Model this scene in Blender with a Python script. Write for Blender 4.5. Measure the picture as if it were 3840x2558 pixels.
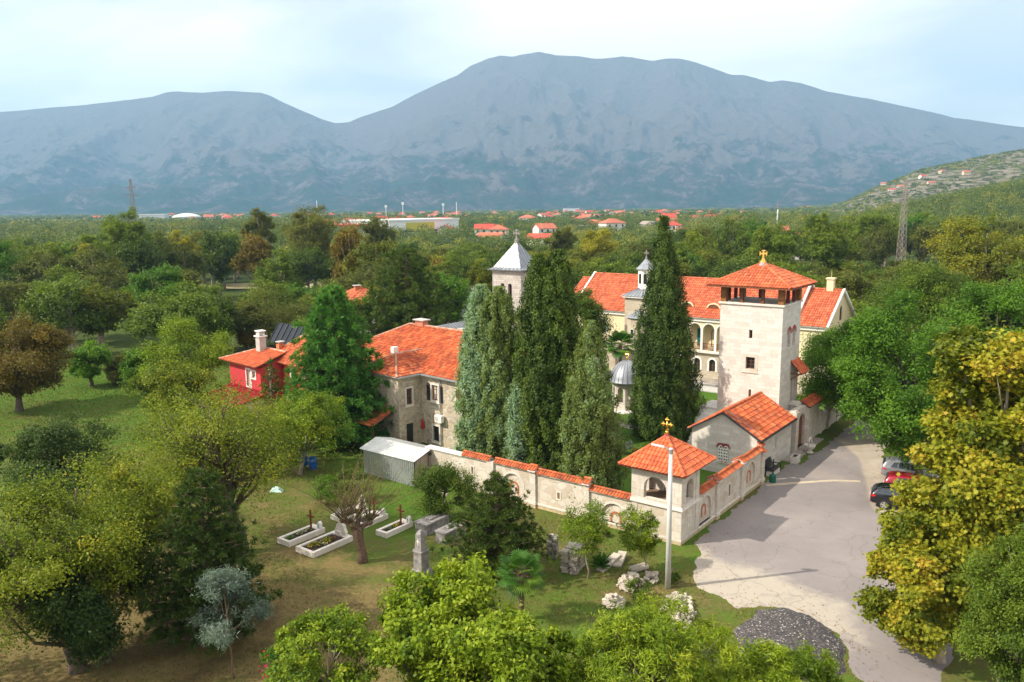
import bpy, bmesh, math, random
import numpy as np
from mathutils import Vector, Matrix, noise
from mathutils.geometry import tessellate_polygon
sc = bpy.context.scene
for _o in list(bpy.data.objects): bpy.data.objects.remove(_o)
COL = sc.collection
R_ = math.radians
# ------------------------------------------------------------------ camera, world, sun, exposure
FOC, PW, PH = 3009., 3840., 2558.
PITCH = math.atan((1279 - 778) / FOC); ROLL = 0.010; CAMH = 20.0
cam = bpy.data.cameras.new('camera'); cam.sensor_width = 36; cam.lens = 36 * FOC / PW
cam.clip_start = .5; cam.clip_end = 30000
camo = bpy.data.objects.new('camera', cam); COL.objects.link(camo)
camo.matrix_world = Matrix.Translation((0, 0, CAMH)) @ Matrix.Rotation(math.pi / 2 - PITCH, 4, 'X') @ Matrix.Rotation(-ROLL, 4, 'Z')
sc.camera = camo
HAZE = 1.15e-4
SUN_AZ, SUN_EL = 257.5, 41.0
wd = bpy.data.worlds.new('World'); sc.world = wd; wd.use_nodes = True
_n, _l = wd.node_tree.nodes, wd.node_tree.links
_bg = _n['Background']; _bg.inputs['Strength'].default_value = 0.10
_sky = _n.new('ShaderNodeTexSky'); _sky.sky_type = 'NISHITA'; _sky.sun_disc = False
_sky.sun_elevation = R_(SUN_EL); _sky.sun_rotation = R_(SUN_AZ); _sky.altitude = 50
_sky.air_density = 1.0; _sky.dust_density = 1.6; _sky.ozone_density = 1.0
_tc = _n.new('ShaderNodeTexCoord'); _sx = _n.new('ShaderNodeSeparateXYZ'); _l.new(_tc.outputs['Generated'], _sx.inputs[0])
def _wm(op, a, b):
    m = _n.new('ShaderNodeMath'); m.operation = op
    for i, q in enumerate((a, b)):
        if q is None: continue
        if isinstance(q, (int, float)): m.inputs[i].default_value = q
        else: _l.new(q, m.inputs[i])
    return m.outputs[0]
_den = _wm('ADD', _wm('MAXIMUM', _sx.outputs[2], 0.0), 0.16)
_cb = _n.new('ShaderNodeCombineXYZ')
_l.new(_wm('DIVIDE', _sx.outputs[0], _den), _cb.inputs[0]); _l.new(_wm('DIVIDE', _sx.outputs[1], _den), _cb.inputs[1])
_mp = _n.new('ShaderNodeMapping'); _mp.inputs['Location'].default_value = (1.8, 1.35, 0); _mp.inputs['Scale'].default_value = (.62, .62, 1)
_mp.inputs['Rotation'].default_value = (0, 0, .5)
_l.new(_cb.outputs[0], _mp.inputs[0])
_nz = _n.new('ShaderNodeTexNoise'); _nz.inputs['Scale'].default_value = 1.1; _nz.inputs['Detail'].default_value = 7
_nz.inputs['Roughness'].default_value = .5; _nz.inputs['Distortion'].default_value = .35
_l.new(_mp.outputs[0], _nz.inputs['Vector'])
_rp = _n.new('ShaderNodeValToRGB'); _rp.color_ramp.elements[0].position = .40; _rp.color_ramp.elements[0].color = (.5,) * 3 + (1,)
_rp.color_ramp.elements[1].position = .56; _rp.color_ramp.elements[1].color = (.92,) * 3 + (1,)
_l.new(_nz.outputs[0], _rp.inputs[0])
_mx = _n.new('ShaderNodeMix'); _mx.data_type = 'RGBA'
_l.new(_rp.outputs[0], _mx.inputs[0]); _l.new(_sky.outputs[0], _mx.inputs[6]); _mx.inputs[7].default_value = (12.9, 11.9, 10.8, 1)
_l.new(_mx.outputs[2], _bg.inputs[0])
_sl = bpy.data.lights.new('sun', 'SUN'); _sl.energy = 5.0; _sl.angle = R_(.6); _sl.color = (1.0, .91, .76)
_so = bpy.data.objects.new('sun', _sl); COL.objects.link(_so)
_sd = Vector((math.sin(R_(SUN_AZ)) * math.cos(R_(SUN_EL)), math.cos(R_(SUN_AZ)) * math.cos(R_(SUN_EL)), math.sin(R_(SUN_EL))))
_so.rotation_euler = _sd.to_track_quat('Z', 'Y').to_euler()
sc.view_settings.view_transform = 'Standard'; sc.view_settings.look = 'None'; sc.view_settings.exposure = 0.60; sc.view_settings.gamma = 1.0
sc.render.engine = 'CYCLES'; sc.cycles.use_denoising = True
sc.cycles.max_bounces = 6; sc.cycles.transparent_max_bounces = 8; sc.cycles.volume_bounces = 0
sc.cycles.use_adaptive_sampling = True
# ------------------------------------------------------------------ where a photo pixel meets the ground
_cp, _sp, _cr, _sr = math.cos(PITCH), math.sin(PITCH), math.cos(ROLL), math.sin(ROLL)
K_ = PW / 2354.
def at(x, y, z=0.0):
    """ground point (height z) for a point of the 2354-wide overview"""
    a = (x * K_ - PW / 2) / FOC; b = -(y * K_ - PH / 2) / FOC
    a, b = a * _cr + b * _sr, -a * _sr + b * _cr
    d = Vector((a, _cp + b * _sp, -_sp + b * _cp)); t = (z - CAMH) / d.z
    return Vector((d.x * t, d.y * t, z))
def row(p):
    z = p[2] - CAMH; zf = p[1] * _cp - z * _sp; yu = p[1] * _sp + z * _cp
    X, Y = p[0] / zf, yu / zf
    return (PW / 2 + FOC * (X * _cr - Y * _sr)) / K_, (PH / 2 - FOC * (X * _sr + Y * _cr)) / K_
def height(p, y):
    lo, hi = -20., 80.
    for _ in range(40):
        m = (lo + hi) / 2
        if row((p[0], p[1], m))[1] > y: lo = m
        else: hi = m
    return lo
# compound axes: U runs away from the camera along the road, VV along the garden wall
UA = R_(37.2)
U = Vector((math.sin(UA), math.cos(UA), 0)); VV = Vector((-U.y, U.x, 0))
OO = at(2551.6 / K_, 2046.6 / K_)
def pl(u, v, z=0): return OO + U * u + VV * v + Vector((0, 0, z))
ROT = math.pi / 2 - UA
# ------------------------------------------------------------------ objects
def tag(o, label=None, cat=None, group=None, kind=None):
    if label: o['label'] = label
    if cat: o['category'] = cat
    if group: o['group'] = group
    if kind: o['kind'] = kind
    return o
def thing(name, label, cat, loc=(0, 0, 0), rot=0.0, group=None):
    o = bpy.data.objects.new(name, None); COL.objects.link(o); o.empty_display_size = .3
    o.location = loc; o.rotation_euler = (0, 0, rot)
    return tag(o, label, cat, group)
def link(name, me, parent=None, loc=(0, 0, 0), rot=0.0, scale=None):
    o = bpy.data.objects.new(name, me); COL.objects.link(o); o.parent = parent
    o.location = loc; o.rotation_euler = (0, 0, rot)
    if scale: o.scale = scale
    return o
def copy_tree(o, loc, rot=0.0, label=None, group=None, scale=None):
    r = o.copy(); COL.objects.link(r); r.location = loc; r.rotation_euler = (0, 0, rot)
    if scale: r.scale = scale
    if label: r['label'] = label
    if group: r['group'] = group
    for ch in o.children:
        c = ch.copy(); COL.objects.link(c); c.parent = r
        for g in ch.children:
            d = g.copy(); COL.objects.link(d); d.parent = c
    return r
def auto_uv(me):
    n = len(me.loops)
    if not n: return
    co = np.empty(len(me.vertices) * 3, 'f'); me.vertices.foreach_get('co', co); co = co.reshape(-1, 3)
    vi = np.empty(n, 'i'); me.loops.foreach_get('vertex_index', vi)
    pn = np.empty(len(me.polygons) * 3, 'f'); me.polygons.foreach_get('normal', pn); pn = pn.reshape(-1, 3)
    lt = np.empty(len(me.polygons), 'i'); me.polygons.foreach_get('loop_total', lt)
    N = np.repeat(pn, lt, axis=0); P = co[vi]
    h = np.sqrt(N[:, 0] ** 2 + N[:, 1] ** 2); hz = np.maximum(h, 1e-6)
    u = (-N[:, 1] * P[:, 0] + N[:, 0] * P[:, 1]) / hz
    flat = h < .5
    uv = np.stack([np.where(flat, P[:, 0], u), np.where(flat, P[:, 1], P[:, 2])], 1).astype('f')
    me.uv_layers.new(name='UVMap').data.foreach_set('uv', uv.ravel())
class MB:
    def __init__(s): s.v, s.f, s.m, s.t = [], [], [], []
    def add(s, vs, fs, mi=0, t=.5):
        b = len(s.v); s.v += [tuple(q) for q in vs]
        for f in fs: s.f.append([b + i for i in f]); s.m.append(mi); s.t.append(t)
        return s
    def box(s, a, b, mi=0, t=.5):
        x0, y0, z0 = a; x1, y1, z1 = b
        return s.add([(x0, y0, z0), (x1, y0, z0), (x1, y1, z0), (x0, y1, z0), (x0, y0, z1), (x1, y0, z1), (x1, y1, z1), (x0, y1, z1)],
              [(0, 3, 2, 1), (4, 5, 6, 7), (0, 1, 5, 4), (1, 2, 6, 5), (2, 3, 7, 6), (3, 0, 4, 7)], mi, t)
    def bar(s, p, q, w, h=None, mi=0, t=.5, up=(0, 0, 1)):
        p, q = Vector(p), Vector(q); d = (q - p).normalized(); u = Vector(up)
        if abs(d.dot(u)) > .98: u = Vector((1, 0, 0))
        a = d.cross(u).normalized(); c = a.cross(d); h = h or w; a = a * w / 2; c = c * h / 2
        vs = [r + e for r in (p, q) for e in (-a - c, a - c, a + c, -a + c)]
        return s.add(vs, [(0, 1, 2, 3), (7, 6, 5, 4), (0, 4, 5, 1), (1, 5, 6, 2), (2, 6, 7, 3), (3, 7, 4, 0)], mi, t)
    def tube(s, pts, rad, n=6, mi=0, t=.5, cap=True):
        pts = [Vector(p) for p in pts]
        if isinstance(rad, (int, float)): rad = [rad] * len(pts)
        vs = []
        for i, p in enumerate(pts):
            d = (pts[min(i + 1, len(pts) - 1)] - pts[max(i - 1, 0)]).normalized()
            u = Vector((0, 0, 1)) if abs(d.z) < .9 else Vector((1, 0, 0))
            a = d.cross(u).normalized(); c = a.cross(d)
            vs += [p + (a * math.cos(k * 2 * math.pi / n) + c * math.sin(k * 2 * math.pi / n)) * rad[i] for k in range(n)]
        fs = [(i * n + k, (i + 1) * n + k, (i + 1) * n + (k + 1) % n, i * n + (k + 1) % n) for i in range(len(pts) - 1) for k in range(n)]
        if cap: fs += [tuple(range(n)), tuple((len(pts) - 1) * n + k for k in reversed(range(n)))]
        return s.add(vs, fs, mi, t)
    def lathe(s, prof, c=(0, 0, 0), n=16, mi=0, t=.5, ph=0):
        vs = [(c[0] + r * math.cos(ph + k * 2 * math.pi / n), c[1] + r * math.sin(ph + k * 2 * math.pi / n), c[2] + z) for r, z in prof for k in range(n)]
        fs = [(i * n + k, i * n + (k + 1) % n, (i + 1) * n + (k + 1) % n, (i + 1) * n + k) for i in range(len(prof) - 1) for k in range(n)]
        fs += [tuple(reversed(range(n))), tuple((len(prof) - 1) * n + k for k in range(n))]
        return s.add(vs, fs, mi, t)
    def panel(s, o, ex, n, outer, holes=(), th=.3, mi=0, ez=(0, 0, 1), mi_in=None):
        """flat wall: outer loop and holes as (x, z) pairs; n points outward, thickness goes inward"""
        o, ex, n, ez = Vector(o), Vector(ex), Vector(n), Vector(ez)
        loops = [list(outer)] + [list(h) for h in holes]
        tri = tessellate_polygon([[Vector((a, b, 0)) for a, b in L] for L in loops])
        flat = [p for L in loops for p in L]; P = [o + ex * a + ez * b for a, b in flat]
        k = len(P); vs = P + [p - n * th for p in P]; fs = []
        sgn = ex.cross(ez).dot(n)
        for a, b, c in tri:
            ar = (flat[b][0] - flat[a][0]) * (flat[c][1] - flat[a][1]) - (flat[b][1] - flat[a][1]) * (flat[c][0] - flat[a][0])
            if ar * sgn < 0: a, c = c, a
            fs += [(a, b, c), (c + k, b + k, a + k)]
        s.add(vs, fs, mi)
        i = 0; sf = []
        for L in loops:
            m = len(L)
            for j in range(m):
                a, b = i + j, i + (j + 1) % m; sf.append((a, b, b + k, a + k))
            i += m
        return s.add(vs, sf, mi if mi_in is None else mi_in)
    def ball(s, c, r, n=8, m=5, mi=0, t=.5, sz=1):
        return s.lathe([(max(.001, r * math.sin(math.pi * i / m)), -r * sz * math.cos(math.pi * i / m)) for i in range(m + 1)], c, n, mi, t)
    def build(s, name, mats, parent=None, smooth=False, loc=(0, 0, 0), rot=0.0, bevel=0):
        me = bpy.data.meshes.new(name); me.from_pydata(s.v, [], s.f)
        for m in (mats if isinstance(mats, (list, tuple)) else [mats]): me.materials.append(m)
        me.polygons.foreach_set('material_index', s.m)
        at_ = me.attributes.new('tint', 'FLOAT', 'FACE'); at_.data.foreach_set('value', s.t)
        me.update()
        if smooth: me.polygons.foreach_set('use_smooth', [True] * len(me.polygons))
        auto_uv(me)
        o = link(name, me, parent, loc, rot)
        if bevel:
            b = o.modifiers.new('bevel', 'BEVEL'); b.width = bevel; b.segments = 2; b.limit_method = 'ANGLE'
        return o
def rect(x0, x1, z0, z1): return [(x0, z0), (x1, z0), (x1, z1), (x0, z1)]
def arch(x0, x1, z0, z1, n=10):
    r = (x1 - x0) / 2; cx = (x0 + x1) / 2; zc = z1 - r
    return [(x0, z0), (x1, z0)] + [(cx + r * math.cos(math.pi * i / n), zc + r * math.sin(math.pi * i / n)) for i in range(n + 1)]
def tiles(mb, poly, tw=.24, tl=.36, mi=0, rng=random, hgt=.07, step=.05):
    """rows of barrel tiles over a convex roof plane; first edge is the eave"""
    P = [Vector(p) for p in poly]; ex = (P[1] - P[0]).normalized()
    nn = ex.cross(P[2] - P[0]).normalized()
    if nn.z < 0: nn = -nn
    ey = nn.cross(ex).normalized()
    if ey.dot(P[2] - P[0]) < 0: ey = -ey
    Q = [((p - P[0]).dot(ex), (p - P[0]).dot(ey)) for p in P]
    vmax = max(q[1] for q in Q)
    def span(v):
        xs = []
        for i in range(len(Q)):
            (x0, y0), (x1, y1) = Q[i], Q[(i + 1) % len(Q)]
            if abs(y1 - y0) < 1e-6: continue
            t = (v - y0) / (y1 - y0)
            if -1e-6 <= t <= 1 + 1e-6: xs.append(x0 + (x1 - x0) * t)
        return (min(xs), max(xs)) if xs else None
    vs, j = [], 0
    prof = [(0, 0), (.2, .8), (.42, 1), (.64, .8), (.8, .1), (1, 0)]
    while j * tl < vmax - .03:
        v0 = j * tl; v1 = min(v0 + tl + .03, vmax - .002); a = span(v0 + .002); b = span(v1)
        if a and b:
            lo = min(a[0], b[0]); hi = max(a[1], b[1]); k = math.floor(lo / tw)
            while k * tw < hi:
                x0 = k * tw; jx = rng.uniform(-.006, .006)
                L0 = [min(max(x0 + q * tw, a[0]), a[1]) for q, _ in prof]; L1 = [min(max(x0 + q * tw, b[0]), b[1]) for q, _ in prof]
                if L0[-1] - L0[0] > .02 or L1[-1] - L1[0] > .02:
                    lift = step + rng.uniform(-.006, .01); vv0 = v0 + jx * 2
                    lowr = [P[0] + ex * x + ey * vv0 + nn * (h * hgt + lift) for x, (_, h) in zip(L0, prof)]
                    upr = [P[0] + ex * x + ey * v1 + nn * (h * hgt + .004) for x, (_, h) in zip(L1, prof)]
                    lip = [P[0] + ex * x + ey * (vv0 + .01) + nn * (h * hgt * .35) for x, (_, h) in zip(L0, prof)]
                    n = len(prof); t = rng.random()
                    mb.add(lowr + upr + lip, [(i, i + 1, n + i + 1, n + i) for i in range(n - 1)] + [(2 * n + i, 2 * n + i + 1, i + 1, i) for i in range(n - 1)], mi, t)
                k += 1
        j += 1
def ridge(mb, p, q, r=.11, mi=0, rng=random, L=.36):
    p, q = Vector(p), Vector(q); d = q - p; n = max(1, round(d.length / L)); d /= n
    side = d.cross(Vector((0, 0, 1))).normalized(); up = side.cross(d).normalized()
    for i in range(n):
        a = p + d * i; b = p + d * (i + 1.08); vs = []
        for c, rr in ((a, r * 1.12), (b, r * .92)):
            vs += [c + side * math.cos(t) * rr + up * (math.sin(t) * rr - .02) for t in [math.pi * k / 6 for k in range(7)]]
        mb.add(vs, [(k, k + 1, 8 + k, 7 + k) for k in range(6)] + [tuple(range(7))], mi, rng.random())
# ------------------------------------------------------------------ materials
def nodes_of(name):
    m = bpy.data.materials.new(name); m.use_nodes = True; nt = m.node_tree
    return m, nt.nodes, nt.links, nt.nodes['Principled BSDF']
def ramp(N, L, src, stops, interp='LINEAR'):
    r = N.new('ShaderNodeValToRGB'); e = r.color_ramp.elements; r.color_ramp.interpolation = interp
    while len(e) < len(stops): e.new(.5)
    for i, (p, c) in enumerate(stops):
        e[i].position = p; e[i].color = (c[0], c[1], c[2], 1) if isinstance(c, (tuple, list)) else (c, c, c, 1)
    L.new(src, r.inputs[0]); return r.outputs[0]
def nz(N, L, vec, scale, detail=4, rough=.55, dist=0):
    n = N.new('ShaderNodeTexNoise'); n.inputs['Scale'].default_value = scale; n.inputs['Detail'].default_value = detail
    n.inputs['Roughness'].default_value = rough; n.inputs['Distortion'].default_value = dist
    if vec: L.new(vec, n.inputs['Vector'])
    return n.outputs[0]
def mix(N, L, fac, a, b, mode='MIX'):
    m = N.new('ShaderNodeMix'); m.data_type = 'RGBA'; m.blend_type = mode
    for s, q in ((0, fac), (6, a), (7, b)):
        if isinstance(q, (int, float)): m.inputs[s].default_value = q
        elif isinstance(q, tuple): m.inputs[s].default_value = (*q, 1)
        else: L.new(q, m.inputs[s])
    return m.outputs[2]
def attr(N, L, name):
    a = N.new('ShaderNodeAttribute'); a.attribute_name = name; return a.outputs['Fac']
def bump(N, L, src, B, st=.5, dist=.02):
    b = N.new('ShaderNodeBump'); b.inputs['Strength'].default_value = st; b.inputs['Distance'].default_value = dist
    L.new(src, b.inputs['Height']); L.new(b.outputs[0], B.inputs['Normal'])
def coord(N, k='Object'): return N.new('ShaderNodeTexCoord').outputs[k]
def plain(name, c, rough=.7, metal=0, var=.15, scale=3, spec=.5, bmp=0):
    m, N, L, B = nodes_of(name); v = coord(N)
    f = nz(N, L, v, scale, 6)
    d = tuple(x * (1 - var) for x in c); e = tuple(min(1, x * (1 + var)) for x in c)
    L.new(ramp(N, L, f, [(.3, d), (.7, e)]), B.inputs['Base Color'])
    B.inputs['Roughness'].default_value = rough; B.inputs['Metallic'].default_value = metal; B.inputs['Specular IOR Level'].default_value = spec
    if bmp: bump(N, L, nz(N, L, v, scale * 6, 5), B, bmp, .01)
    return m
def tile_mat(name, cols, dirt=(.10, .06, .04), dirt_amt=.4, ns=.9):
    m, N, L, B = nodes_of(name); v = coord(N); t = attr(N, L, 'tint')
    c = ramp(N, L, t, [(i / (len(cols) - 1), q) for i, q in enumerate(cols)])
    f = ramp(N, L, nz(N, L, v, ns, 8, .65), [(.45, 0.), (.72, dirt_amt)])
    c = mix(N, L, f, c, dirt)
    f2 = ramp(N, L, nz(N, L, v, 9, 6, .7), [(.6, 0.), (.8, .3)])
    c = mix(N, L, f2, c, (.42, .30, .20))
    L.new(c, B.inputs['Base Color']); B.inputs['Roughness'].default_value = .75
    bump(N, L, nz(N, L, v, 30, 4), B, .4, .01); return m
def block_mat(name, c1, c2, mortar, w, h, msize=.012, stain=.35, stain_c=(.30, .25, .18), spotty=0, bmp=.4, noffset=.5):
    m, N, L, B = nodes_of(name); uv = coord(N, 'UV'); v = coord(N)
    b = N.new('ShaderNodeTexBrick'); b.inputs['Scale'].default_value = 1; b.inputs['Brick Width'].default_value = w; b.inputs['Row Height'].default_value = h
    b.inputs['Mortar Size'].default_value = msize; b.inputs['Mortar Smooth'].default_value = .3; b.inputs['Bias'].default_value = -.15
    b.inputs['Color1'].default_value = (*c1, 1); b.inputs['Color2'].default_value = (*c2, 1); b.inputs['Mortar'].default_value = (*mortar, 1)
    b.offset = .42; b.squash = 1.4; b.squash_frequency = 3
    L.new(uv, b.inputs['Vector'])
    c = mix(N, L, ramp(N, L, nz(N, L, v, .7, 8, .6), [(.42, 0.), (.75, stain)]), b.outputs[0], stain_c)
    c = mix(N, L, .35, c, ramp(N, L, nz(N, L, v, 6, 6, .65), [(.3, .55), (.7, 1.)]), 'MULTIPLY')
    L.new(c, B.inputs['Base Color']); B.inputs['Roughness'].default_value = .85
    mm = N.new('ShaderNodeMath'); mm.operation = 'SUBTRACT'; L.new(nz(N, L, v, 14, 5), mm.inputs[0]); L.new(b.outputs['Fac'], mm.inputs[1])
    bump(N, L, mm.outputs[0], B, bmp, .02); return m
def rubble_mat(name, cols, mortar, scale, mort=.06, stain=.5, stain_c=(.12, .10, .08), bmp=.7, stretch=1.5):
    m, N, L, B = nodes_of(name); uv = coord(N, 'UV'); v = coord(N)
    mp = N.new('ShaderNodeMapping'); mp.inputs['Scale'].default_value = (1, stretch, 1); L.new(uv, mp.inputs[0])
    wn = N.new('ShaderNodeTexNoise'); wn.inputs['Scale'].default_value = 1.2; L.new(mp.outputs[0], wn.inputs['Vector'])
    mv = N.new('ShaderNodeMix'); mv.data_type = 'RGBA'; mv.blend_type = 'LINEAR_LIGHT'; mv.inputs[0].default_value = .14
    L.new(mp.outputs[0], mv.inputs[6]); L.new(wn.outputs['Color'], mv.inputs[7])
    a = N.new('ShaderNodeTexVoronoi'); a.inputs['Scale'].default_value = scale; L.new(mv.outputs[2], a.inputs['Vector'])
    e = N.new('ShaderNodeTexVoronoi'); e.feature = 'DISTANCE_TO_EDGE'; e.inputs['Scale'].default_value = scale; L.new(mv.outputs[2], e.inputs['Vector'])
    sp = N.new('ShaderNodeSeparateColor'); L.new(a.outputs['Color'], sp.inputs[0])
    c = ramp(N, L, sp.outputs[0], [(i / (len(cols) - 1), q) for i, q in enumerate(cols)])
    k = ramp(N, L, e.outputs['Distance'], [(0., 0.), (mort, 1.)])
    c = mix(N, L, k, mortar, c)
    c = mix(N, L, ramp(N, L, nz(N, L, v, .6, 8, .65), [(.45, 0.), (.7, stain)]), c, stain_c)
    c = mix(N, L, .4, c, ramp(N, L, nz(N, L, v, 7, 6, .65), [(.3, .5), (.7, 1.)]), 'MULTIPLY')
    L.new(c, B.inputs['Base Color']); B.inputs['Roughness'].default_value = .9
    bump(N, L, k, B, bmp, .03); return m
M = {}
M['tile_new'] = tile_mat('tile_new', [(.44, .085, .03), (.58, .125, .04), (.66, .17, .06)], dirt_amt=.3)
M['tile_tower'] = tile_mat('tile_tower', [(.38, .08, .03), (.54, .12, .042), (.64, .18, .07)], dirt_amt=.35)
M['tile_old'] = tile_mat('tile_old', [(.30, .05, .016), (.48, .088, .02), (.58, .125, .032), (.60, .20, .07)], dirt_amt=.5, dirt=(.16, .05, .03))
M['tile_wall'] = tile_mat('tile_wall', [(.34, .07, .02), (.50, .11, .03), (.58, .15, .045)], dirt_amt=.7, dirt=(.07, .04, .03))
M['tile_cream'] = tile_mat('tile_cream', [(.36, .07, .03), (.50, .115, .042), (.60, .18, .08)], dirt_amt=.35, dirt=(.25, .06, .04))
M['ridge_old'] = tile_mat('ridge_old', [(.40, .25, .18), (.5, .2, .12), (.55, .40, .30)], dirt_amt=.5)
M['ashlar'] = block_mat('ashlar', (.76, .72, .67), (.60, .55, .51), (.42, .39, .36), .62, .30, .006, .25, (.52, .42, .30), bmp=.25)
M['ashlar_big'] = block_mat('ashlar_big', (.70, .64, .57), (.58, .51, .44), (.40, .35, .30), .45, .42, .008, .4, (.45, .36, .26))
M['block_cream'] = block_mat('block_cream', (.56, .49, .38), (.46, .39, .29), (.34, .28, .20), .55, .27, .01, .3, (.36, .28, .18))
M['block_church'] = block_mat('block_church', (.62, .57, .53), (.46, .41, .37), (.30, .27, .25), .38, .24, .016, .3, (.30, .25, .22), bmp=.7)
M['paving_wall'] = rubble_mat('paving_wall', [(.62, .55, .46), (.72, .66, .58), (.56, .46, .36), (.68, .62, .53)], (.56, .50, .42), 1.5, .05, .25, (.35, .28, .19), .3, 1.1)
M['rubble'] = rubble_mat('rubble', [(.50, .43, .33), (.64, .55, .42), (.38, .32, .26), (.68, .61, .51), (.55, .40, .24)], (.56, .48, .36), 3.0, .09, .30, (.14, .12, .10), .9, 1.7)
M['trim'] = plain('trim', (.66, .61, .55), .8, var=.14, scale=2.5, bmp=.2)
M['white'] = plain('white', (.78, .76, .72), .7, var=.06)
M['plinth'] = plain('plinth', (.50, .39, .24), .9, var=.25, scale=4, bmp=.4)
M['stucco'] = plain('stucco', (.72, .62, .40), .85, var=.05, scale=1.2, bmp=.1)
M['redwall'] = plain('redwall', (.50, .035, .045), .7, var=.08, scale=1.5)
M['orangewall'] = plain('orangewall', (.55, .09, .03), .7, var=.08, scale=1.5)
M['wood'] = plain('wood', (.16, .055, .02), .6, var=.3, scale=5)
M['woodpost'] = plain('woodpost', (.24, .10, .025), .6, var=.35, scale=4)
M['woodred'] = plain('woodred', (.14, .02, .012), .6, var=.2)
M['dark'] = plain('dark', (.012, .012, .014), .4, var=.2)
M['darkfascia'] = plain('darkfascia', (.03, .03, .038), .5, var=.2)
M['iron'] = plain('iron', (.02, .02, .022), .45, var=.3)
M['glass'] = plain('glass', (.03, .04, .05), .08, var=.3, spec=.8)
M['gold'] = plain('gold', (.85, .52, .10), .22, 1.0, var=.08)
M['goldpaint'] = plain('goldpaint', (.72, .42, .09), .45, .2, var=.12)
M['lead'] = plain('lead', (.27, .29, .32), .45, .35, var=.22, scale=1.2)
M['seam'] = plain('seam', (.17, .18, .20), .5, .3)
M['galv'] = plain('galv', (.42, .44, .46), .42, .55, var=.14, scale=1.1)
M['galvwhite'] = plain('galvwhite', (.62, .63, .62), .5, .25, var=.12, scale=1.0)
M['steelrust'] = plain('steelrust', (.34, .27, .24), .7, .3, var=.35, scale=.7)
M['redmetal'] = plain('redmetal', (.36, .02, .035), .4, .1, var=.18, scale=1)
M['concrete'] = plain('concrete', (.44, .43, .41), .85, var=.12, scale=3, bmp=.3)
M['polepaint'] = plain('polepaint', (.60, .60, .59), .6, var=.08, scale=2)
M['brick'] = plain('brick', (.48, .16, .07), .85, var=.25, scale=9, bmp=.4)
M['brickred'] = plain('brickred', (.36, .07, .055), .8, var=.3, scale=9)
M['marble'] = plain('marble', (.72, .66, .60), .55, var=.08, scale=4)
M['oldstone'] = plain('oldstone', (.23, .215, .21), .9, var=.5, scale=3, bmp=.6)
M['limestone'] = plain('limestone', (.42, .37, .31), .9, var=.35, scale=1.6, bmp=.6)
M['limegrey'] = plain('limegrey', (.30, .27, .25), .9, var=.45, scale=1.6, bmp=.6)
M['soil'] = plain('soil', (.04, .025, .018), .95, var=.4, scale=8, bmp=.8)
M['dirtfloor'] = plain('dirtfloor', (.20, .13, .08), .95, var=.5, scale=2, bmp=.5)
M['barkdark'] = plain('barkdark', (.10, .075, .055), .95, var=.45, scale=5, bmp=.8)
M['barkpale'] = plain('barkpale', (.30, .25, .20), .9, var=.3, scale=4, bmp=.5)
M['barkbrown'] = plain('barkbrown', (.14, .09, .06), .95, var=.5, scale=6, bmp=.9)
M['crosswood'] = plain('crosswood', (.20, .045, .015), .5, var=.3)
M['blue'] = plain('blue', (.01, .10, .42), .35, var=.1)
M['red'] = plain('red', (.45, .015, .015), .4, var=.1)
M['green'] = plain('green', (.0, .10, .06), .4, var=.1)
M['teal'] = plain('teal', (.0, .10, .09), .7, var=.15)
M['black_panel'] = plain('black_panel', (.008, .009, .012), .15, var=.2)
M['curtain'] = plain('curtain', (.5, .47, .42), .8, var=.1)
def leafmat(name, cols, trans=.40, rough=.55):
    m, N, L, B = nodes_of(name); t = attr(N, L, 'tint')
    c = ramp(N, L, t, [(i / (len(cols) - 1), q) for i, q in enumerate(cols)])
    L.new(c, B.inputs['Base Color']); B.inputs['Roughness'].default_value = rough; B.inputs['Specular IOR Level'].default_value = .25
    tr = N.new('ShaderNodeBsdfTranslucent'); L.new(mix(N, L, 1.0, c, (1.0, 1.0, .55), 'MULTIPLY'), tr.inputs[0])
    ms = N.new('ShaderNodeMixShader'); ms.inputs[0].default_value = trans
    L.new(B.outputs[0], ms.inputs[1]); L.new(tr.outputs[0], ms.inputs[2]); L.new(ms.outputs[0], N['Material Output'].inputs[0]); return m
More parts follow.
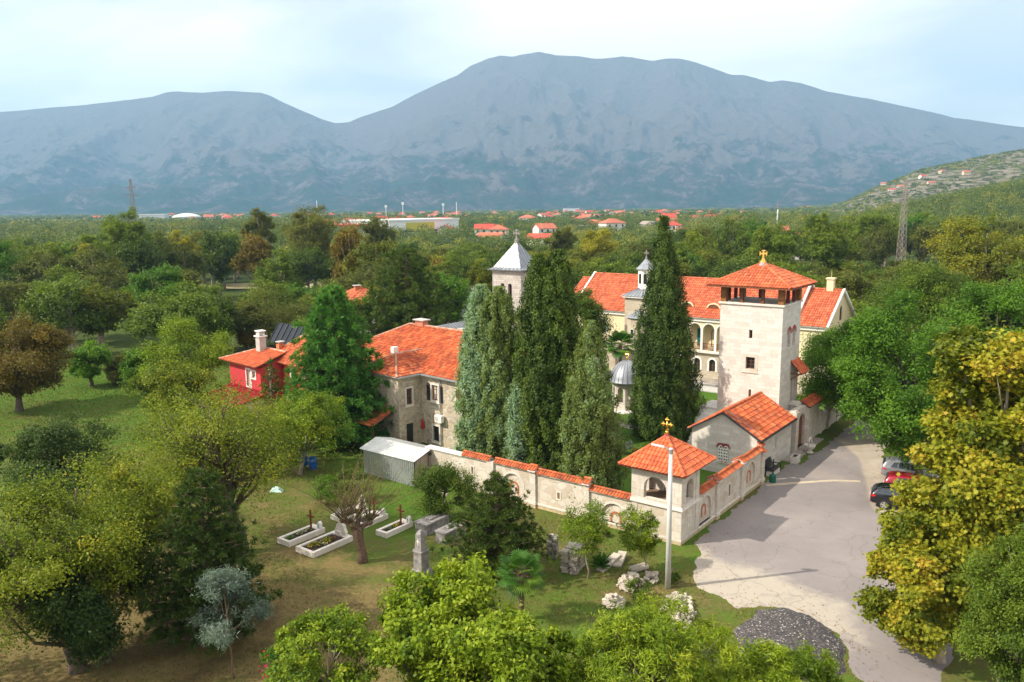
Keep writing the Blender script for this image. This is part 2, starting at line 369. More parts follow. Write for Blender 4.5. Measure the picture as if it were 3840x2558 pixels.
LM = {
 'green': leafmat('leaf_green', [(.045, .08, .010), (.095, .155, .014), (.18, .25, .02)]),
 'bright': leafmat('leaf_bright', [(.055, .13, .008), (.11, .24, .014), (.20, .34, .025)]),
 'olive': leafmat('leaf_olive', [(.05, .07, .010), (.10, .125, .016), (.17, .18, .025)]),
 'dark': leafmat('leaf_dark', [(.016, .038, .010), (.035, .07, .014), (.065, .11, .02)]),
 'yellow': leafmat('leaf_yellow', [(.09, .12, .010), (.20, .22, .014), (.36, .33, .02)]),
 'gold': leafmat('leaf_gold', [(.09, .13, .010), (.22, .25, .016), (.38, .37, .025), (.48, .36, .035), (.42, .24, .03)]),
 'rust': leafmat('leaf_rust', [(.08, .07, .010), (.16, .12, .016), (.24, .17, .022)]),
 'lime': leafmat('leaf_lime', [(.10, .17, .008), (.22, .31, .012), (.34, .42, .03), (.46, .38, .03)]),
 'walnut': leafmat('leaf_walnut', [(.08, .13, .010), (.18, .24, .014), (.31, .33, .02), (.40, .26, .02)]),
 'arbor': leafmat('leaf_arbor', [(.13, .17, .025), (.21, .29, .08), (.28, .42, .26)]),
 'cypress': leafmat('leaf_cypress', [(.026, .056, .010), (.06, .105, .014), (.12, .18, .02)], .3),
 'pine': leafmat('leaf_pine', [(.03, .10, .018), (.07, .20, .03), (.15, .33, .05)], .35),
 'pinedark': leafmat('leaf_pinedark', [(.022, .052, .010), (.05, .09, .014), (.10, .15, .02)], .3),
 'silver': leafmat('leaf_silver', [(.07, .11, .08), (.15, .21, .17), (.28, .36, .30)]),
 'palm': leafmat('leaf_palm', [(.02, .07, .010), (.06, .16, .014), (.18, .28, .02)], .25),
 'grass': leafmat('leaf_grass', [(.06, .09, .012), (.13, .15, .02), (.26, .21, .07)]),
 'litter': leafmat('leaf_litter', [(.20, .09, .03), (.32, .17, .05), (.38, .26, .10)]),
 'flower': leafmat('flower_mix', [(.75, .50, .02), (.80, .70, .55), (.55, .02, .06)]),
 'redflower': leafmat('flower_red', [(.55, .01, .05), (.65, .03, .10)]),
}
# ------------------------------------------------------------------ ground, road, hills, mountains
rs = np.random.RandomState(7); rnd = random.Random(11)
def sstep(a, b, x):
    t = np.clip((x - a) / (b - a), 0, 1); return t * t * (3 - 2 * t)
def terr(x, y):
    x = np.asarray(x, float); y = np.asarray(y, float); yy = np.maximum(y, 50.); t = x / yy
    far = np.interp(t, [.34, .40, .45, .50, .58, .64, .78, 1.0, 1.6], [0, 14, 52, 84, 108, 125, 160, 200, 220]) * sstep(750, 1650, y) * (1 - .9 * sstep(2600, 4000, y))
    near = np.interp(t, [.36, .44, .50, .64, .80, 1.2], [0, 5, 14, 34, 52, 80]) * sstep(300, 680, y) * (1 - sstep(1500, 2600, y))
    bumps = np.sin(x * .011 + 1) * np.cos(y * .009) * 5 * sstep(.4, .6, t) * sstep(400, 900, y) * (1 - sstep(2600, 4000, y))
    return np.maximum(far, near) + bumps
def grid_mesh(name, X, Y, Z, mats, attrs=None, kind='structure', smooth=True):
    ny, nx = X.shape; me = bpy.data.meshes.new(name)
    V = np.stack([X, Y, Z], -1).reshape(-1, 3).astype('f'); i = np.arange(nx * ny).reshape(ny, nx)
    F = np.stack([i[:-1, :-1], i[:-1, 1:], i[1:, 1:], i[1:, :-1]], -1).reshape(-1, 4)
    me.vertices.add(len(V)); me.vertices.foreach_set('co', V.ravel()); me.loops.add(F.size); me.loops.foreach_set('vertex_index', F.ravel().astype('i'))
    me.polygons.add(len(F)); me.polygons.foreach_set('loop_start', np.arange(0, F.size, 4, dtype='i'))
    me.update(calc_edges=True); me.polygons.foreach_set('use_smooth', np.ones(len(F), bool) if smooth else np.zeros(len(F), bool))
    me.materials.append(mats)
    for k, a in (attrs or {}).items(): me.attributes.new(k, 'FLOAT', 'POINT').data.foreach_set('value', a.ravel().astype('f'))
    return tag(link(name, me), kind=kind)
def sdist(poly, X, Y):
    """signed distance to a polygon (positive inside)"""
    P = np.array([(p[0], p[1]) for p in poly]); d = np.full(X.shape, 1e9); ins = np.zeros(X.shape, bool)
    for i in range(len(P)):
        a, b = P[i], P[(i + 1) % len(P)]; e = b - a; t = np.clip(((X - a[0]) * e[0] + (Y - a[1]) * e[1]) / (e @ e), 0, 1)
        d = np.minimum(d, np.hypot(X - a[0] - e[0] * t, Y - a[1] - e[1] * t))
        c = ((a[1] > Y) != (b[1] > Y)) & (X < (b[0] - a[0]) * (Y - a[1]) / (b[1] - a[1] + 1e-12) + a[0]); ins ^= c
    return np.where(ins, d, -d)
def vnoise(X, Y, s, seed=0, octv=3):
    o = np.zeros(X.shape); r = np.random.RandomState(seed); amp = 1
    for k in range(octv):
        for j in range(5):
            a, p = r.rand() * 6.28, r.rand() * 6.28; f = s * (1.9 ** k) * (.7 + r.rand() * .6)
            o += amp * np.sin((X * math.cos(a) + Y * math.sin(a)) * f + p) / 5
        amp *= .55
    return o
def spaced(parts):
    o = []
    for a, b, s in parts: o += list(np.arange(a, b, s))
    return np.array(o + [parts[-1][1]], float)
gx = spaced([(-7900, -1500, 400), (-1500, -90, 30), (-90, 60, 1.5), (60, 2000, 22), (2000, 7900, 350)])
gy = spaced([(-250, 20, 30), (20, 140, 1.5), (140, 2600, 22), (2600, 10300, 350)])
GX, GY = np.meshgrid(gx, gy); GZ = terr(GX, GY)
u_ = (GX - OO.x) * U.x + (GY - OO.y) * U.y; v_ = (GX - OO.x) * VV.x + (GY - OO.y) * VV.y
green = .62 + .2 * vnoise(GX, GY, .25, 3)
green += .26 * np.exp(-(((GX + 45) / 26) ** 2 + ((GY - 84) / 17) ** 2)) + .1 * vnoise(GX, GY, .9, 13)
inside = sstep(.3, 1.2, u_) * sstep(.3, 1.2, v_) * (1 - sstep(40, 42, u_)) * (1 - sstep(24, 28, v_))
green = green * (1 - inside) + inside * 1.0
green -= .5 * np.exp(-(((GX + 16) / 13) ** 2 + ((GY - 36) / 9) ** 2)) + .25 * np.exp(-(((GX - 7) / 4) ** 2 + ((GY - 39) / 3.5) ** 2))
green += .28 * np.exp(-(((GX + 6) / 4) ** 2 + ((GY - 50) / 5) ** 2)) + .2 * np.exp(-(((GX - 2) / 3) ** 2 + ((GY - 37) / 4) ** 2))
wild = sstep(100, 125, GY) + sstep(-66, -80, GX) * 0
rock = sstep(.36, .42, GX / np.maximum(GY, 50)) * sstep(760, 1000, GY) * (1 - sstep(3000, 4000, GY))
m, N, L, B = nodes_of('ground'); v = coord(N)
g = attr(N, L, 'green'); n1 = nz(N, L, v, .55, 8, .68); n2 = nz(N, L, v, 5, 6, .7)
ad = N.new('ShaderNodeMath'); ad.operation = 'MULTIPLY_ADD'; L.new(n1, ad.inputs[0]); ad.inputs[1].default_value = 1.5; ad.inputs[2].default_value = -.75
a2 = N.new('ShaderNodeMath'); L.new(ad.outputs[0], a2.inputs[0]); L.new(g, a2.inputs[1])
c = ramp(N, L, a2.outputs[0], [(.0, (.12, .085, .04)), (.28, (.19, .145, .06)), (.45, (.13, .12, .04)), (.62, (.10, .125, .026)), (.85, (.085, .145, .02)), (1., (.065, .14, .016))])
c = mix(N, L, .55, c, ramp(N, L, n2, [(.3, .55), (.7, 1.15)]), 'MULTIPLY')
c = mix(N, L, attr(N, L, 'wild'), c, ramp(N, L, nz(N, L, v, .02, 5), [(.4, (.025, .045, .012)), (.62, (.06, .085, .02))]))
rc = ramp(N, L, nz(N, L, v, .06, 9, .72), [(.38, (.035, .05, .02)), (.47, (.09, .09, .05)), (.54, (.20, .17, .14)), (.72, (.32, .28, .24))])
c = mix(N, L, attr(N, L, 'rock'), c, rc)
L.new(c, B.inputs['Base Color']); B.inputs['Roughness'].default_value = .95; B.inputs['Specular IOR Level'].default_value = .1
bump(N, L, n2, B, .5, .05)
grid_mesh('ground', GX, GY, GZ, m, {'green': green, 'wild': np.clip(wild, 0, 1), 'rock': rock})
# road sheet: rises just above the soil inside its outline and dips under it outside, so its edge is ragged
RP = [at(*q) for q in [(1598, 1248), (1660, 1194), (1735, 1132), (1800, 1075), (1850, 1036), (1893, 1002), (1913, 975), (1990, 968), (2015, 1000)]]
road_poly = [RP[0], RP[1], RP[2], RP[3], RP[4], pl(18.5, -1.0), pl(24, -1.0), pl(60, -1.1), pl(60, -4.6), pl(27, -5.2), pl(21.5, -6.5), pl(20, -14), pl(6, -15), pl(-8, -15), pl(-13, -12.5), pl(-22, -11.5), pl(-34, -11), pl(-34, -5)] + \
    [at(*q) for q in [(1985, 1575), (1950, 1500), (1925, 1455), (1870, 1425), (1800, 1400), (1745, 1398), (1690, 1398), (1640, 1368), (1600, 1338), (1588, 1312), (1600, 1296), (1615, 1282), (1610, 1262)]]
xs = np.arange(0, 50, .22); ys = np.arange(16, 106, .22); X, Y = np.meshgrid(xs, ys)
sd = sdist(road_poly, X, Y) + .30 * vnoise(X, Y, 1.9, 5, 3) + .14 * vnoise(X, Y, 7, 6, 3)
Z = np.clip(sd * .12, -.12, .014)
dust_poly = [at(*q) for q in [(1560, 1290), (1600, 1262), (1640, 1283), (1690, 1298), (1760, 1318), (1830, 1345), (1900, 1370), (1965, 1420), (1990, 1480), (1935, 1470), (1870, 1440), (1745, 1420), (1600, 1380)]]
dust = sstep(-1.2, .8, sdist(dust_poly, X, Y) + .5 * vnoise(X, Y, 1.2, 9, 3))
park_poly = [at(*q) for q in [(1925, 1010), (1975, 1055), (1990, 1100), (2005, 1165), (2060, 1215), (2200, 1240), (2500, 1250), (2500, 1000), (2200, 960)]]
park = sstep(-.15, .15, sdist(park_poly, X, Y) + .12 * vnoise(X, Y, 1.4, 4, 3))
dust = np.maximum(dust, .0)
m, N, L, B = nodes_of('asphalt'); v = coord(N)
f1 = nz(N, L, v, .22, 7, .6); f2 = nz(N, L, v, 26, 4, .7)
c = ramp(N, L, f1, [(.32, (.20, .178, .175)), (.55, (.25, .22, .212)), (.72, (.31, .27, .245))])
c = mix(N, L, .5, c, ramp(N, L, f2, [(.3, .72), (.7, 1.12)]), 'MULTIPLY')
da = N.new('ShaderNodeMath'); da.operation = 'MULTIPLY_ADD'; L.new(nz(N, L, v, 1.1, 8, .7), da.inputs[0]); da.inputs[1].default_value = 2.0; da.inputs[2].default_value = -1.0
db = N.new('ShaderNodeMath'); L.new(da.outputs[0], db.inputs[0]); L.new(attr(N, L, 'dust'), db.inputs[1])
c = mix(N, L, ramp(N, L, db.outputs[0], [(.3, 0.), (1.0, .9)]), c, (.40, .355, .29))
c = mix(N, L, attr(N, L, 'park'), c, ramp(N, L, nz(N, L, v, .8, 7, .6), [(.35, (.33, .28, .22)), (.65, (.42, .36, .29))]))
wv = N.new('ShaderNodeTexVoronoi'); wv.feature = 'DISTANCE_TO_EDGE'; wv.inputs['Scale'].default_value = .28
wm_ = N.new('ShaderNodeMix'); wm_.data_type = 'RGBA'; wm_.blend_type = 'LINEAR_LIGHT'; wm_.inputs[0].default_value = .5; wn_ = N.new('ShaderNodeTexNoise'); wn_.inputs['Scale'].default_value = 1.3; wn_.inputs['Detail'].default_value = 5; L.new(v, wn_.inputs['Vector']); L.new(v, wm_.inputs[6]); L.new(wn_.outputs['Color'], wm_.inputs[7]); L.new(wm_.outputs[2], wv.inputs['Vector'])
ck = ramp(N, L, wv.outputs['Distance'], [(0, .45), (.012, 0.)]); c = mix(N, L, ck, c, (.12, .10, .095))
c = mix(N, L, ramp(N, L, nz(N, L, v, 2.6, 5, .6), [(.66, 0.), (.74, .4)]), c, (.14, .12, .115))
L.new(c, B.inputs['Base Color']); B.inputs['Roughness'].default_value = .85; bump(N, L, f2, B, .3, .01)
grid_mesh('road', X, Y, Z, m, {'dust': dust, 'park': park})
M['asphalt'] = m
def strip(name, pts, w, z, mat, label=None):
    mb = MB()
    for i in range(len(pts) - 1):
        a, b = Vector(pts[i]), Vector(pts[i + 1]); s = (b - a).cross(Vector((0, 0, 1))).normalized() * w / 2
        mb.add([a - s + Vector((0, 0, z)), a + s + Vector((0, 0, z)), b + s + Vector((0, 0, z)), b - s + Vector((0, 0, z))], [(0, 1, 2, 3)])
    return mb
M['patch'] = plain('patch', (.47, .39, .29), .9, var=.15, scale=2)
tag(strip('road_patch', [at(1762, 1116), at(1840, 1110), at(1915, 1105), at(1978, 1107)], .38, .019, M['patch']).build('road_patch', M['patch']), kind='structure')
M['pathstone'] = rubble_mat('pathstone', [(.42, .36, .32), (.50, .44, .40), (.36, .30, .27)], (.30, .26, .22), 2.2, .05, .2)
tag(strip('garden_path', [at(1395, 968), at(1425, 975), at(1485, 990), at(1560, 1012), at(1600, 1030)], 1.3, .012, M['pathstone']).build('garden_path', M['pathstone']), kind='structure')
mb = MB(); mb.box((38.6, 8, -.05), (43, 36, .10)); mb.build('terrace', M['concrete'], loc=OO, rot=ROT); tag(bpy.data.objects['terrace'], kind='structure')
mb = MB(); mb.box((19.5, -.35, -.05), (27.5, .6, .06)); tag(mb.build('pavement', M['pathstone'], loc=OO, rot=ROT), kind='structure')
# dry fields between the woods
M['field'] = plain('field', (.33, .28, .14), .95, var=.2, scale=.05)
mb = MB()
for cx, cy, rx, ry in ((-62, 215, 22, 9), (-118, 245, 14, 8), (-250, 420, 60, 20)):
    mb.add([(cx + rx * math.cos(a) * (1 + .15 * math.sin(3 * a)), cy + ry * math.sin(a), .03) for a in [k * math.pi / 12 for k in range(24)]], [tuple(range(24))])
tag(mb.build('field', M['field']), kind='structure')
# mountains
prof = [(-900, 330), (-500, 290), (-250, 300), (0, 258), (60, 254), (120, 248), (200, 240), (250, 235), (300, 230), (350, 222), (380, 212), (410, 209), (440, 212), (470, 213), (500, 211), (540, 210), (600, 214), (625, 222), (650, 235), (700, 258), (740, 275), (770, 284), (800, 282), (830, 268), (870, 254), (900, 245), (940, 224), (980, 205), (1010, 190), (1050, 172), (1080, 150), (1120, 134), (1150, 127), (1180, 130), (1210, 124), (1240, 120), (1280, 127), (1330, 128), (1370, 134), (1400, 133), (1430, 130), (1470, 134), (1500, 139), (1530, 134), (1560, 135), (1600, 145), (1640, 158), (1680, 171), (1710, 172), (1740, 180), (1770, 189), (1800, 186), (1840, 192), (1870, 200), (1900, 210), (1960, 222), (2000, 226), (2050, 238), (2100, 250), (2150, 260), (2190, 270), (2230, 275), (2290, 285), (2354, 292), (2600, 330), (3000, 390), (3600, 440)]
pt, pe = [], []
for x, y in prof:
    d = at(x, y, CAMH - 1) - Vector((0, 0, CAMH)) if False else None
    a = (x * K_ - PW / 2) / FOC; b = -(y * K_ - PH / 2) / FOC; a, b = a * _cr + b * _sr, -a * _sr + b * _cr
    yy = _cp + b * _sp; pt.append(a / yy); pe.append((-_sp + b * _cp) / yy)
T = np.linspace(-.98, 1.05, 760); YS = np.concatenate([np.linspace(4300, 7300, 200), np.linspace(7400, 9300, 14)])
TT, YY = np.meshgrid(T, YS); XX = TT * YY
ridge_h = np.interp(T, pt, pe) * 7300 + 20
q = np.clip((YY - 4300) / 3000, 0, 1); shape = .10 * q + .90 * q ** 1.75
Zm = ridge_h[None, :] * shape * (1 - .75 * sstep(7300, 9300, YY))
nzv = np.empty(XX.shape)
for j in range(XX.shape[0]):
    for i in range(XX.shape[1]):
        p = Vector((XX[j, i] / 820, YY[j, i] / 1250, 3.1)); nzv[j, i] = noise.ridged_multi_fractal(p, .85, 2.1, 8, 1.0, 2.0)
nzv = (nzv - nzv.mean()); env = q * (1 - q) * 4 * (YY <= 7300) + .05 * (q >= .97)
Zm = Zm + nzv * 165 * env * (.35 + ridge_h[None, :] / 1400) - 6 * (q <= 0)
m, N, L, B = nodes_of('mountain'); v = coord(N)
sx = N.new('ShaderNodeSeparateXYZ'); L.new(v, sx.inputs[0])
mp = N.new('ShaderNodeMapping'); mp.inputs['Scale'].default_value = (.0040, .0040, .0075); L.new(v, mp.inputs[0])
f = nz(N, L, mp.outputs[0], 1, 12, .66, .4); fine = nz(N, L, v, .016, 10, .78)
hz = N.new('ShaderNodeMapRange'); hz.inputs[1].default_value = 150; hz.inputs[2].default_value = 720; L.new(sx.outputs[2], hz.inputs[0])
s = N.new('ShaderNodeMath'); s.operation = 'MULTIPLY_ADD'; L.new(hz.outputs[0], s.inputs[0]); s.inputs[1].default_value = .30; L.new(f, s.inputs[2])
s2 = N.new('ShaderNodeMath'); s2.operation = 'MULTIPLY_ADD'; L.new(fine, s2.inputs[0]); s2.inputs[1].default_value = .75; L.new(s.outputs[0], s2.inputs[2])
c = ramp(N, L, s2.outputs[0], [(.66, (.010, .042, .016)), (.84, (.028, .062, .026)), (.96, (.10, .080, .074)), (1.0, (.20, .165, .155))])
L.new(c, B.inputs['Base Color']); B.inputs['Roughness'].default_value = 1; B.inputs['Specular IOR Level'].default_value = 0
bump(N, L, fine, B, 1.0, 70)
grid_mesh('mountain_range', XX, YY, Zm, m)
# ------------------------------------------------------------------ buildings (local x = U, y = VV)
X3, Y3, Z3 = Vector((1, 0, 0)), Vector((0, 1, 0)), Vector((0, 0, 1))
def cthing(name, label, cat, u=0, v=0, group=None): return thing(name, label, cat, pl(u, v), ROT, group)
def slab(mb, poly, th, mi=0):
    P = [Vector(p) for p in poly]; n = (P[1] - P[0]).cross(P[2] - P[0]).normalized()
    if n.z < 0: n = -n
    k = len(P); Q = [p - n * th for p in P]
    mb.add(P + Q, [tuple(range(k)), tuple(reversed(range(k, 2 * k)))] + [(i, (i + 1) % k, k + (i + 1) % k, k + i) for i in range(k)], mi)
def tiled_roof(parent, planes, mat, ridges=(), base=None, ridge_mat=None, tw=.24, tl=.36, seed=1, rr=.11, name='roof', th=.07):
    r = random.Random(seed); mb = MB()
    for pl_ in planes:
        slab(mb, [Vector(p) - Vector((0, 0, .012)) for p in pl_], th, 1); tiles(mb, pl_, tw, tl, 0, r)
    ro = mb.build(name, [M[mat], M[base or 'darkfascia']], parent)
    if ridges:
        mb = MB()
        for a, b in ridges: ridge(mb, Vector(a) + Vector((0, 0, .05)), Vector(b) + Vector((0, 0, .05)), rr, 0, r)
        mb.build('ridge_tiles', M[ridge_mat or mat], ro)
    return ro
def window(parent, o, ex, n, w, h, arched=False, frame='wood', pane='glass', fw=.06, mull=1, bars=1, depth=.1, name='window'):
    """a framed window whose lower left corner is at o; frame ring and bars as one part, pane as its sub-part"""
    o, ex, n = Vector(o), Vector(ex), Vector(n); mb = MB()
    out = arch(0, w, 0, h) if arched else rect(0, w, 0, h); inn = arch(fw, w - fw, fw, h - fw) if arched else rect(fw, w - fw, fw, h - fw)
    mb.panel(o, ex, n, out, [inn], depth)
    hh = h - (w / 2 if arched else 0)
    for i in range(mull):
        x = w * (i + 1) / (mull + 1); mb.panel(o - n * .02, ex, n, rect(x - fw * .35, x + fw * .35, fw, h - fw - .002), [], .04)
    for i in range(bars):
        z = hh * (i + 1) / (bars + 1) + .02; mb.panel(o - n * .023, ex, n, rect(fw, w - fw, z - fw * .3, z + fw * .3), [], .034)
    f = mb.build(name, M[frame], parent)
    mb = MB(); mb.panel(o - n * (depth * .6), ex, n, inn, [], .02); mb.build('pane', M[pane], f)
    return f
def surround(parent, o, ex, n, w, h, fw=.12, arched=False, mat='trim', sill=True, name='window_surround', proud=.05):
    o, ex, n = Vector(o), Vector(ex), Vector(n); mb = MB()
    if arched: out, inn = arch(-fw, w + fw, 0, h + fw), arch(0, w, .0, h)
    else: out, inn = rect(-fw, w + fw, -fw, h + fw), rect(0, w, 0, h)
    if arched:
        out = [(-fw, 0), (0, 0)] + [p for p in reversed(arch(0, w, 0, h)[2:])][0:0] + out
        ring_o = arch(-fw, w + fw, 0, h + fw)[2:]; ring_i = arch(0, w, 0, h)[2:]
        loop = [(w + fw, 0)] + ring_o + [(-fw, 0), (0, 0)] + ring_i[::-1] + [(w, 0)]
        mb.panel(o + n * proud, ex, n, loop, [], proud + .03)
    else: mb.panel(o + n * proud, ex, n, out, [inn], proud + .03)
    if sill: mb.panel(o + n * (proud + .05), ex, n, rect(-fw - .05, w + fw + .05, -fw - .06 if not arched else -.12, -fw + .0 if not arched else -.005), [], proud + .08)
    return mb.build(name, M[mat], parent)
def voussoirs(mb, o, ex, n, cx, z, r0, r1, k=15, mi=0, gap=.45, a0=0, a1=math.pi):
    for i in range(k):
        a = a0 + (a1 - a0) * (i + .5) / k; da = (a1 - a0) / k * gap
        L = [(cx + r * math.cos(b), z + r * math.sin(b)) for r, b in ((r0, a - da * .5), (r1, a - da * .5), (r1, a + da * .5), (r0, a + da * .5))]
        mb.panel(o, ex, n, L, [], .04, mi)
def cross_bits(mb, h, w, t, style='plain', mi=0):
    """an upright cross in the local y-z plane, foot at z = 0"""
    zc = h * .68; s = w / 2
    if style == 'trefoil':
        mb.tube([(0, 0, 0), (0, 0, h * .97)], t * .5, 6, mi); mb.tube([(0, -s, zc), (0, s, zc)], t * .5, 6, mi); mb.tube([(0, -s * .55, h * .36), (0, s * .55, h * .28)], t * .35, 6, mi)
        for c in ((0, 0, h), (0, -s, zc), (0, s, zc)):
            mb.ball(c, t * .85, 8, 6, mi)
            for d in ((0, t, 0), (0, -t, 0), (0, 0, t * .9), (0, 0, -t * .9)): mb.ball((c[0], c[1] + d[1], c[2] + d[2]), t * .6, 8, 6, mi)
        mb.ball((0, 0, zc), t * .95, 8, 6, mi); mb.ball((0, 0, h * .12), t * 1.25, 10, 7, mi); mb.lathe([(t * 1.1, -t), (t * .8, h * .04)], (0, 0, 0), 10, mi)
    else:
        e = 1.7 if style == 'flared' else 1.0
        L = [(-t * e * .9, 0), (t * e * .9, 0), (t * .5, h * .30), (t * .5, zc - t * .5), (s * .75, zc - t * .5), (s, zc - t * e), (s * 1.06, zc), (s, zc + t * e), (s * .75, zc + t * .5), (t * .5, zc + t * .5), (t * .5, h * .9), (t * e, h * .97), (0, h * 1.02)]
        L = L + [(-x, z) for x, z in L[::-1] if x > 0 and (x, z) != (t * e * .9, 0)][0:-0 or None]
        if style == 'plain': L = [(-t / 2, 0), (t / 2, 0), (t / 2, zc - t / 2), (s, zc - t / 2), (s, zc + t / 2), (t / 2, zc + t / 2), (t / 2, h), (-t / 2, h), (-t / 2, zc + t / 2), (-s, zc + t / 2), (-s, zc - t / 2), (-t / 2, zc - t / 2)]
        mb.panel((-t / 2, 0, 0), Y3, -X3, L, [], t, mi)
    return mb
# --- corner pavilion of the garden wall
k = cthing('wall_pavilion', 'open stone corner pavilion with pyramid tile roof and gold cross behind the lamp post', 'pavilion', 0, 0)
KU, KV = 2.4, 3.35
mb = MB(); mb.box((0, 0, .34), (KU, KV, 2.14), 0); mb.box((-.05, -.05, .2), (KU + .03, KV, .335), 1); mb.box((-.02, -.02, -.1), (KU, KV, .2), 2)
for a, b in (((-.03, -.03), (.42, .42)), ((-.03, 2.93), (.3, KV + .03)), ((1.98, -.04), (KU + .02, .3))): mb.box((a[0], a[1], .335), (b[0], b[1], 2.14), 1)
mb.build('base', [M['paving_wall'], M['ashlar_big'], M['plinth']], k)
MB().box((-.12, -.12, 2.14), (KU + .08, KV + .08, 2.22)).box((-.06, -.06, 2.22), (KU + .04, KV + .04, 2.33)).build('ledge', M['trim'], k)
mb = MB()
mb.panel((0, 0, 0), Y3, -X3, rect(0, KV, 2.33, 4.3), [arch(1.0, 2.5, 2.5, 3.9)], .35)
mb.panel((.352, 0, 0), X3, -Y3, rect(0, KU - .352, 2.33, 4.3), [arch(.28, 1.3, 2.5, 3.85)], .35)
mb.panel((KU, 0, 0), Y3, X3, rect(.352, KV, 2.33, 4.3), [arch(.95, 2.3, 2.34, 3.9)], .3)
mb.panel((.352, KV, 0), X3, Y3, rect(0, KU - .354 - .3, 2.33, 4.3), [arch(.4, 1.4, 2.34, 3.85)], .3)
mb.build('arcade_walls', M['ashlar_big'], k)
mb = MB()
for v0, v1 in ((-.03, .42), (2.92, KV + .03)): mb.box((-.035, v0, 2.335), (-.002, v1, 4.28))
MB().box((1.95, -.035, 2.335), (KU + .02, -.002, 4.28)).build('pilaster', M['ashlar_big'], k)
MB().box((.35, .35, 2.2), (KU - .3, KV - .3, 2.345)).build('floor', M['dirtfloor'], k)
MB().box((.1, .95, 2.47), (.3, 2.55, 2.52)).box((1.9, 1.9, 2.34), (2.05, 2.05, 4.2), 1).build('railing', [M['trim'], M['wood']], k)
e0, e1, f0, f1, ez, ax, ay, az = -.5, 3.9, -.4, 4.0, 4.42, 1.75, 1.9, 6.0
c4 = [(e0, f0, ez), (e1, f0, ez), (e1, f1, ez), (e0, f1, ez)]; ap = (ax, ay, az)
ro = tiled_roof(k, [[c4[1], c4[0], ap], [c4[0], c4[3], ap], [c4[2], c4[1], ap], [c4[3], c4[2], ap]], 'tile_new', [(q, ap) for q in c4], 'woodred', tw=.25, tl=.37, rr=.12)
MB().lathe([(.28, -.12), (.16, .1), (.15, .18)], ap, 12).build('cap', M['brickred'], ro)
mb = MB(); cross_bits(mb, .9, .48, .095, 'trefoil'); mb.build('cross', M['gold'], k, True, loc=(ax, ay, az + .16))
# --- garden walls
def coping(parent, a, b, n, z, w=.34, rise=.24, seed=1, mat='tile_wall'):
    """little two-sided tile roof on a wall running from a to b; n is the outward normal"""
    a, b, n = Vector(a), Vector(b), Vector(n); r = random.Random(seed); mb = MB()
    E0, E1 = a + n * w * .62 + Z3 * z, b + n * w * .62 + Z3 * z; T0, T1 = a - n * .12 + Z3 * (z + rise), b - n * .12 + Z3 * (z + rise)
    G0, G1 = a - n * (w * 1.35) + Z3 * z, b - n * (w * 1.35) + Z3 * z
    slab(mb, [E0, E1, T1, T0], .04, 1); slab(mb, [G1, G0, T0, T1], .04, 1)
    tiles(mb, [E0, E1, T1, T0], .22, .34, 0, r, .06, .04); tiles(mb, [G1, G0, T0, T1], .22, .34, 0, r, .06, .04)
    o = mb.build('tile_coping', [M[mat], M['trim']], parent)
    mb = MB(); ridge(mb, T0 + Z3 * .05, T1 + Z3 * .05, .09, 0, r); mb.build('ridge_tiles', M[mat], o)
def wall_bay(parent, base, ex, n, x0, x1, z, big=None, small=None, slit=None, seed=0):
    base, ex, n = Vector(base), Vector(ex), Vector(n); mb = MB(); holes = []
    if big: holes.append(arch(*big))
    mb.panel(base, ex, n, rect(x0, x1, .34, z), holes, .12, 0); mb.panel(base - n * .123, ex, n, rect(x0, x1, -.1, z), [], .3, 0)
    mb.panel(base + n * .07, ex, n, rect(x0, x1, .24, .338), [], .19, 1); mb.panel(base + n * .04, ex, n, rect(x0, x1, -.1, .24), [], .16, 2)
    mb.panel(base + n * .05, ex, n, rect(x0, x1, z - .10, z - .005), [], .05, 1)
    w = mb.build('wall_bay', [M['paving_wall'], M['trim'], M['plinth']], parent)
    if big:
        cx = (big[0] + big[1]) / 2; r = (big[1] - big[0]) / 2; mb = MB()
        ro, ri = arch(big[0] - .1, big[1] + .1, .34, big[3] + .1)[2:], arch(big[0], big[1], .34, big[3])[2:]
        mb.panel(base + n * .03, ex, n, ro + ri[::-1], [], .04, 0); mb.build('blind_arch', M['trim'], w)
    if small:
        x, y, a, b = small; mb = MB()
        voussoirs(mb, base + n * .0 - n * .09, ex, n, (x + y) / 2, b - (y - x) / 2, (y - x) / 2, (y - x) / 2 + .13, 13, 0, .75)
        for q in range(4):
            for xx in (x - .13, y): mb.panel(base - n * .09, ex, n, rect(xx, xx + .13, a + q * (b - (y - x) / 2 - a) / 4 + .01, a + (q + 1) * (b - (y - x) / 2 - a) / 4 - .015), [], .04, 0)
        mb.build('brick_niche', M['brick'], w)
    if slit:
        x, y, a, b = slit; surround(w, base + ex * x + Z3 * a, ex, n, y - x, b - a, .09, name='slit_frame', sill=False, proud=.03)
        MB().panel(base + ex * x + Z3 * a + n * .004, ex, n, rect(0, y - x, 0, b - a), [], .02).build('slit', M['dirtfloor'], w)
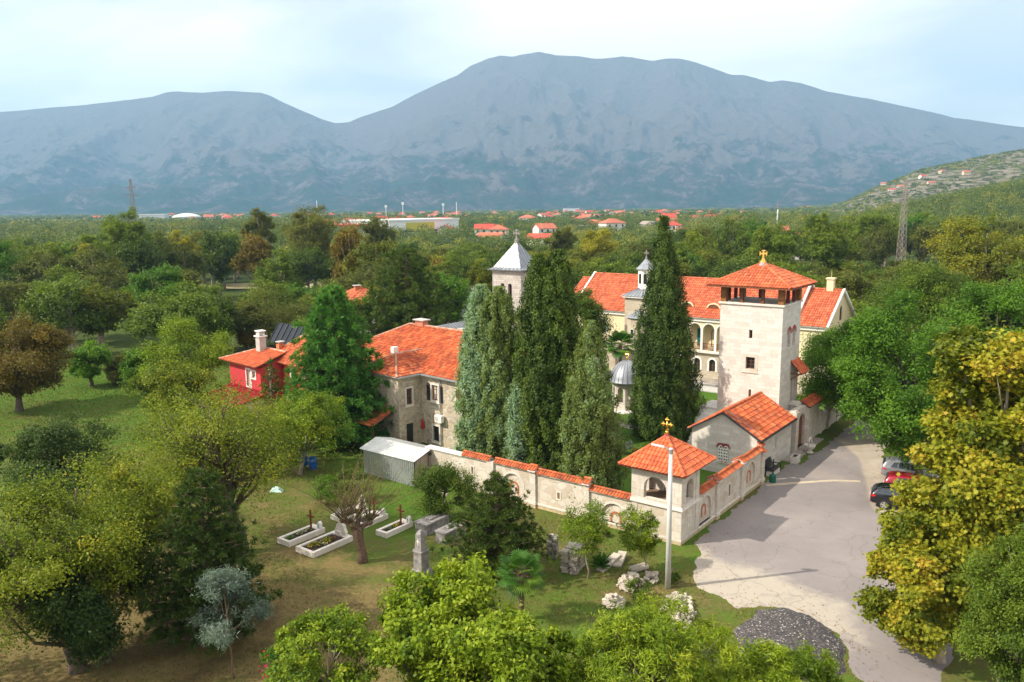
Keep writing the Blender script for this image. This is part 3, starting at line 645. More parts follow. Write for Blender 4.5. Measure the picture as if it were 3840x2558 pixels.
def pier(parent, base, ex, n, x0, x1, z, seed=0, cap=True):
    base, ex, n = Vector(base), Vector(ex), Vector(n); mb = MB()
    mb.panel(base + n * .14, ex, n, rect(x0, x1, .42, z), [], .6, 0); mb.panel(base + n * .2, ex, n, rect(x0 - .05, x1 + .05, .24, .418), [], .7, 1); mb.panel(base + n * .17, ex, n, rect(x0 - .02, x1 + .02, -.1, .24), [], .66, 2)
    if cap:
        c = (x0 + x1) / 2; a = base + n * .3; mb.panel(a, ex, n, [(x0 - .06, z), (x1 + .06, z), (x1 + .06, z + .05), (x0 - .06, z + .05)], [], .9, 1)
    p = mb.build('pier', [M['ashlar_big'], M['trim'], M['plinth']], parent)
    if cap: coping(p, base + ex * (x0 - .06) - n * .02, base + ex * (x1 + .06) - n * .02, n, z + .06, .42, .26, seed)
lw = cthing('garden_wall', 'long pale stone garden wall with orange tile coping running left from the corner pavilion', 'wall')
B0, EX, NN = (0, 0, 0), Y3, -X3
wall_bay(lw, B0, EX, NN, KV + .03, 6.32, 2.12, (3.62, 5.46, .34, 1.62), (4.2, 4.75, .36, .95)); coping(lw, (.06, KV + .03, 0), (.06, 6.32, 0), NN, 2.13, seed=3)
pier(lw, B0, EX, NN, 6.32, 6.70, 2.5, 4)
wall_bay(lw, B0, EX, NN, 6.70, 10.52, 2.42, None, None, (8.62, 8.82, 1.02, 1.45)); coping(lw, (.06, 6.75, 0), (.06, 10.5, 0), NN, 2.43, seed=5)
pier(lw, B0, EX, NN, 10.52, 11.0, 2.55, 6)
wall_bay(lw, B0, EX, NN, 11.0, 14.1, 2.5, (11.6, 13.4, .45, 2.02), (12.2, 12.75, .5, 1.3)); coping(lw, (.06, 11.05, 0), (.06, 14.1, 0), NN, 2.51, seed=7)
pier(lw, B0, EX, NN, 14.1, 14.7, 2.5, 8, False)
wall_bay(lw, B0, EX, NN, 14.7, 17.0, 2.5, None, None, (16.0, 16.2, 1.3, 1.8)); coping(lw, (.06, 14.5, 0), (.06, 17.0, 0), NN, 2.51, seed=9)
wall_bay(lw, B0, EX, NN, 17.0, 20.6, 2.45); MB().box((-.12, 17.0, 2.45), (.5, 20.6, 2.53)).build('flat_coping', M['white'], lw)
rw = cthing('garden_wall', 'pale stone roadside wall with blind arches and dark weathered tile coping', 'wall')
EX, NN = X3, -Y3
wall_bay(rw, B0, EX, NN, KU + .03, 5.0, 2.42, (2.62, 4.35, .34, 2.08), (3.28, 3.7, .7, 1.4)); coping(rw, (KU + .05, .06, 0), (5.0, .06, 0), NN, 2.43, seed=11)
pier(rw, B0, EX, NN, 5.0, 5.45, 2.55, 12)
wall_bay(rw, B0, EX, NN, 5.45, 9.2, 2.5, None, None, (7.2, 7.5, .9, 1.7)); coping(rw, (5.5, .06, 0), (9.2, .06, 0), NN, 2.51, seed=13)
pier(rw, B0, EX, NN, 9.2, 9.65, 2.65, 14)
wall_bay(rw, B0, EX, NN, 9.65, 13.1, 2.58, (10.3, 12.0, .4, 2.25), (10.9, 11.35, .75, 1.5)); coping(rw, (9.7, .06, 0), (13.1, .06, 0), NN, 2.59, seed=15)
pier(rw, B0, EX, NN, 13.1, 13.6, 2.35, 16)
# wall posts at the kiosk corner and under the ledge
surround(k, Vector((0, 0, 0)) + X3 * 1.0 + Z3 * .95, X3, -Y3, .22, .55, .1, name='slit_frame', sill=False, proud=.03)
# --- chapel
c = cthing('stone_chapel', 'small white chapel with red tiled gable roof and twin pierced window below the tower', 'chapel', 13.9, .6)
CL, CW = 7.7, 5.1; apx = 2.6; eh, rh = 3.22, 4.78
mb = MB(); gable = [(0, 0), (CW, 0), (CW, eh - .02), (apx, rh - .05), (0, eh - .02)]
mb.panel((0, 0, 0), Y3, -X3, gable, [rect(2.12, 2.98, .9, 2.35)], .3); mb.panel((.3, 0, 0), X3, -Y3, rect(0, CL - .3, 0, eh), [], .3)
mb.panel((.3, CW, 0), X3, Y3, rect(0, CL - .3, 0, eh), [], .3)
mb.build('walls', M['ashlar'], c)
OV = .35
tiled_roof(c, [[(-.12, -OV, eh - .16), (CL, -OV, eh - .16), (CL, apx, rh), (-.12, apx, rh)], [(CL, CW + OV, eh - .16), (-.12, CW + OV, eh - .16), (-.12, apx, rh), (CL, apx, rh)]], 'tile_old', [((-.1, apx, rh), (CL, apx, rh))], 'darkfascia', tw=.2, tl=.39, seed=5)
mb = MB()
for a, b in (((-.17, -OV - .03, eh - .2), (-.17, apx, rh - .02)), ((-.17, CW + OV + .03, eh - .2), (-.17, apx, rh - .02))): mb.bar(a, b, .1, .2, up=(1, 0, 0))
mb.bar((-.2, -OV - .05, eh - .2), (CL, -OV - .05, eh - .2), .12, .12); mb.build('fascia', M['darkfascia'], c)
mb = MB(); mb.bar((.35, -.1, eh + .12), (.35, apx - .1, rh + .1), .03); mb.build('lightning_rod', M['galv'], c)
mb = MB(); w0 = 2.15
for i in (0, 1):
    x = 2.14 + i * .42
    mb.panel((-.03, 0, 0), Y3, -X3, arch(x + .01, x + .40, .95, 2.2), [], .1, 0)
    for zz_ in range(4):
        for xx in (x + .11, x + .29):
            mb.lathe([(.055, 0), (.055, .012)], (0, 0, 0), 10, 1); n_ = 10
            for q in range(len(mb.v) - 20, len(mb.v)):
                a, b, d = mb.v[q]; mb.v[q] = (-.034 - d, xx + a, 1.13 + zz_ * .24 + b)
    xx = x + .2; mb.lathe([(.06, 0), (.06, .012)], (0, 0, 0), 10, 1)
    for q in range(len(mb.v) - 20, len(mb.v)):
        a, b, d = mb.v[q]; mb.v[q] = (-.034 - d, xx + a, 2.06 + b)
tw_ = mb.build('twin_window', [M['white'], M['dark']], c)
mb = MB()
for cy in (2.345, 2.765): voussoirs(mb, (-.035, 0, 0), Y3, -X3, cy, 2.0, .21, .37, 15, 0, .5)
mb.build('brick_arches', M['brickred'], tw_)
MB().box((-.1, 2.05, .84), (.05, 3.08, .9)).box((-.08, 2.3, .9), (-.02, 2.4, 1.0), 1).box((-.08, 2.55, .9), (-.02, 2.65, .98), 1).build('sill', [M['trim'], M['brick']], tw_)
MB().box((-.01, -.18, 0), (.5, .02, 2.6)).build('corner_pier', M['ashlar_big'], c)
tiled_roof(c, [[(-.08, -.42, 2.62), (.62, -.42, 2.62), (.62, .0, 2.85), (-.08, .0, 2.85)]], 'tile_new', name='pier_roof', seed=8, base='trim')
for x in (.9, 4.0): MB().box((x, -.004, 1.5), (x + .2, .01, 2.3)).build('slit_window', M['limegrey'], c)
MB().box((7.35, -.25, 2.95), (7.42, -.02, 3.0)).ball((7.38, -.28, 2.93), .07).build('security_camera', M['white'], c)
# --- tower
t = cthing('stone_tower', 'tall square white ashlar tower with open belfry posts and a low orange tile roof', 'tower', 21.6, 1.7)
TD, TW, TZ = 4.5, 5.25, 11.93
mb = MB()
mb.panel((0, 0, 0), Y3, -X3, rect(0, TW, 0, TZ), [rect(2.43, 2.72, 9.2, 9.9), rect(2.14, 2.90, 6.65, 7.64), rect(2.36, 2.57, 4.22, 4.93)], .45)
mb.panel((.45, 0, 0), X3, -Y3, rect(0, TD - .45, 0, TZ), [arch(.95, 1.72, 8.4, 9.95), arch(2.12, 2.89, 8.4, 9.95), rect(2.15, 2.85, 3.6, 5.6)], .45)
mb.panel((.45, TW, 0), X3, Y3, rect(0, TD - .45, 0, TZ), [], .45); mb.panel((TD, .45, 0), Y3, X3, rect(0, TW - .9, 0, TZ), [], .45)
mb.box((.5, .5, 10.9), (TD - .5, TW - .5, 11.0))
mb.build('walls', M['ashlar'], t)
mb = MB(); o = .13
for a, b in (((-o, -o), (.5, TW + o)), ((TD - .5, -o), (TD + o, TW + o)), ((.5, -o), (TD - .5, .5)), ((.5, TW - .5), (TD - .5, TW + o))): mb.box((a[0], a[1], TZ), (b[0], b[1], TZ + .17))
mb.build('cornice', M['trim'], t, bevel=.02)
for i, (a, b, s) in enumerate([(.0, .0, .46), (0, TW - .46, .46), (TD - .46, 0, .46), (TD - .46, TW - .46, .46)]): MB().box((a, b, TZ + .17), (a + s, b + s, 13.5)).build('corner_post', M['woodpost'], t)
for a, b in ((0.02, 1.6), (.02, 3.35), (TD - .26, 1.6), (TD - .26, 3.35), (1.35, .02), (2.8, .02), (1.35, TW - .26), (2.8, TW - .26)): MB().box((a, b, TZ + .17), (a + .24, b + .24, 13.5)).build('post', M['wood' if a < .1 else 'woodred'], t)
E0, E1, F0, F1, EZ = -.85, TD + .95, -.85, TW + .85, 13.5
q4 = [(E0, F0, EZ), (E1, F0, EZ), (E1, F1, EZ), (E0, F1, EZ)]; ap = (TD / 2 + .1, TW / 2, 15.2)
ro = tiled_roof(t, [[q4[1], q4[0], ap], [q4[0], q4[3], ap], [q4[2], q4[1], ap], [q4[3], q4[2], ap]], 'tile_tower', [(q, ap) for q in q4], 'woodred', tw=.26, tl=.40, rr=.13, seed=7)
mb = MB()
for q in range(4): mb.bar(Vector(q4[q]) - Z3 * .06, Vector(q4[(q + 1) % 4]) - Z3 * .06, .12, .1)
mb.bar((.2, .2, 13.4), (.2, TW - .2, 13.4), .2, .2); mb.bar((TD - .2, .2, 13.4), (TD - .2, TW - .2, 13.4), .2, .2); mb.build('eaves_beam', M['wood'], ro)
MB().lathe([(.5, -.16), (.3, .02), (.22, .1)], ap, 12).build('cap', M['lead'], ro)
mb = MB(); cross_bits(mb, .9, .60, .12, 'flared'); mb.box((-.2, -.22, -.12), (.2, .22, 0)); mb.build('cross', M['goldpaint'], t, loc=(ap[0], ap[1], ap[2] + .2))
for (y, z, w, h, md) in ((2.43, 9.2, .29, .7, 'wood'), (2.14, 6.65, .76, .99, 'wood'), (2.36, 4.22, .21, .71, 'wood')):
    window(t, (.18, y, z), Y3, -X3, w, h, frame=md, mull=1 if w > .5 else 0, bars=2 if w > .5 else 0, depth=.12)
surround(t, (0, 2.14, 6.65), Y3, -X3, .76, .99, .27, mat='ashlar_big', proud=.02)
mb = MB(); mb2 = MB()
for cx in (1.78, 2.95): voussoirs(mb, (.0, -.02, 0), X3, -Y3, cx, 9.56, .385, .62, 15, 0, .55); mb2.panel((.0, .2, 0), X3, -Y3, arch(cx - .385, cx + .385, 8.4, 9.95), [], .05)
vo = mb.build('brick_arches', M['brickred'], t); mb2.build('belfry_opening', M['limegrey'], t)
mb = MB(); mb.lathe([(.1, 8.4), (.1, 9.5), (.16, 9.6)], (2.365, .02, 0), 10); mb.box((1.3, -.06, 8.32), (3.45, .02, 8.4)); mb.build('column', M['trim'], t)
# canopy, shuttered opening and corbel on the road face
cn = tiled_roof(t, [[(2.55, -.95, 6.15), (4.25, -.95, 6.15), (4.25, 0, 7.15), (2.55, 0, 7.15)]], 'tile_new', [((2.55, -.93, 6.2), (2.55, 0, 7.18)), ((4.25, -.93, 6.2), (4.25, 0, 7.18))], 'darkfascia', name='canopy', seed=9)
mb = MB()
for x in (2.65, 4.1): MB().bar((x, -.8, 6.15), (x, 0, 5.6), .1).bar((x, -.85, 6.12), (x, 0, 6.12), .1).build('bracket', M['wood'], cn)
MB().box((2.55, -.65, 3.65), (3.35, -.02, 3.72)).box((2.45, -.75, 3.42), (3.5, -.0, 3.64)).box((2.6, -.5, 3.1), (3.35, -.0, 3.42)).box((2.6, -.22, 2.8), (3.35, 0, 3.1)).build('corbel', M['trim'], t, bevel=.04)
MB().box((2.62, -.03, 3.72), (2.72, .1, 5.6)).box((3.25, -.03, 3.72), (3.35, .1, 5.6)).box((2.6, .25, 3.6), (3.3, .3, 5.6), 1).build('doorway', [M['trim'], M['woodred']], t)
MB().box((.35, -.02, 2.9), (.45, -.3, 2.96)).ball((.4, -.32, 2.93), .07).build('security_camera', M['white'], t)
# gatehouse wall along the road
g = cthing('gate_wall', 'shaded stone gate arch and wall below the tall tower at the roadside', 'gate', 22.4, .55)
mb = MB(); mb.panel((0, 0, 0), X3, -Y3, rect(0, 6.4, 0, 3.4), [arch(.75, 2.6, -.01, 2.9)], .5); mb.build('wall', M['ashlar_big'], g)
MB().box((-.15, -.12, 0), (.55, 1.1, 3.3)).box((2.75, -.15, 0), (3.1, .3, 3.4)).build('buttress', M['ashlar_big'], g)
MB().box((.7, .25, 0), (2.65, .3, 2.9)).build('gate_leaf', M['wood'], g)
tiled_roof(g, [[(2.6, -.35, 3.25), (6.5, -.35, 3.25), (6.5, .5, 3.7), (2.6, .5, 3.7)]], 'tile_old', name='roof', seed=10)
g = cthing('garden_wall', 'low shaded boundary wall with piers beyond the gate along the road', 'wall', 29, .5)
mb = MB()
for i in range(5): mb.box((i * 2.6, -.1, 0), (i * 2.6 + .5, .4, 2.1)); mb.box((i * 2.6 + .5, 0, 0), (i * 2.6 + 2.6, .3, 1.6))
mb.build('wall_body', M['ashlar_big'], g)
# outdoor stair beside the tower
mb = MB()
for i in range(9): mb.box((-1.9 + .27 * i, 0, 0), (.4, 1.6, .3 + .3 * i), 0)
s = cthing('stone_stair', 'white stone steps climbing against the courtyard side of the tower', 'stairs', 21.3, 6.98); mb.build('steps', M['white'], s); MB().box((.4, .0, 0), (3, 1.6, 2.9)).build('landing', M['ashlar'], s)
# --- cream residence
r = cthing('residence', 'long cream stucco residence with red roof, white arcade and balcony behind the tower', 'building', 43, 4.2)
def Vd(v): return v - 4.2
RL = 38.0; E = 7.45; RZ = 11.4
mb = MB(); holes = []
cols = [14.62 + 1.655 * i for i in range(6)]   # arcade columns
arches = [(Vd(a) + .13, Vd(a + 1.655) - .13, 3.72, 6.75) for a in cols[:-1]]
wins = [(Vd(v) - .4, Vd(v) + .4, 4.6, 6.2) for v in (8.4, 11.3, 30.9, 33.4)]
gw = [(Vd(v) - .38, Vd(v) + .38, 1.35, 2.75) for v in (12.5, 14.75, 16.57, 18.4, 20.2, 22.0)]
mb.panel((0, 0, 0), Y3, -X3, rect(0, Vd(36.5), 3.6, E), [arch(*a) for a in arches + wins], .35)
wl = mb.build('upper_wall', M['stucco'], r)
mb = MB(); mb.panel((0, 0, 0), Y3, -X3, rect(0, Vd(36.5), 0, 3.598), [arch(*a) for a in gw], .35); mb.build('lower_wall', M['block_cream'], r)
mb = MB()
mb.panel((0, 0, 0), X3, -Y3, [(.352, 0), (10, 0), (10, E), (5, 10.7), (.352, E + .2)], [arch(4.4, 5.4, 7.6, 9.2), rect(2.0, 3.0, 4.4, 5.9), rect(7.0, 8.0, 4.4, 5.9)], .35)
mb.box((.36, .36, 0), (10, Vd(36.5), .05)); mb.box((9.7, .4, 0), (10, Vd(36.5), E))
mb.panel((1.75, .36, 0), Y3, -X3, rect(0, Vd(36), 3.6, E - .1), [], .2)
mb.build('gable_wall', M['stucco'], r)
MB().box((-.35, Vd(14.3), 3.45), (1.75, Vd(23.2), 3.62)).build('balcony_floor', M['trim'], r)
MB().box((-.22, -.1, E - .42), (.0, Vd(27.0), E - .02)).box((-.22, Vd(27.6), E - .42), (0, Vd(36.5), E - .02)).build('white_cornice', M['white'], r)
for a in arches:
    mb = MB(); ro_, ri = arch(a[0] - .13, a[1] + .13, 5.2, 6.9)[2:], arch(a[0], a[1], 5.2, a[3])[2:]
    mb.panel((-.05, 0, 0), Y3, -X3, ro_ + ri[::-1], [], .05); mb.build('arch_moulding', M['white'], r)
for v in cols: MB().box((-.06, Vd(v) - .125, 3.6), (.24, Vd(v) + .125, 6.1)).build('column', M['white'], r)
mb = MB()
for i, v in enumerate(cols[:-1]):
    mb.box((.05, Vd(v) + .13, 4.45), (.13, Vd(v) + 1.52, 4.52)); mb.box((.05, Vd(v) + .13, 3.72), (.13, Vd(v) + 1.52, 3.78))
    for q in range(11): y = Vd(v) + .2 + q * .125; mb.tube([(.09, y, 3.78), (.09, y, 3.95), (.09, y, 4.2), (.09, y, 4.45)], [.025, .045, .03, .025], 5)
mb.build('balustrade', M['wood'], r)
window(r, (1.70, Vd(16.75), 3.9), Y3, -X3, .75, 1.9, frame='wood', name='balcony_door'); MB().box((1.62, Vd(18.5), 3.9), (1.7, Vd(19.2), 5.9)).build('door_curtain', M['teal'], r)
window(r, (1.70, Vd(20.4), 3.9), Y3, -X3, .75, 1.9, frame='wood', name='balcony_door')
for a in wins + gw:
    window(r, (.15, a[0], a[2]), Y3, -X3, a[1] - a[0], a[3] - a[2], True, bars=2); surround(r, (0, a[0], a[2]), Y3, -X3, a[1] - a[0], a[3] - a[2], .2, True, 'white', sill=False)
MB().box((-.04, -.004, E - .3), (.3, .3, E)).build('corner_trim', M['white'], r)
window(r, (4.4, .1, 7.6), X3, -Y3, 1.0, 1.6, True, bars=1)
for x in (2.0, 7.0): window(r, (x, .1, 4.4), X3, -Y3, 1.0, 1.5, frame='white')
v_a, v_b = Vd(7.45), Vd(35.1)
mk = lambda y0, y1, rz: [[(-.45, y0, E), (-.45, y1, E), (5, y1, rz), (5, y0, rz)], [(10.4, y1, E), (10.4, y0, E), (5, y0, rz), (5, y1, rz)]]
tiled_roof(r, mk(-.1, v_a, 10.85), 'tile_cream', [((5, -.1, 10.85), (5, v_a, 10.85))], 'white', tw=.26, tl=.42, seed=21, rr=.13)
tiled_roof(r, mk(v_a + .12, v_b, RZ), 'tile_cream', [((5, v_a, RZ), (5, v_b, RZ))], 'white', tw=.26, tl=.42, seed=22, rr=.13)
tiled_roof(r, mk(v_b + .12, Vd(37.0), 10.8), 'tile_cream', [((5, v_b, 10.8), (5, Vd(37.0), 10.8))], 'white', tw=.26, tl=.42, seed=23, rr=.13)
for y, rz in ((-.18, 10.9), (v_a + .03, RZ + .12), (v_b + .03, RZ + .12)):
    for x in (-.5, 10.45): MB().bar((x, y, E - .02), (5, y, rz + .02), .2, .3).build('verge_coping', M['white'], r)
MB().box((4.7, .9, 10.2), (5.4, 1.6, 12.0)).box((4.6, .8, 12.0), (5.5, 1.7, 12.15)).box((5.0, 1.2, 12.15), (5.03, 1.23, 12.9)).build('chimney', M['stucco'], r)
def eyebrow(y):
    n = 10; mb = MB(); x0 = 1.0; zb = 8.52; w = .8; hh = .55; vs = []
    for i in range(n + 1):
        a = math.pi * i / n; yy, zz = y + w * math.cos(a), zb + hh * math.sin(a)
        zr = zb - .0; xb = 1.0 + hh * math.sin(a) / .72
        vs += [(x0 - .25, yy, zz), (xb + .3, yy, zz + .05)]
    mb.add(vs, [(2 * i, 2 * i + 1, 2 * i + 3, 2 * i + 2) for i in range(n)], 0, .4)
    d = mb.build('eyebrow_dormer', M['tile_cream'], r)
    mb = MB(); ro_ = [(y + (w + .02) * math.cos(math.pi * i / n), zb + (hh + .02) * math.sin(math.pi * i / n)) for i in range(n + 1)]; ri = [(y + (w - .14) * math.cos(math.pi * i / n), zb + (hh - .14) * math.sin(math.pi * i / n)) for i in range(n + 1)]
    mb.panel((x0 - .27, 0, 0), Y3, -X3, ro_ + ri[::-1], [], .1); mb.build('dormer_trim', M['stucco'], d)
    MB().panel((x0 - .2, 0, 0), Y3, -X3, ri, [], .03).build('dormer_glass', M['wood'], d)
for v in (16.95, 20.2, 24.0): eyebrow(Vd(v))
# stone bay with lead roofs and the little belfry
b = cthing('bell_turret', 'white stone bay with grey metal roofs and small belfry on the cream residence', 'turret', 41.4, 25.1)
mb = MB(); mb.box((0, -1.9, 3.9), (2, 1.95, 9.6)); mb.build('bay_wall', M['block_cream'], b)
ag = [(1.25 * math.cos(a), 1.35 * math.sin(a)) for a in [math.pi / 2 + math.pi * i / 5 for i in range(6)]]
mb = MB(); kx = [(x - .0, y + .05, z) for z in (3.9, 7.15) for x, y in ag]; mb.add(kx, [(i, i + 1, i + 7, i + 6) for i in range(5)] + [(5, 0, 6, 11), tuple(range(5, -1, -1)), tuple(range(6, 12))]); mb.build('apse', M['block_cream'], b)
mb = MB(); kk = [(x * 1.2, y * 1.2 + .05, 7.15) for x, y in ag] + [(0, .05, 8.1)]; mb.add(kk, [(i, i + 1, 6) for i in range(5)] + [tuple(range(5, -1, -1))])
mb.add([(-.4, -2.2, 9.6), (2.3, -2.2, 9.6), (2.3, 2.3, 9.6), (-.4, 2.3, 9.6), (1.3, .05, 10.75)], [(0, 1, 4), (1, 2, 4), (2, 3, 4), (3, 0, 4), (3, 2, 1, 0)])
lr = mb.build('lead_roof', M['lead'], b)
mb = MB()
for i in range(9): mb.bar((-.4, -2.0 + .5 * i, 9.62), (1.25, .05 + (-2.0 + .5 * i) * .05, 10.75), .04)
mb.build('roof_seams', M['seam'], lr)
MB().box((-.3, -2.1, 9.4), (2.1, 2.15, 9.6)).build('eaves', M['white'], b)
mb = MB(); mb.lathe([(.95, 10.2), (.95, 12.5), (1.05, 12.55), (1.05, 12.7)], (1.6, .05, 0), 8); bt = mb.build('belfry_wall', M['white'], b)
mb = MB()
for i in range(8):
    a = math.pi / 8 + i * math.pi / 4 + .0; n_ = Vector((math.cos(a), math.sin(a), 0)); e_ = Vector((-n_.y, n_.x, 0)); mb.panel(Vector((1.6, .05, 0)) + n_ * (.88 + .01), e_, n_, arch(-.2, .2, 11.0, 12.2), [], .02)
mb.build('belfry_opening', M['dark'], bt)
mb = MB(); mb.lathe([(1.25, 12.7), (.6, 13.35), (.08, 13.9)], (1.6, .05, 0), 8); mb.build('belfry_roof', M['lead'], b)
mb = MB(); cross_bits(mb, .9, .5, .09, 'flared'); mb.ball((0, 0, 0), .14); mb.build('cross', M['oldstone'], b, loc=(1.6, .05, 13.95))
window(b, (-1.28, .0, 4.7), Y3, -X3, .5, 1.2, True, frame='white', mull=0, name='apse_window')
# --- octagonal pavilion with a ribbed dome
p = cthing('garden_pavilion', 'octagonal stone pavilion with a ribbed grey metal dome on the lawn behind the cypresses', 'pavilion', 26.9, 18.6)
PR = 1.42
def octo(r, z, ph=math.pi / 8): return [Vector((r * math.cos(ph + i * math.pi / 4), r * math.sin(ph + i * math.pi / 4), z)) for i in range(8)]
P8 = octo(PR, 0); mb = MB()
for i in range(8):
    a, b_ = P8[i], P8[(i + 1) % 8]; e_ = (b_ - a).normalized(); n_ = Vector((e_.y, -e_.x, 0)); w_ = (b_ - a).length
    if n_.dot(a) < 0: n_ = -n_
    mb.panel(a, e_, n_, rect(.0, w_, .15, 2.95), [arch(w_ / 2 - .3, w_ / 2 + .3, .95, 2.45)], .18)
mb.build('walls', M['ashlar_big'], p)
MB().lathe([(2.05, -.1), (2.05, .1), (1.9, .22), (1.6, .22)], (0, 0, 0), 8, ph=math.pi / 8).build('plinth_step', M['trim'], p)
mb = MB(); dp = [(1.85, 2.93), (1.8, 3.0), (1.72, 3.35), (1.5, 3.9), (1.1, 4.45), (.6, 4.85), (.15, 5.02)]; mb.lathe(dp, (0, 0, 0), 24)
dm = mb.build('dome', M['lead'], p, True); mb = MB()
for i in range(24):
    a = i * math.pi / 12; mb.tube([(r_ * 1.012 * math.cos(a), r_ * 1.012 * math.sin(a), z_) for r_, z_ in dp], .022, 4)
mb.build('dome_ribs', M['seam'], dm)
mb = MB(); cross_bits(mb, .72, .42, .08, 'trefoil'); mb.build('cross', M['gold'], p, loc=(0, 0, 5.08))
# --- church bell tower beyond
b = cthing('church_tower', 'square stone church tower with steep grey metal pyramid roof behind the junipers', 'tower', 29.3, 33.4)
TS = 4.0; mb = MB()
mb.panel((0, 0, 0), Y3, -X3, rect(0, TS, 0, 13.1), [arch(1.25, 1.8, 9.4, 11.6), arch(2.3, 2.85, 9.4, 11.6)], .5); mb.panel((.5, 0, 0), X3, -Y3, rect(0, TS - .5, 0, 13.1), [arch(.7, 1.25, 9.4, 11.6), arch(1.75, 2.3, 9.4, 11.6)], .5)
mb.panel((.5, TS, 0), X3, Y3, rect(0, TS - .5, 0, 13.1), [], .5); mb.panel((TS, .5, 0), Y3, X3, rect(0, TS - 1, 0, 13.1), [], .5); mb.build('walls', M['block_church'], b)
for y in (1.25, 2.3): window(b, (.3, y, 9.4), Y3, -X3, .55, 2.2, True, frame='wood', mull=0, bars=2, name='shuttered_opening')
o = .38; mb = MB(); bs = [(-o, -o, 13.1), (TS + o, -o, 13.1), (TS + o, TS + o, 13.1), (-o, TS + o, 13.1)]; md = [(.1, .1, 13.35), (TS - .1, .1, 13.35), (TS - .1, TS - .1, 13.35), (.1, TS - .1, 13.35)]; ap = (TS / 2, TS / 2, 16.3)
mb.add(bs + md + [ap], [(i, (i + 1) % 4, 4 + (i + 1) % 4, 4 + i) for i in range(4)] + [(4 + i, 4 + (i + 1) % 4, 8) for i in range(4)] + [(3, 2, 1, 0)]); rf = mb.build('roof', M['lead'], b)
mb = MB(); ap_ = Vector(ap)
for s_ in range(4):
    a, c_ = Vector(md[s_]), Vector(md[(s_ + 1) % 4]); a0, c0 = Vector(bs[s_]), Vector(bs[(s_ + 1) % 4]); mid = (a + c_) / 2
    for i in range(9):
        f_ = i / 8; q = a + (c_ - a) * f_; t_ = 1 - abs(f_ - .5) * 2; top = q + (ap_ - mid) * t_
        mb.bar(a0 + (c0 - a0) * f_ + Z3 * .02, q + Z3 * .02, .05, .05); mb.bar(q, top, .05, .05)
    mb.bar(a0, c0, .14, .12)
mb.build('roof_seams', M['seam'], rf)
mb = MB(); cross_bits(mb, 1.15, .8, .15, 'flared'); mb.ball((0, 0, -.05), .26); mb.lathe([(.3, -.3), (.1, .1)], (0, 0, 0), 8); mb.build('cross', M['oldstone'], b, loc=(ap[0], ap[1], 16.35))
# --- church body, low grey roof
b = cthing('church_nave', 'low white church building with a grey metal gable roof behind the stone house', 'building', 27, 42)
mb = MB(); mb.panel((0, 0, 0), Y3, -X3, [(0, 0), (4.6, 0), (4.6, 5.0), (2.3, 6.2), (0, 5.0)], [], 9); mb.build('walls', M['white'], b)
mb = MB(); slab(mb, [(-.3, -.3, 4.85), (9, -.3, 4.85), (9, 2.3, 6.3), (-.3, 2.3, 6.3)], .1); slab(mb, [(9, 4.9, 4.85), (-.3, 4.9, 4.85), (-.3, 2.3, 6.3), (9, 2.3, 6.3)], .1); rf = mb.build('roof', M['lead'], b)
mb = MB()
for i in range(19): mb.bar((-.25 + i * .5, -.3, 4.9), (-.25 + i * .5, 2.3, 6.34), .05)
mb.build('roof_seams', M['seam'], rf)
MB().box((1, -1.0, 4.2), (1.7, -.4, 6.0)).box((.9, -1.1, 6.0), (1.8, -.3, 6.1), 1).build('chimney', [M['brick'], M['concrete']], b)
# --- old stone house, its axes turned a little
A6 = R_(6.5); HO = pl(6.45, 24); HROT = ROT - A6
HUv = U * math.cos(A6) - VV * math.sin(A6); HVv = VV * math.cos(A6) + U * math.sin(A6)
def hl(u, v, z=0): return HO + HUv * u + HVv * v + Vector((0, 0, z))
h = thing('stone_house', 'old rubble stone house with a large weathered orange tile roof and dark shutters', 'house', HO, HROT)
cv, wu, HL0, HL1, HE, HR, RU = 3.48, -2.5, -5.2, 16.5, 6.12, 9.0, 5.45
mb = MB()
fw = [(1.33, 2.12, 4.0, 5.3), (1.30, 2.05, .45, 1.75), (-1.75, -.95, 4.0, 5.35), (-2.0, -1.2, .6, 1.9), (-4.6, -3.8, 4.0, 5.35), (-4.6, -3.8, .6, 1.9)]
mb.panel((0, 0, 0), Y3, -X3, rect(HL0, cv, -.3, HE), [rect(*a) for a in fw], .5)
ww = [(wu + .85, wu + 1.45, 3.6, 5.0), (wu + .75, wu + 1.55, -.1, 1.95)]
mb.panel((0, cv, 0), X3, -Y3, rect(wu, 0, -.3, HE), [rect(*a) for a in ww], .5)
mb.panel((wu, 0, 0), Y3, -X3, rect(cv + .5, 8.6, -.3, HE), [], .5); mb.panel((0, 8.6, 0), X3, Y3, rect(wu + .5, 0, -.3, HE), [], .5)
mb.panel((0, 0, 0), Y3, -X3, rect(8.6, HL1, -.3, HE), [], .5); mb.panel((0, HL0, 0), X3, -Y3, [(.5, -.3), (11, -.3), (11, HE), (RU, HR - .3), (.5, HE + .2)], [], .5); mb.panel((0, HL1, 0), X3, Y3, rect(.5, 11, -.3, HE), [], .5)
mb.build('walls', M['rubble'], h)
for i, a in enumerate(fw):
    surround(h, (0, a[0], a[2]), Y3, -X3, a[1] - a[0], a[3] - a[2], .17, mat='trim', proud=.03)
    if i != 1: window(h, (.12, a[0], a[2]), Y3, -X3, a[1] - a[0], a[3] - a[2], frame='woodpost' if i == 0 else 'wood', pane='curtain' if i in (0, 3) else 'glass', bars=2)
    else: MB().panel((.1, a[0], a[2]), Y3, -X3, rect(0, a[1] - a[0], 0, a[3] - a[2]), [], .05).build('iron_grille', M['iron'], h)
mb = MB()
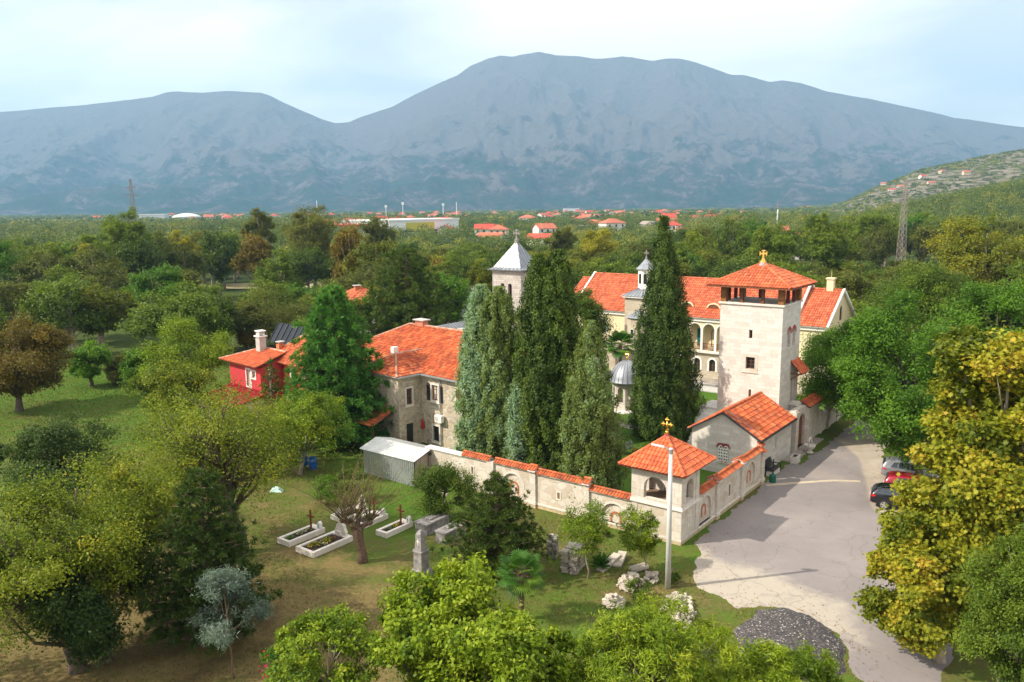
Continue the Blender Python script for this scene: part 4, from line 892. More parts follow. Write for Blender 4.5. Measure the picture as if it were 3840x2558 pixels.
def shutter(y, z, w_, h_, mat='dark'):
    mb = MB(); mb.panel((-.08, y, z), Y3, -X3, rect(0, w_, 0, h_), [rect(.05, w_ - .05, .05, h_ / 2 - .03), rect(.05, w_ - .05, h_ / 2 + .03, h_ - .05)], .04)
    q = .08
    while q < h_ - .08: mb.bar((-.085, y + .05, z + q), (-.085, y + w_ - .05, z + q), .02, .05, up=(1, 0, .6)); q += .075
    mb.build('shutter', M[mat], h)
shutter(2.3, 3.92, .40, 1.42); shutter(.72, 3.92, .42, 1.42); shutter(-2.1, 3.95, .42, 1.42, 'wood'); shutter(-1.55, 3.95, .42, 1.42, 'wood')
surround(h, (ww[0][0], cv, ww[0][2]), X3, -Y3, .6, 1.4, .14, proud=.03); window(h, (ww[0][0], cv + .12, ww[0][2]), X3, -Y3, .6, 1.4, frame='wood', bars=1)
MB().panel((ww[1][0], cv + .15, -.1), X3, -Y3, rect(0, .8, 0, 2.05), [], .06).build('door', M['iron'], h)
zE = HE + .05; ap1, ap2 = (RU, 11.4, HR), (RU, HL0 - .1, HR); ov = -.35
pln = [[(ov, HL0 - .1, zE), (ov, HL1 + .3, zE), ap1, ap2], [(11.3, HL1 + .3, zE), (11.3, HL0 - .1, zE), ap2, ap1], [(ov, HL1 + .3, zE), (11.3, HL1 + .3, zE), ap1]]
rf = tiled_roof(h, pln, 'tile_old', [(ap2, ap1), ((ov, HL1 + .3, zE), ap1), ((11.3, HL1 + .3, zE), ap1)], 'trim', 'ridge_old', tw=.24, tl=.36, seed=31, rr=.12)
# wing roof: a low hipped tongue running forward from the main slope
ym = 6.1; zt = zE + 1.35; ub = (zt - zE) / ((HR - zE) / (RU - ov)) + ov
wp = [[(wu + ov, cv - .3, zE + .02), (ov, cv - .3, zE + .02), (ub, ym, zt), (wu + 1.9, ym, zt)], [(ov, 8.9, zE + .02), (wu + ov, 8.9, zE + .02), (wu + 1.9, ym, zt), (ub, ym, zt)], [(wu + ov, 8.9, zE + .02), (wu + ov, cv - .3, zE + .02), (wu + 1.9, ym, zt)]]
wp[0] = [(ov + .3, cv - .3, zE + .02), (wu + ov, cv - .3, zE + .02), (wu + 1.9, ym, zt), (ub, ym, zt)]
tiled_roof(h, wp, 'tile_old', [((wu + 1.9, ym, zt), (ub, ym, zt)), ((wu + ov, cv - .3, zE), (wu + 1.9, ym, zt)), ((wu + ov, 8.9, zE), (wu + 1.9, ym, zt))], 'trim', 'ridge_old', seed=32, name='wing_roof')
mb = MB(); mb.bar((-.42, HL0, HE + .0), (-.42, cv - .3, HE + .0), .14, .12); mb.bar((wu - .3, cv - .42, HE), (-.3, cv - .42, HE), .14, .12)
mb.tube([(-.4, .95, HE), (-.12, .95, HE - .3), (-.12, .95, 0)], .06, 8); mb.build('gutter', M['galv'], h)
MB().box((5.2, 9.3, 8.7), (5.9, 10.4, 9.5)).box((5.05, 9.1, 9.5), (6.05, 10.6, 9.6), 1).build('chimney', [M['ridge_old'], M['concrete']], h)
MB().box((.6, 7.9, 6.5), (1.1, 8.35, 7.75)).build('chimney', M['white'], h)
MB().box((5.2, -4, 8.7), (5.9, -3, 9.5)).box((5.05, -4.2, 9.5), (6.05, -2.8, 9.6), 1).build('chimney', [M['ridge_old'], M['concrete']], h)
ac = thing('air_conditioner', 'white air conditioning unit on the rubble wall beside the drainpipe', 'air conditioner', hl(-.35, .45, 2.3), HROT)
mb = MB(); mb.box((-.15, 0, 0), (.2, .85, .6)); mb.build('case', M['white'], ac, bevel=.02)
mb = MB(); mb.panel((-.155, 0, 0), Y3, -X3, [(.58 + .22 * math.cos(a), .3 + .22 * math.sin(a)) for a in [i * math.pi / 8 for i in range(16)]], [], .02); mb.build('fan_grille', M['concrete'], ac)
MB().box((.2, .1, -.05), (.35, .15, 0)).box((.2, .7, -.05), (.35, .75, 0)).build('bracket', M['galv'], ac)
rb = MB(); rb.tube([(0, 0, .9), (0, 0, .72), (0, 0, .2), (0, 0, 0)], [.02, .1, .17, .13], 8); tag(rb.build('red_bag', M['red'], loc=hl(-.2, 3.2, 1.3)), 'small red bag hanging on the stone wall right of the dark door', 'bag')
# lean-to at the wing
tiled_roof(h, [[(wu - 2.4, 4.1, 2.2), (wu - 2.4, 8.4, 2.2), (wu, 8.4, 3.2), (wu, 4.1, 3.2)]], 'tile_wall', name='lean_to_roof', seed=33)
MB().box((wu - 2.2, 4.2, -.2), (wu - 2.1, 4.35, 2.2)).box((wu - 2.2, 8.2, -.2), (wu - 2.1, 8.35, 2.2)).build('lean_to_post', M['wood'], h)
# --- red house
h = thing('red_house', 'pink-red rendered house with orange tile roofs and a tall grey chimney at the left', 'house', HO, HROT)
eu = -5.95; mb = MB()
mb.panel((eu, 0, 0), Y3, -X3, rect(19.9, 25.9, 0, 5.3), [rect(21.75, 22.55, 3.2, 4.85), rect(20.85, 21.4, 4.15, 4.8)], .3); mb.panel((0, 19.9, 0), X3, -Y3, [(eu + .3, 0), (-1, 0), (-1, 5.9), (-3.1, 6.3), (eu + .3, 5.3)], [], .3)
mb.panel((0, 25.9, 0), X3, Y3, rect(eu + .3, 0, 0, 5.3), [], .3); mb.build('annexe_wall', M['redwall'], h)
mb = MB(); mb.box((-3.6, 10.3, 0), (2, 19.6, 5.45)); mb.build('wall', M['orangewall'], h)
for a, w_, h_ in ((21.75, .8, 1.65), (20.85, .55, .65)):
    z_ = 3.2 if w_ > .6 else 4.15; surround(h, (eu, a, z_), Y3, -X3, w_, h_, .14, mat='white', sill=False); window(h, (eu + .1, a, z_), Y3, -X3, w_, h_, frame='white', pane='curtain' if w_ > .6 else 'glass', mull=0, bars=0)
for y in (17.6, 15.2, 12.0): surround(h, (-3.6, y, 3.9), Y3, -X3, .8, 1.1, .14, mat='white', sill=False); window(h, (-3.62, y, 3.9), Y3, -X3, .8, 1.1, frame='white', depth=.04)
z5 = 5.42; A_, B_, C_, D_ = (-6.6, 26.7, z5), (-6.6, 19.6, z5), (-3.3, 19.6, 6.45), (-3.3, 23.8, 6.45)
tiled_roof(h, [[B_, A_, D_, C_], [A_, (0.2, 26.7, z5), D_]], 'tile_new', [(A_, D_), (D_, C_)], 'wood', 'ridge_old', tw=.2, tl=.34, seed=41, name='annexe_roof')
P0, P1, P2, P3 = (-4.2, 9.8, 5.55), (-4.2, 22.6, 5.55), (-.8, 19.2, 8.2), (-.8, 13.2, 8.2)
tiled_roof(h, [[P0, P1, P2, P3], [P1, (2.6, 22.6, 5.55), P2], [(2.6, 22.6, 5.55), (2.6, 9.8, 5.55), P3, P2]], 'tile_old', [(P1, P2), (P2, P3), ((2.6, 22.6, 5.55), P2)], 'wood', 'ridge_old', tw=.24, tl=.36, seed=42, name='roof')
mb = MB(); mb.box((-4.2, 22.9, 5.4), (-3.5, 23.65, 7.7)); mb.box((-4.32, 22.78, 7.7), (-3.38, 23.77, 7.8), 1)
for z_ in (7.88, 8.0, 8.12): mb.box((-4.16, 22.95, z_), (-3.54, 23.6, z_ + .05), 1)
mb.box((-4.0, 23.1, 7.8), (-3.7, 23.4, 8.2), 2); mb.box((-4.25, 22.85, 8.22), (-3.45, 23.7, 8.3), 1); mb.build('chimney', [M['concrete'], M['white'], M['dark']], h)
MB().box((-3.2, 21.0, 5.8), (-2.6, 21.55, 7.05)).box((-3.25, 20.95, 7.25), (-2.55, 21.6, 7.32), 1).box((-3.2, 21.0, 7.05), (-3.1, 21.1, 7.25)).box((-2.7, 21.45, 7.05), (-2.6, 21.55, 7.25)).build('chimney', [M['brick'], M['concrete']], h)
mb = MB(); mb.tube([(-5.2, 19.7, 5.3), (-5.2, 19.55, 4.9), (-5.2, 19.55, 0)], .06, 8); mb.build('downpipe', M['white'], h)
sp = thing('solar_collector', 'row of black solar collectors on a frame behind the red house ridge', 'solar panel', hl(-1.6, 20, 6.2), HROT)
for i in range(3):
    mb = MB(); y = 1.9 * i; slab(mb, [(0, y, .5), (0, y + 1.8, .5), (1.2, y + 1.8, 2.3), (1.2, y, 2.3)], .08); mb.build('panel', M['black_panel'], sp)
    mb = MB()
    for q in (0, .9, 1.8): mb.bar((-.03, y + q, .5), (1.17, y + q, 2.32), .06); mb.bar((0, y + q, .5), (0, y + q, -.8), .05); mb.bar((1.2, y + q, 2.3), (1.2, y + q, -.8), .05)
    mb.build('frame', M['iron'], sp)
l = thing('lean_to_shed', 'low shed with a sloping dark red metal roof in front of the red house', 'shed', HO, HROT)
mb = MB(); a, b2 = 18.6, 25.6; slab(mb, [(-10.4, a, 2.2), (-10.4, b2, 2.2), (-5.97, b2, 3.05), (-5.97, a, 3.05)], .05); rf = mb.build('roof', M['redmetal'], l); mb = MB(); y = a + .05
while y < b2: mb.bar((-10.4, y, 2.22), (-5.97, y, 3.07), .06, .05); y += .27
mb.build('roof_ribs', M['redmetal'], rf)
MB().box((-9.9, a + .3, 0), (-9.8, b2 - 1.9, 2.2)).box((-9.8, a + .3, 0), (-6, a + .4, 2.4)).build('wall', M['white'], l)
MB().box((-10.3, b2 - .3, 0), (-10.2, b2 - .2, 2.15)).box((-10.35, a + .1, 0), (-10.25, a + .2, 2.15)).build('post', M['wood'], l)
# --- metal shed
s = cthing('metal_shed', 'corrugated metal garden shed with low white gable roof beside the garden wall', 'shed', -1.85, 20.1)
SU, SV, SH, SR = 3.3, 5.3, 1.95, 2.42
def corr(mb, p, ex, n, L_, z0, zf, mi=0, pitch=.2):
    p, ex, n = Vector(p), Vector(ex), Vector(n); k_ = int(L_ / pitch); pr = []
    for i in range(k_ + 1):
        for f_, d_ in ((0, 0), (.5, 0), (.6, .03), (.9, .03)):
            x = min((i + f_) * pitch, L_)
            if pr and x <= pr[-1][0]: continue
            pr.append((x, d_))
    vs = []
    for x, d_ in pr: b_ = p + ex * x + n * d_; vs += [b_ + Z3 * z0, b_ + Z3 * zf(x)]
    mb.add(vs, [(2 * i, 2 * i + 2, 2 * i + 3, 2 * i + 1) for i in range(len(pr) - 1)], mi)
mb = MB(); corr(mb, (0, 0, 0), Y3, -X3, SV, .02, lambda x: SH); mb.build('side_wall', M['galv'], s); mb = MB(); corr(mb, (SU, 0, 0), Y3, X3, SV, .02, lambda x: SH); mb.build('side_wall', M['galv'], s)
mb = MB(); gz_ = lambda x: SH + (SR - SH) * (1 - abs(x - SU / 2) / (SU / 2)) - .04; corr(mb, (0, 0, 0), X3, -Y3, SU, .02, gz_); mb.build('gable_wall', M['steelrust'], s); mb = MB(); corr(mb, (0, SV, 0), X3, Y3, SU, .02, gz_); mb.build('gable_wall', M['steelrust'], s)
mb = MB()
for sg in (0, 1):
    x0, x1 = (-.12, SU / 2) if sg == 0 else (SU + .12, SU / 2); mb2 = MB(); n_ = 26; vs = []; y = -.12
    ys_ = []
    while y < SV + .12: ys_ += [(y, 0), (y + .17, 0), (y + .19, .03), (y + .22, .03)]; y += .24
    for y_, d_ in ys_: vs += [(x0, y_, SH - .02 + d_), (x1, y_, SR + d_)]
    mb.add(vs, [(2 * i, 2 * i + 2, 2 * i + 3, 2 * i + 1) for i in range(len(ys_) - 1)])
mb.build('roof', M['galvwhite'], s)
mb = MB(); mb.bar((0, -.05, .0), (0, -.05, SH), .06); mb.bar((SU, -.05, 0), (SU, -.05, SH), .06); mb.bar((SU * .45, -.05, 0), (SU * .45, -.05, SR - .1), .03); mb.box((SU / 2 - .1, -.06, SH + .02), (SU / 2 + .7, -.03, SH + .22)); mb.build('door_frame', M['iron'], s)
# --- villa among the trees
v_ = thing('villa', 'small white house with an orange hipped roof half hidden in the trees behind the pine', 'house', (-24.5, 130, 0), .5)
MB().box((-4, -4.5, 0), (4, 4.5, 5.2)).build('walls', M['white'], v_)
q4 = [(-4.6, -5.1, 5.2), (4.6, -5.1, 5.2), (4.6, 5.1, 5.2), (-4.6, 5.1, 5.2)]; r1, r2 = (0, -1, 7.4), (0, 1, 7.4)
tiled_roof(v_, [[q4[0], q4[1], r1], [q4[1], q4[2], r2, r1], [q4[2], q4[3], r2], [q4[3], q4[0], r1, r2]], 'tile_tower', [(q4[0], r1), (q4[1], r1), (q4[2], r2), (q4[3], r2), (r1, r2)], tw=.3, tl=.5, seed=51)
MB().box((-1.2, -1, 6.6), (-.4, -.2, 7.8)).box((-1.4, -1.2, 7.8), (-.2, 0, 7.9), 1).build('chimney', [M['brick'], M['concrete']], v_)
window(v_, (-1.5, -4.55, 2.6), X3, -Y3, 1.2, 1.9, True); window(v_, (1.5, -4.55, 2.6), X3, -Y3, 1.2, 1.9, True)
# ------------------------------------------------------------------ small things
def yaw(d): return math.atan2(d.y, d.x)
# lamp post
lp = thing('street_lamp', 'tall tapered pale concrete lamp post with a flat lamp head in front of the pavilion', 'street lamp', at(1535, 1352))
MB().tube([(0, 0, -.1), (0, 0, 4), (0, 0, 7.7)], [.155, .125, .095], 14).build('pole', M['polepaint'], lp, True)
mb = MB(); mb.tube([(0, 0, 7.55), (-.35, .05, 7.75)], .035, 8); mb.tube([(0, 0, 7.4), (0, 0, 7.65)], .12, 10); mb.build('arm', M['galv'], lp)
hd = MB(); hd.add([(-.35, -.08, 7.72), (-.35, .16, 7.72), (-1.0, .20, 7.86), (-1.0, -.04, 7.86), (-.35, -.06, 7.80), (-.35, .14, 7.80), (-.98, .17, 7.93), (-.98, -.01, 7.93)], [(0, 1, 2, 3), (7, 6, 5, 4), (0, 4, 5, 1), (1, 5, 6, 2), (2, 6, 7, 3), (3, 7, 4, 0)])
hd.build('lamp_head', M['galvwhite'], lp, bevel=.015)
# graves: local x = U
def grave(name, label, u, v, L_, W_, n_flow, seed, h=.32, cross=None, rot=0, shrub=False):
    g = cthing('grave', label, 'grave', u, v, 'white marble graves in the garden'); g.rotation_euler.z = ROT + rot
    r = random.Random(seed); b = .2
    mb = MB(); mb.box((0, 0, 0), (b, W_, h)); mb.box((L_ - .45, 0, 0), (L_, W_, h)); mb.box((b, 0, 0), (L_ - .45, b, h)); mb.box((b, W_ - b, 0), (L_ - .45, W_, h)); mb.build('kerb', M['marble'], g)
    mb = MB(); n = 12
    vs = [(b + (L_ - b - .45) * i / n, b + (W_ - 2 * b) * j / 6, h - .07 + r.uniform(-.025, .03)) for i in range(n + 1) for j in range(7)]
    mb.add(vs, [(i * 7 + j, (i + 1) * 7 + j, (i + 1) * 7 + j + 1, i * 7 + j + 1) for i in range(n) for j in range(6)]); mb.build('soil_bed', M['soil'], g)
    mb = MB()
    for cx, cy, cr, tint, cnt in n_flow:
        for q in range(cnt):
            a = r.uniform(0, 6.28); rr = cr * math.sqrt(r.random()); x, y = b + cx * (L_ - b - .45) + rr * math.cos(a), b + cy * (W_ - 2 * b) + rr * math.sin(a) * .8
            z = h - .03 + (cr - rr) * .55 * r.random() + .04; s_ = r.uniform(.03, .055); m_ = 0 if (r.random() < .55 or tint is None) else 1
            d1 = Vector((r.uniform(-1, 1), r.uniform(-1, 1), r.uniform(-.5, .5))).normalized() * s_; d2 = d1.cross(Vector((r.uniform(-.4, .4), r.uniform(-.4, .4), 1))).normalized() * s_
            c_ = Vector((x, y, z)); mb.add([c_ - d1, c_ - d2, c_ + d1, c_ + d2], [(0, 1, 2, 3)], m_, r.random() if m_ == 0 else (tint or 0) + r.uniform(-.06, .06))
    o = mb.build('flowers', [LM['bright'], LM['flower']], g); tag(o, kind='stuff')
    if cross:
        mb = MB(); mb.box((-.06, -.05, -.1), (.06, .05, 0)); cross_bits(mb, 1.3, .62, .09)
        mb.build('cross', M['crosswood'], g, loc=(L_ - .62, W_ / 2, h - .05))
    return g
def lantern(u, v, z, label):
    l = cthing('grave_lantern', label, 'lantern', u, v, 'small white house-shaped grave lanterns'); l.location.z = z
    mb = MB(); mb.panel((0, 0, 0), Y3, -X3, [(0, 0), (.26, 0), (.26, .3), (.13, .42), (0, .3)], [arch(.07, .19, .06, .26)], .22); mb.box((-.03, -.03, -.02), (.25, .29, 0)); mb.build('body', M['white'], l)
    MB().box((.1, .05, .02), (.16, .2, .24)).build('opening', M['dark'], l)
grave('g1', 'white grave frame with a brown wooden cross, white flowers, leftmost of the graves', -13.9, 18.85, 2.75, 1.15, [(.15, .5, .28, None, 90), (.5, .55, .26, .5, 60), (.75, .5, .3, .5, 50)], 1, cross=1)
g = grave('g2', 'largest white grave with yellow chrysanthemums and a carved white headstone', -14.05, 16.45, 3.05, 1.6, [(.25, .6, .42, .02, 200), (.55, .45, .4, .02, 120), (.8, .4, .25, 1.0, 60), (.7, .7, .25, .02, 60), (.4, .3, .3, .5, 40)], 2)
mb = MB(); mb.panel((2.75, .8, .32), Y3, -X3, [(-.42, 0), (.42, 0), (.5, .18), (.36, .42), (.3, .62), (.14, .72), (-.14, .72), (-.3, .62), (-.36, .42), (-.5, .18)], [], .2)
mb.panel((2.72, .8, 1.0), Y3, -X3, [(-.12, 0), (.12, 0), (.1, .5), (.34, .48), (.34, .72), (.1, .7), (.12, .98), (-.12, .98), (-.1, .7), (-.34, .72), (-.34, .48), (-.1, .5)], [], .14)
mb.panel((2.54, .8, .32), Y3, -X3, [(-.28, 0), (.28, 0), (.24, .3), (-.24, .3)], [], .1); mb.build('headstone', M['marble'], g, bevel=.02)
grave('g3', 'small white grave frame with a brown wooden cross right of the pollarded tree', -9.55, 15.05, 2.35, .95, [(.6, .5, .2, .02, 70), (.3, .5, .18, None, 30), (.75, .6, .15, .02, 20)], 3, cross=1)
g = grave('g4', 'wide white grave behind the pollarded tree with a brown cross', -9.4, 17.3, 2.2, 1.3, [(.5, .5, .2, None, 40)], 4, cross=1)
g = grave('g5', 'white grave with an ornate carved headstone behind the pollarded tree', -9.5, 18.9, 2.2, 1.4, [(.5, .5, .2, None, 30)], 5)
mb = MB(); mb.panel((2.05, .7, .32), Y3, -X3, [(-.35, 0), (.35, 0), (.42, .2), (.3, .35), (.24, .62), (.1, .85), (-.1, .85), (-.24, .62), (-.3, .35), (-.42, .2)], [arch(-.1, .1, .35, .6)], .15); mb.build('headstone', M['marble'], g, bevel=.02)
lantern(-11.45, 19.0, .32, 'small white grave lantern on the leftmost grave'); lantern(-7.5, 15.1, .32, 'small white grave lantern on the grave right of the pollarded tree'); lantern(-7.55, 17.4, .32, 'larger white grave lantern on the wide grave behind the pollarded tree')
def sarco(u, v, L_, W_, h_, label):
    s = cthing('stone_tomb', label, 'tomb', u, v, 'old grey stone tombs'); mb = MB(); mb.box((.05, .05, -.05), (L_ - .05, W_ - .05, h_ - .12)); mb.build('chest', M['oldstone'], s, bevel=.03)
    MB().box((0, 0, h_ - .12), (L_, W_, h_)).box((L_ * .3, W_ * .3, h_), (L_ * .75, W_ * .7, h_ + .1)).build('lid', M['oldstone'], s, bevel=.02); return s
sarco(-7.9, 13.2, 2.2, 1.1, .75, 'long weathered grey stone tomb below the round green tree'); sarco(-8.2, 11.4, 2.0, .9, .75, 'grey stone tomb left of the dark young pine')
o = cthing('obelisk_grave', 'old dark grey stone obelisk gravestone on the lawn behind the yellow-green bush', 'gravestone', -11.9, 9.86)
mb = MB(); mb.lathe([(.62, 0), (.58, .35), (.5, .4)], (0, 0, 0), 4, ph=math.pi / 4); mb.build('base', M['oldstone'], o); MB().lathe([(.44, .35), (.41, 1.35), (.48, 1.4), (.46, 1.48)], (0, 0, 0), 4, ph=math.pi / 4).build('shaft', M['oldstone'], o)
mb = MB(); mb.lathe([(.34, 1.48), (.27, 2.4), (.1, 2.62)], (0, 0, 0), 4, ph=math.pi / 4); ob = mb.build('obelisk', M['oldstone'], o); MB().panel((-.235, -.005, 1.8), Y3, Vector((-1, 0, .08)), [(-.02, 0), (.02, 0), (.02, .2), (.09, .2), (.09, .25), (.02, .25), (.02, .36), (-.02, .36), (-.02, .25), (-.09, .25), (-.09, .2), (-.02, .2)], [], .02).build('carved_cross', M['white'], ob)
for (x, y, h_, lb) in ((1023, 1160, 1.1, 'small weathered white stone cross right of the round green tree'), (958, 1288, .9, 'thin white metal cross behind the yellow-green bush')):
    mb = MB(); cross_bits(mb, h_, h_ * .5, .12 if h_ > 1 else .05); q = mb.build('stone_cross', M['limestone'] if h_ > 1 else M['white'], loc=at(x, y), rot=ROT); tag(q, lb, 'cross')
# stacks and heaps of building stone
def stones(name, label, x, y, rx, ry, hgt_, n, size, mat='limestone', stack=False, seed=1, rot=0.4, mats=None):
    r = random.Random(seed); mb = MB(); g0 = at(x, y)
    for i in range(n):
        if stack:
            lay = i // 6; k_ = i % 6; c_ = Vector((-rx + rx * 2 * (k_ % 3 + .5) / 3 + r.uniform(-.05, .05), -ry + ry * 2 * (k_ // 3 + .5) / 2 + r.uniform(-.04, .04), lay * hgt_ + hgt_ / 2))
            s = Vector((rx * .62 / 1.9, ry * .5, hgt_ * .5)) * 1.0; a = r.uniform(-.12, .12)
        else:
            rr = math.sqrt(r.random()); a_ = r.uniform(0, 6.28); c_ = Vector((rx * rr * math.cos(a_), ry * rr * math.sin(a_), r.random() * hgt_ * (1 - rr * .8) + size * .25)); s = Vector((r.uniform(.6, 1.1), r.uniform(.4, .8), r.uniform(.3, .6))) * size * .6; a = r.uniform(0, 3.1)
        Rm = Matrix.Rotation(a, 3, 'Z') @ Matrix.Rotation(r.uniform(-.08, .08) if stack else r.uniform(-.7, .7), 3, 'X')
        vs = [c_ + Rm @ Vector((sx_ * s.x * r.uniform(.75, 1), sy_ * s.y * r.uniform(.75, 1), sz_ * s.z * r.uniform(.8, 1))) for sz_ in (-1, 1) for sx_, sy_ in ((-1, -1), (1, -1), (1, 1), (-1, 1))]
        mb.add(vs, [(0, 3, 2, 1), (4, 5, 6, 7), (0, 1, 5, 4), (1, 2, 6, 5), (2, 3, 7, 6), (3, 0, 4, 7)], r.randint(0, 1))
    o = mb.build(name, [M[mat], M['limegrey'] if stack else M['limestone']], loc=g0, rot=ROT + rot, bevel=.02); return tag(o, label, 'stones')
stones('stone_stack', 'low neat stack of grey building stones nearer the dark pine', 1271, 1280, .38, .3, .14, 54, 0, stack=True, seed=3)
stones('stone_stack', 'wide stack of flat grey building stones at the foot of the left sapling', 1317, 1308, .72, .48, .13, 60, 0, stack=True, seed=4, rot=.2)
stones('stone_heap', 'heap of loose white stones between the yucca and the lamp post', 1450, 1345, 1.0, .6, .6, 95, .30, seed=5)
stones('stone_heap', 'small mound of yellowish white stones at the right edge of the lawn', 1412, 1392, .62, .5, .8, 75, .28, seed=6)
stones('stone_heap', 'few pale stones under the right sapling', 1500, 1332, .7, .4, .25, 20, .3, seed=7)
stones('stone_heap', 'heap of rubble half buried in the bright bushes below the lamp post', 1560, 1410, 1.9, .8, .5, 90, .34, seed=8)
stones('firewood_heap', 'heap of split logs on the meadow left of the low red-roofed shed', 392, 928, 2.6, .9, .7, 70, .75, mat='barkpale', seed=9)
for (x, y, L_, a_, lb) in ((1400, 1300, 1.9, .9, 'long pale stone slab tilted beside the yucca'), (1425, 1292, 1.5, 1.2, 'white stone slab leaning right of the long slab'), (1470, 1310, 1.0, .2, 'short white slab under the right sapling')):
    q = MB().box((-L_ / 2, -.25, 0), (L_ / 2, .25, .2)).build('stone_slab', M['limestone'], loc=at(x, y) + Z3 * .05, rot=a_, bevel=.03); q.rotation_euler.y = -.18; tag(q, lb, 'stone slab')
# gravel mound
mp_ = at(1830, 1475); gp = [at(*q) for q in [(1745, 1402), (1800, 1398), (1860, 1415), (1915, 1450), (1945, 1500), (1940, 1545), (1850, 1600), (1720, 1560), (1690, 1450)]]
xs = np.arange(6, 16, .16); ys = np.arange(27, 38, .16); X, Y = np.meshgrid(xs, ys); sd = sdist(gp, X, Y) + .12 * vnoise(X, Y, 3, 2)
Zg = np.clip(sd, -.3, 3) * .55; Zg = np.where(Zg > 0, .5 * (1 - np.exp(-Zg / .5)), Zg) + (sd > 0) * rs.rand(*X.shape) * .05
m, N, L, B = nodes_of('dark_gravel'); v = coord(N); vo = N.new('ShaderNodeTexVoronoi'); vo.inputs['Scale'].default_value = 16; L.new(v, vo.inputs['Vector']); sp_ = N.new('ShaderNodeSeparateColor'); L.new(vo.outputs['Color'], sp_.inputs[0])
c = ramp(N, L, sp_.outputs[0], [(0, (.025, .022, .025)), (.7, (.075, .068, .07)), (.93, (.15, .13, .12)), (.96, (.42, .38, .34)), (1, (.5, .45, .4))]); L.new(c, B.inputs['Base Color']); B.inputs['Roughness'].default_value = .85; bump(N, L, vo.outputs['Distance'], B, .8, .04)
q = grid_mesh('gravel_mound', X, Y, Zg, m, kind='stuff'); tag(q, 'mound of dark grey gravel beside the road at the bottom', 'gravel')
# bench, planter, urn, canister by the chapel wall
b = cthing('bench', 'black slatted bench on a pale stone base against the chapel road wall', 'bench', 15.2, .5); mb = MB()
for i in range(9): z_ = .48 + i * .07; mb.bar((0, -.14 + .03 * i, z_), (1.7, -.14 + .03 * i, z_), .03, .055)
mb.build('backrest', M['iron'], b); mb = MB()
for i in range(6): mb.bar((0, -.24 - .09 * i, .44), (1.7, -.24 - .09 * i, .44), .07, .035)
mb.build('seat', M['iron'], b); MB().box((.05, -.7, 0), (1.65, -.2, .36)).build('base', M['trim'], b)
for x in (.02, 1.62): MB().box((x, -.75, .0), (x + .06, -.68, .62)).box((x, -.75, .62), (x + .06, -.1, .68)).box((x, -.2, 0), (x + .06, -.14, .9)).build('side_frame', M['iron'], b)
q = MB().lathe([(.2, 0), (.24, .03), (.24, .5), (.18, .58), (.08, .62), (.08, .68)], (0, 0, 0), 14).build('canister', M['green'], loc=pl(14.2, -.55)); tag(q, 'dark green canister beside the black bench', 'canister')
p = cthing('planter', 'white square stone planter between the bench and the gate', 'planter', 19.3, -.15); mb = MB(); mb.box((0, -.5, 0), (.9, 0, .08)); mb.panel((0, -.5, .08), X3, -Y3, [(0.05, 0), (.85, 0), (.95, .5), (-.05, .5)], [], .06); mb.panel((0, 0, .08), X3, Y3, [(0.05, 0), (.85, 0), (.95, .5), (-.05, .5)], [], .06); mb.box((-.02, -.44, .08), (.04, -.06, .56)); mb.box((.86, -.44, .08), (.92, -.06, .56)); mb.build('pot', M['trim'], p); MB().box((.04, -.45, .1), (.86, -.05, .5)).build('soil', M['soil'], p)
p = cthing('planter', 'white stone basket urn with a round handle before the gate arch', 'planter', 22.9, -.55); mb = MB(); mb.lathe([(.28, 0), (.3, .08), (.16, .14), (.16, .24), (.36, .42), (.44, .62), (.46, .7), (.4, .7), (.3, .45)], (0, 0, 0), 16); mb.build('bowl', M['trim'], p, True); MB().tube([(.42 * math.cos(a), 0, .65 + .62 * math.sin(a)) for a in [math.pi * i / 10 for i in range(11)]], .06, 8).build('handle', M['trim'], p, True)
# courtyard benches
for i, vv in enumerate((14.9, 18.0)):
    b = cthing('bench', ['green slatted garden bench on the terrace close to the tower', 'green slatted garden bench on the terrace close to the cypress'][i], 'bench', 41.2, vv, 'courtyard benches'); mb = MB()
    for k_ in range(3): mb.bar((.05 * k_, 0, .5 + .16 * k_), (.05 * k_, 2.4, .5 + .16 * k_), .03, .11)
    mb.build('backrest', M['green'] if i else M['limegrey'], b); mb = MB()
    for k_ in range(3): mb.bar((-.15 - .14 * k_, 0, .46), (-.15 - .14 * k_, 2.4, .46), .11, .03)
    mb.build('seat', M['limegrey'], b)
    for y_ in (.2, 2.2): MB().bar((-.42, y_, .1), (-.42, y_, .46), .04).bar((0, y_, .1), (.15, y_, .95), .04).bar((-.42, y_, .43), (.02, y_, .43), .04).build('leg', M['iron'], b)
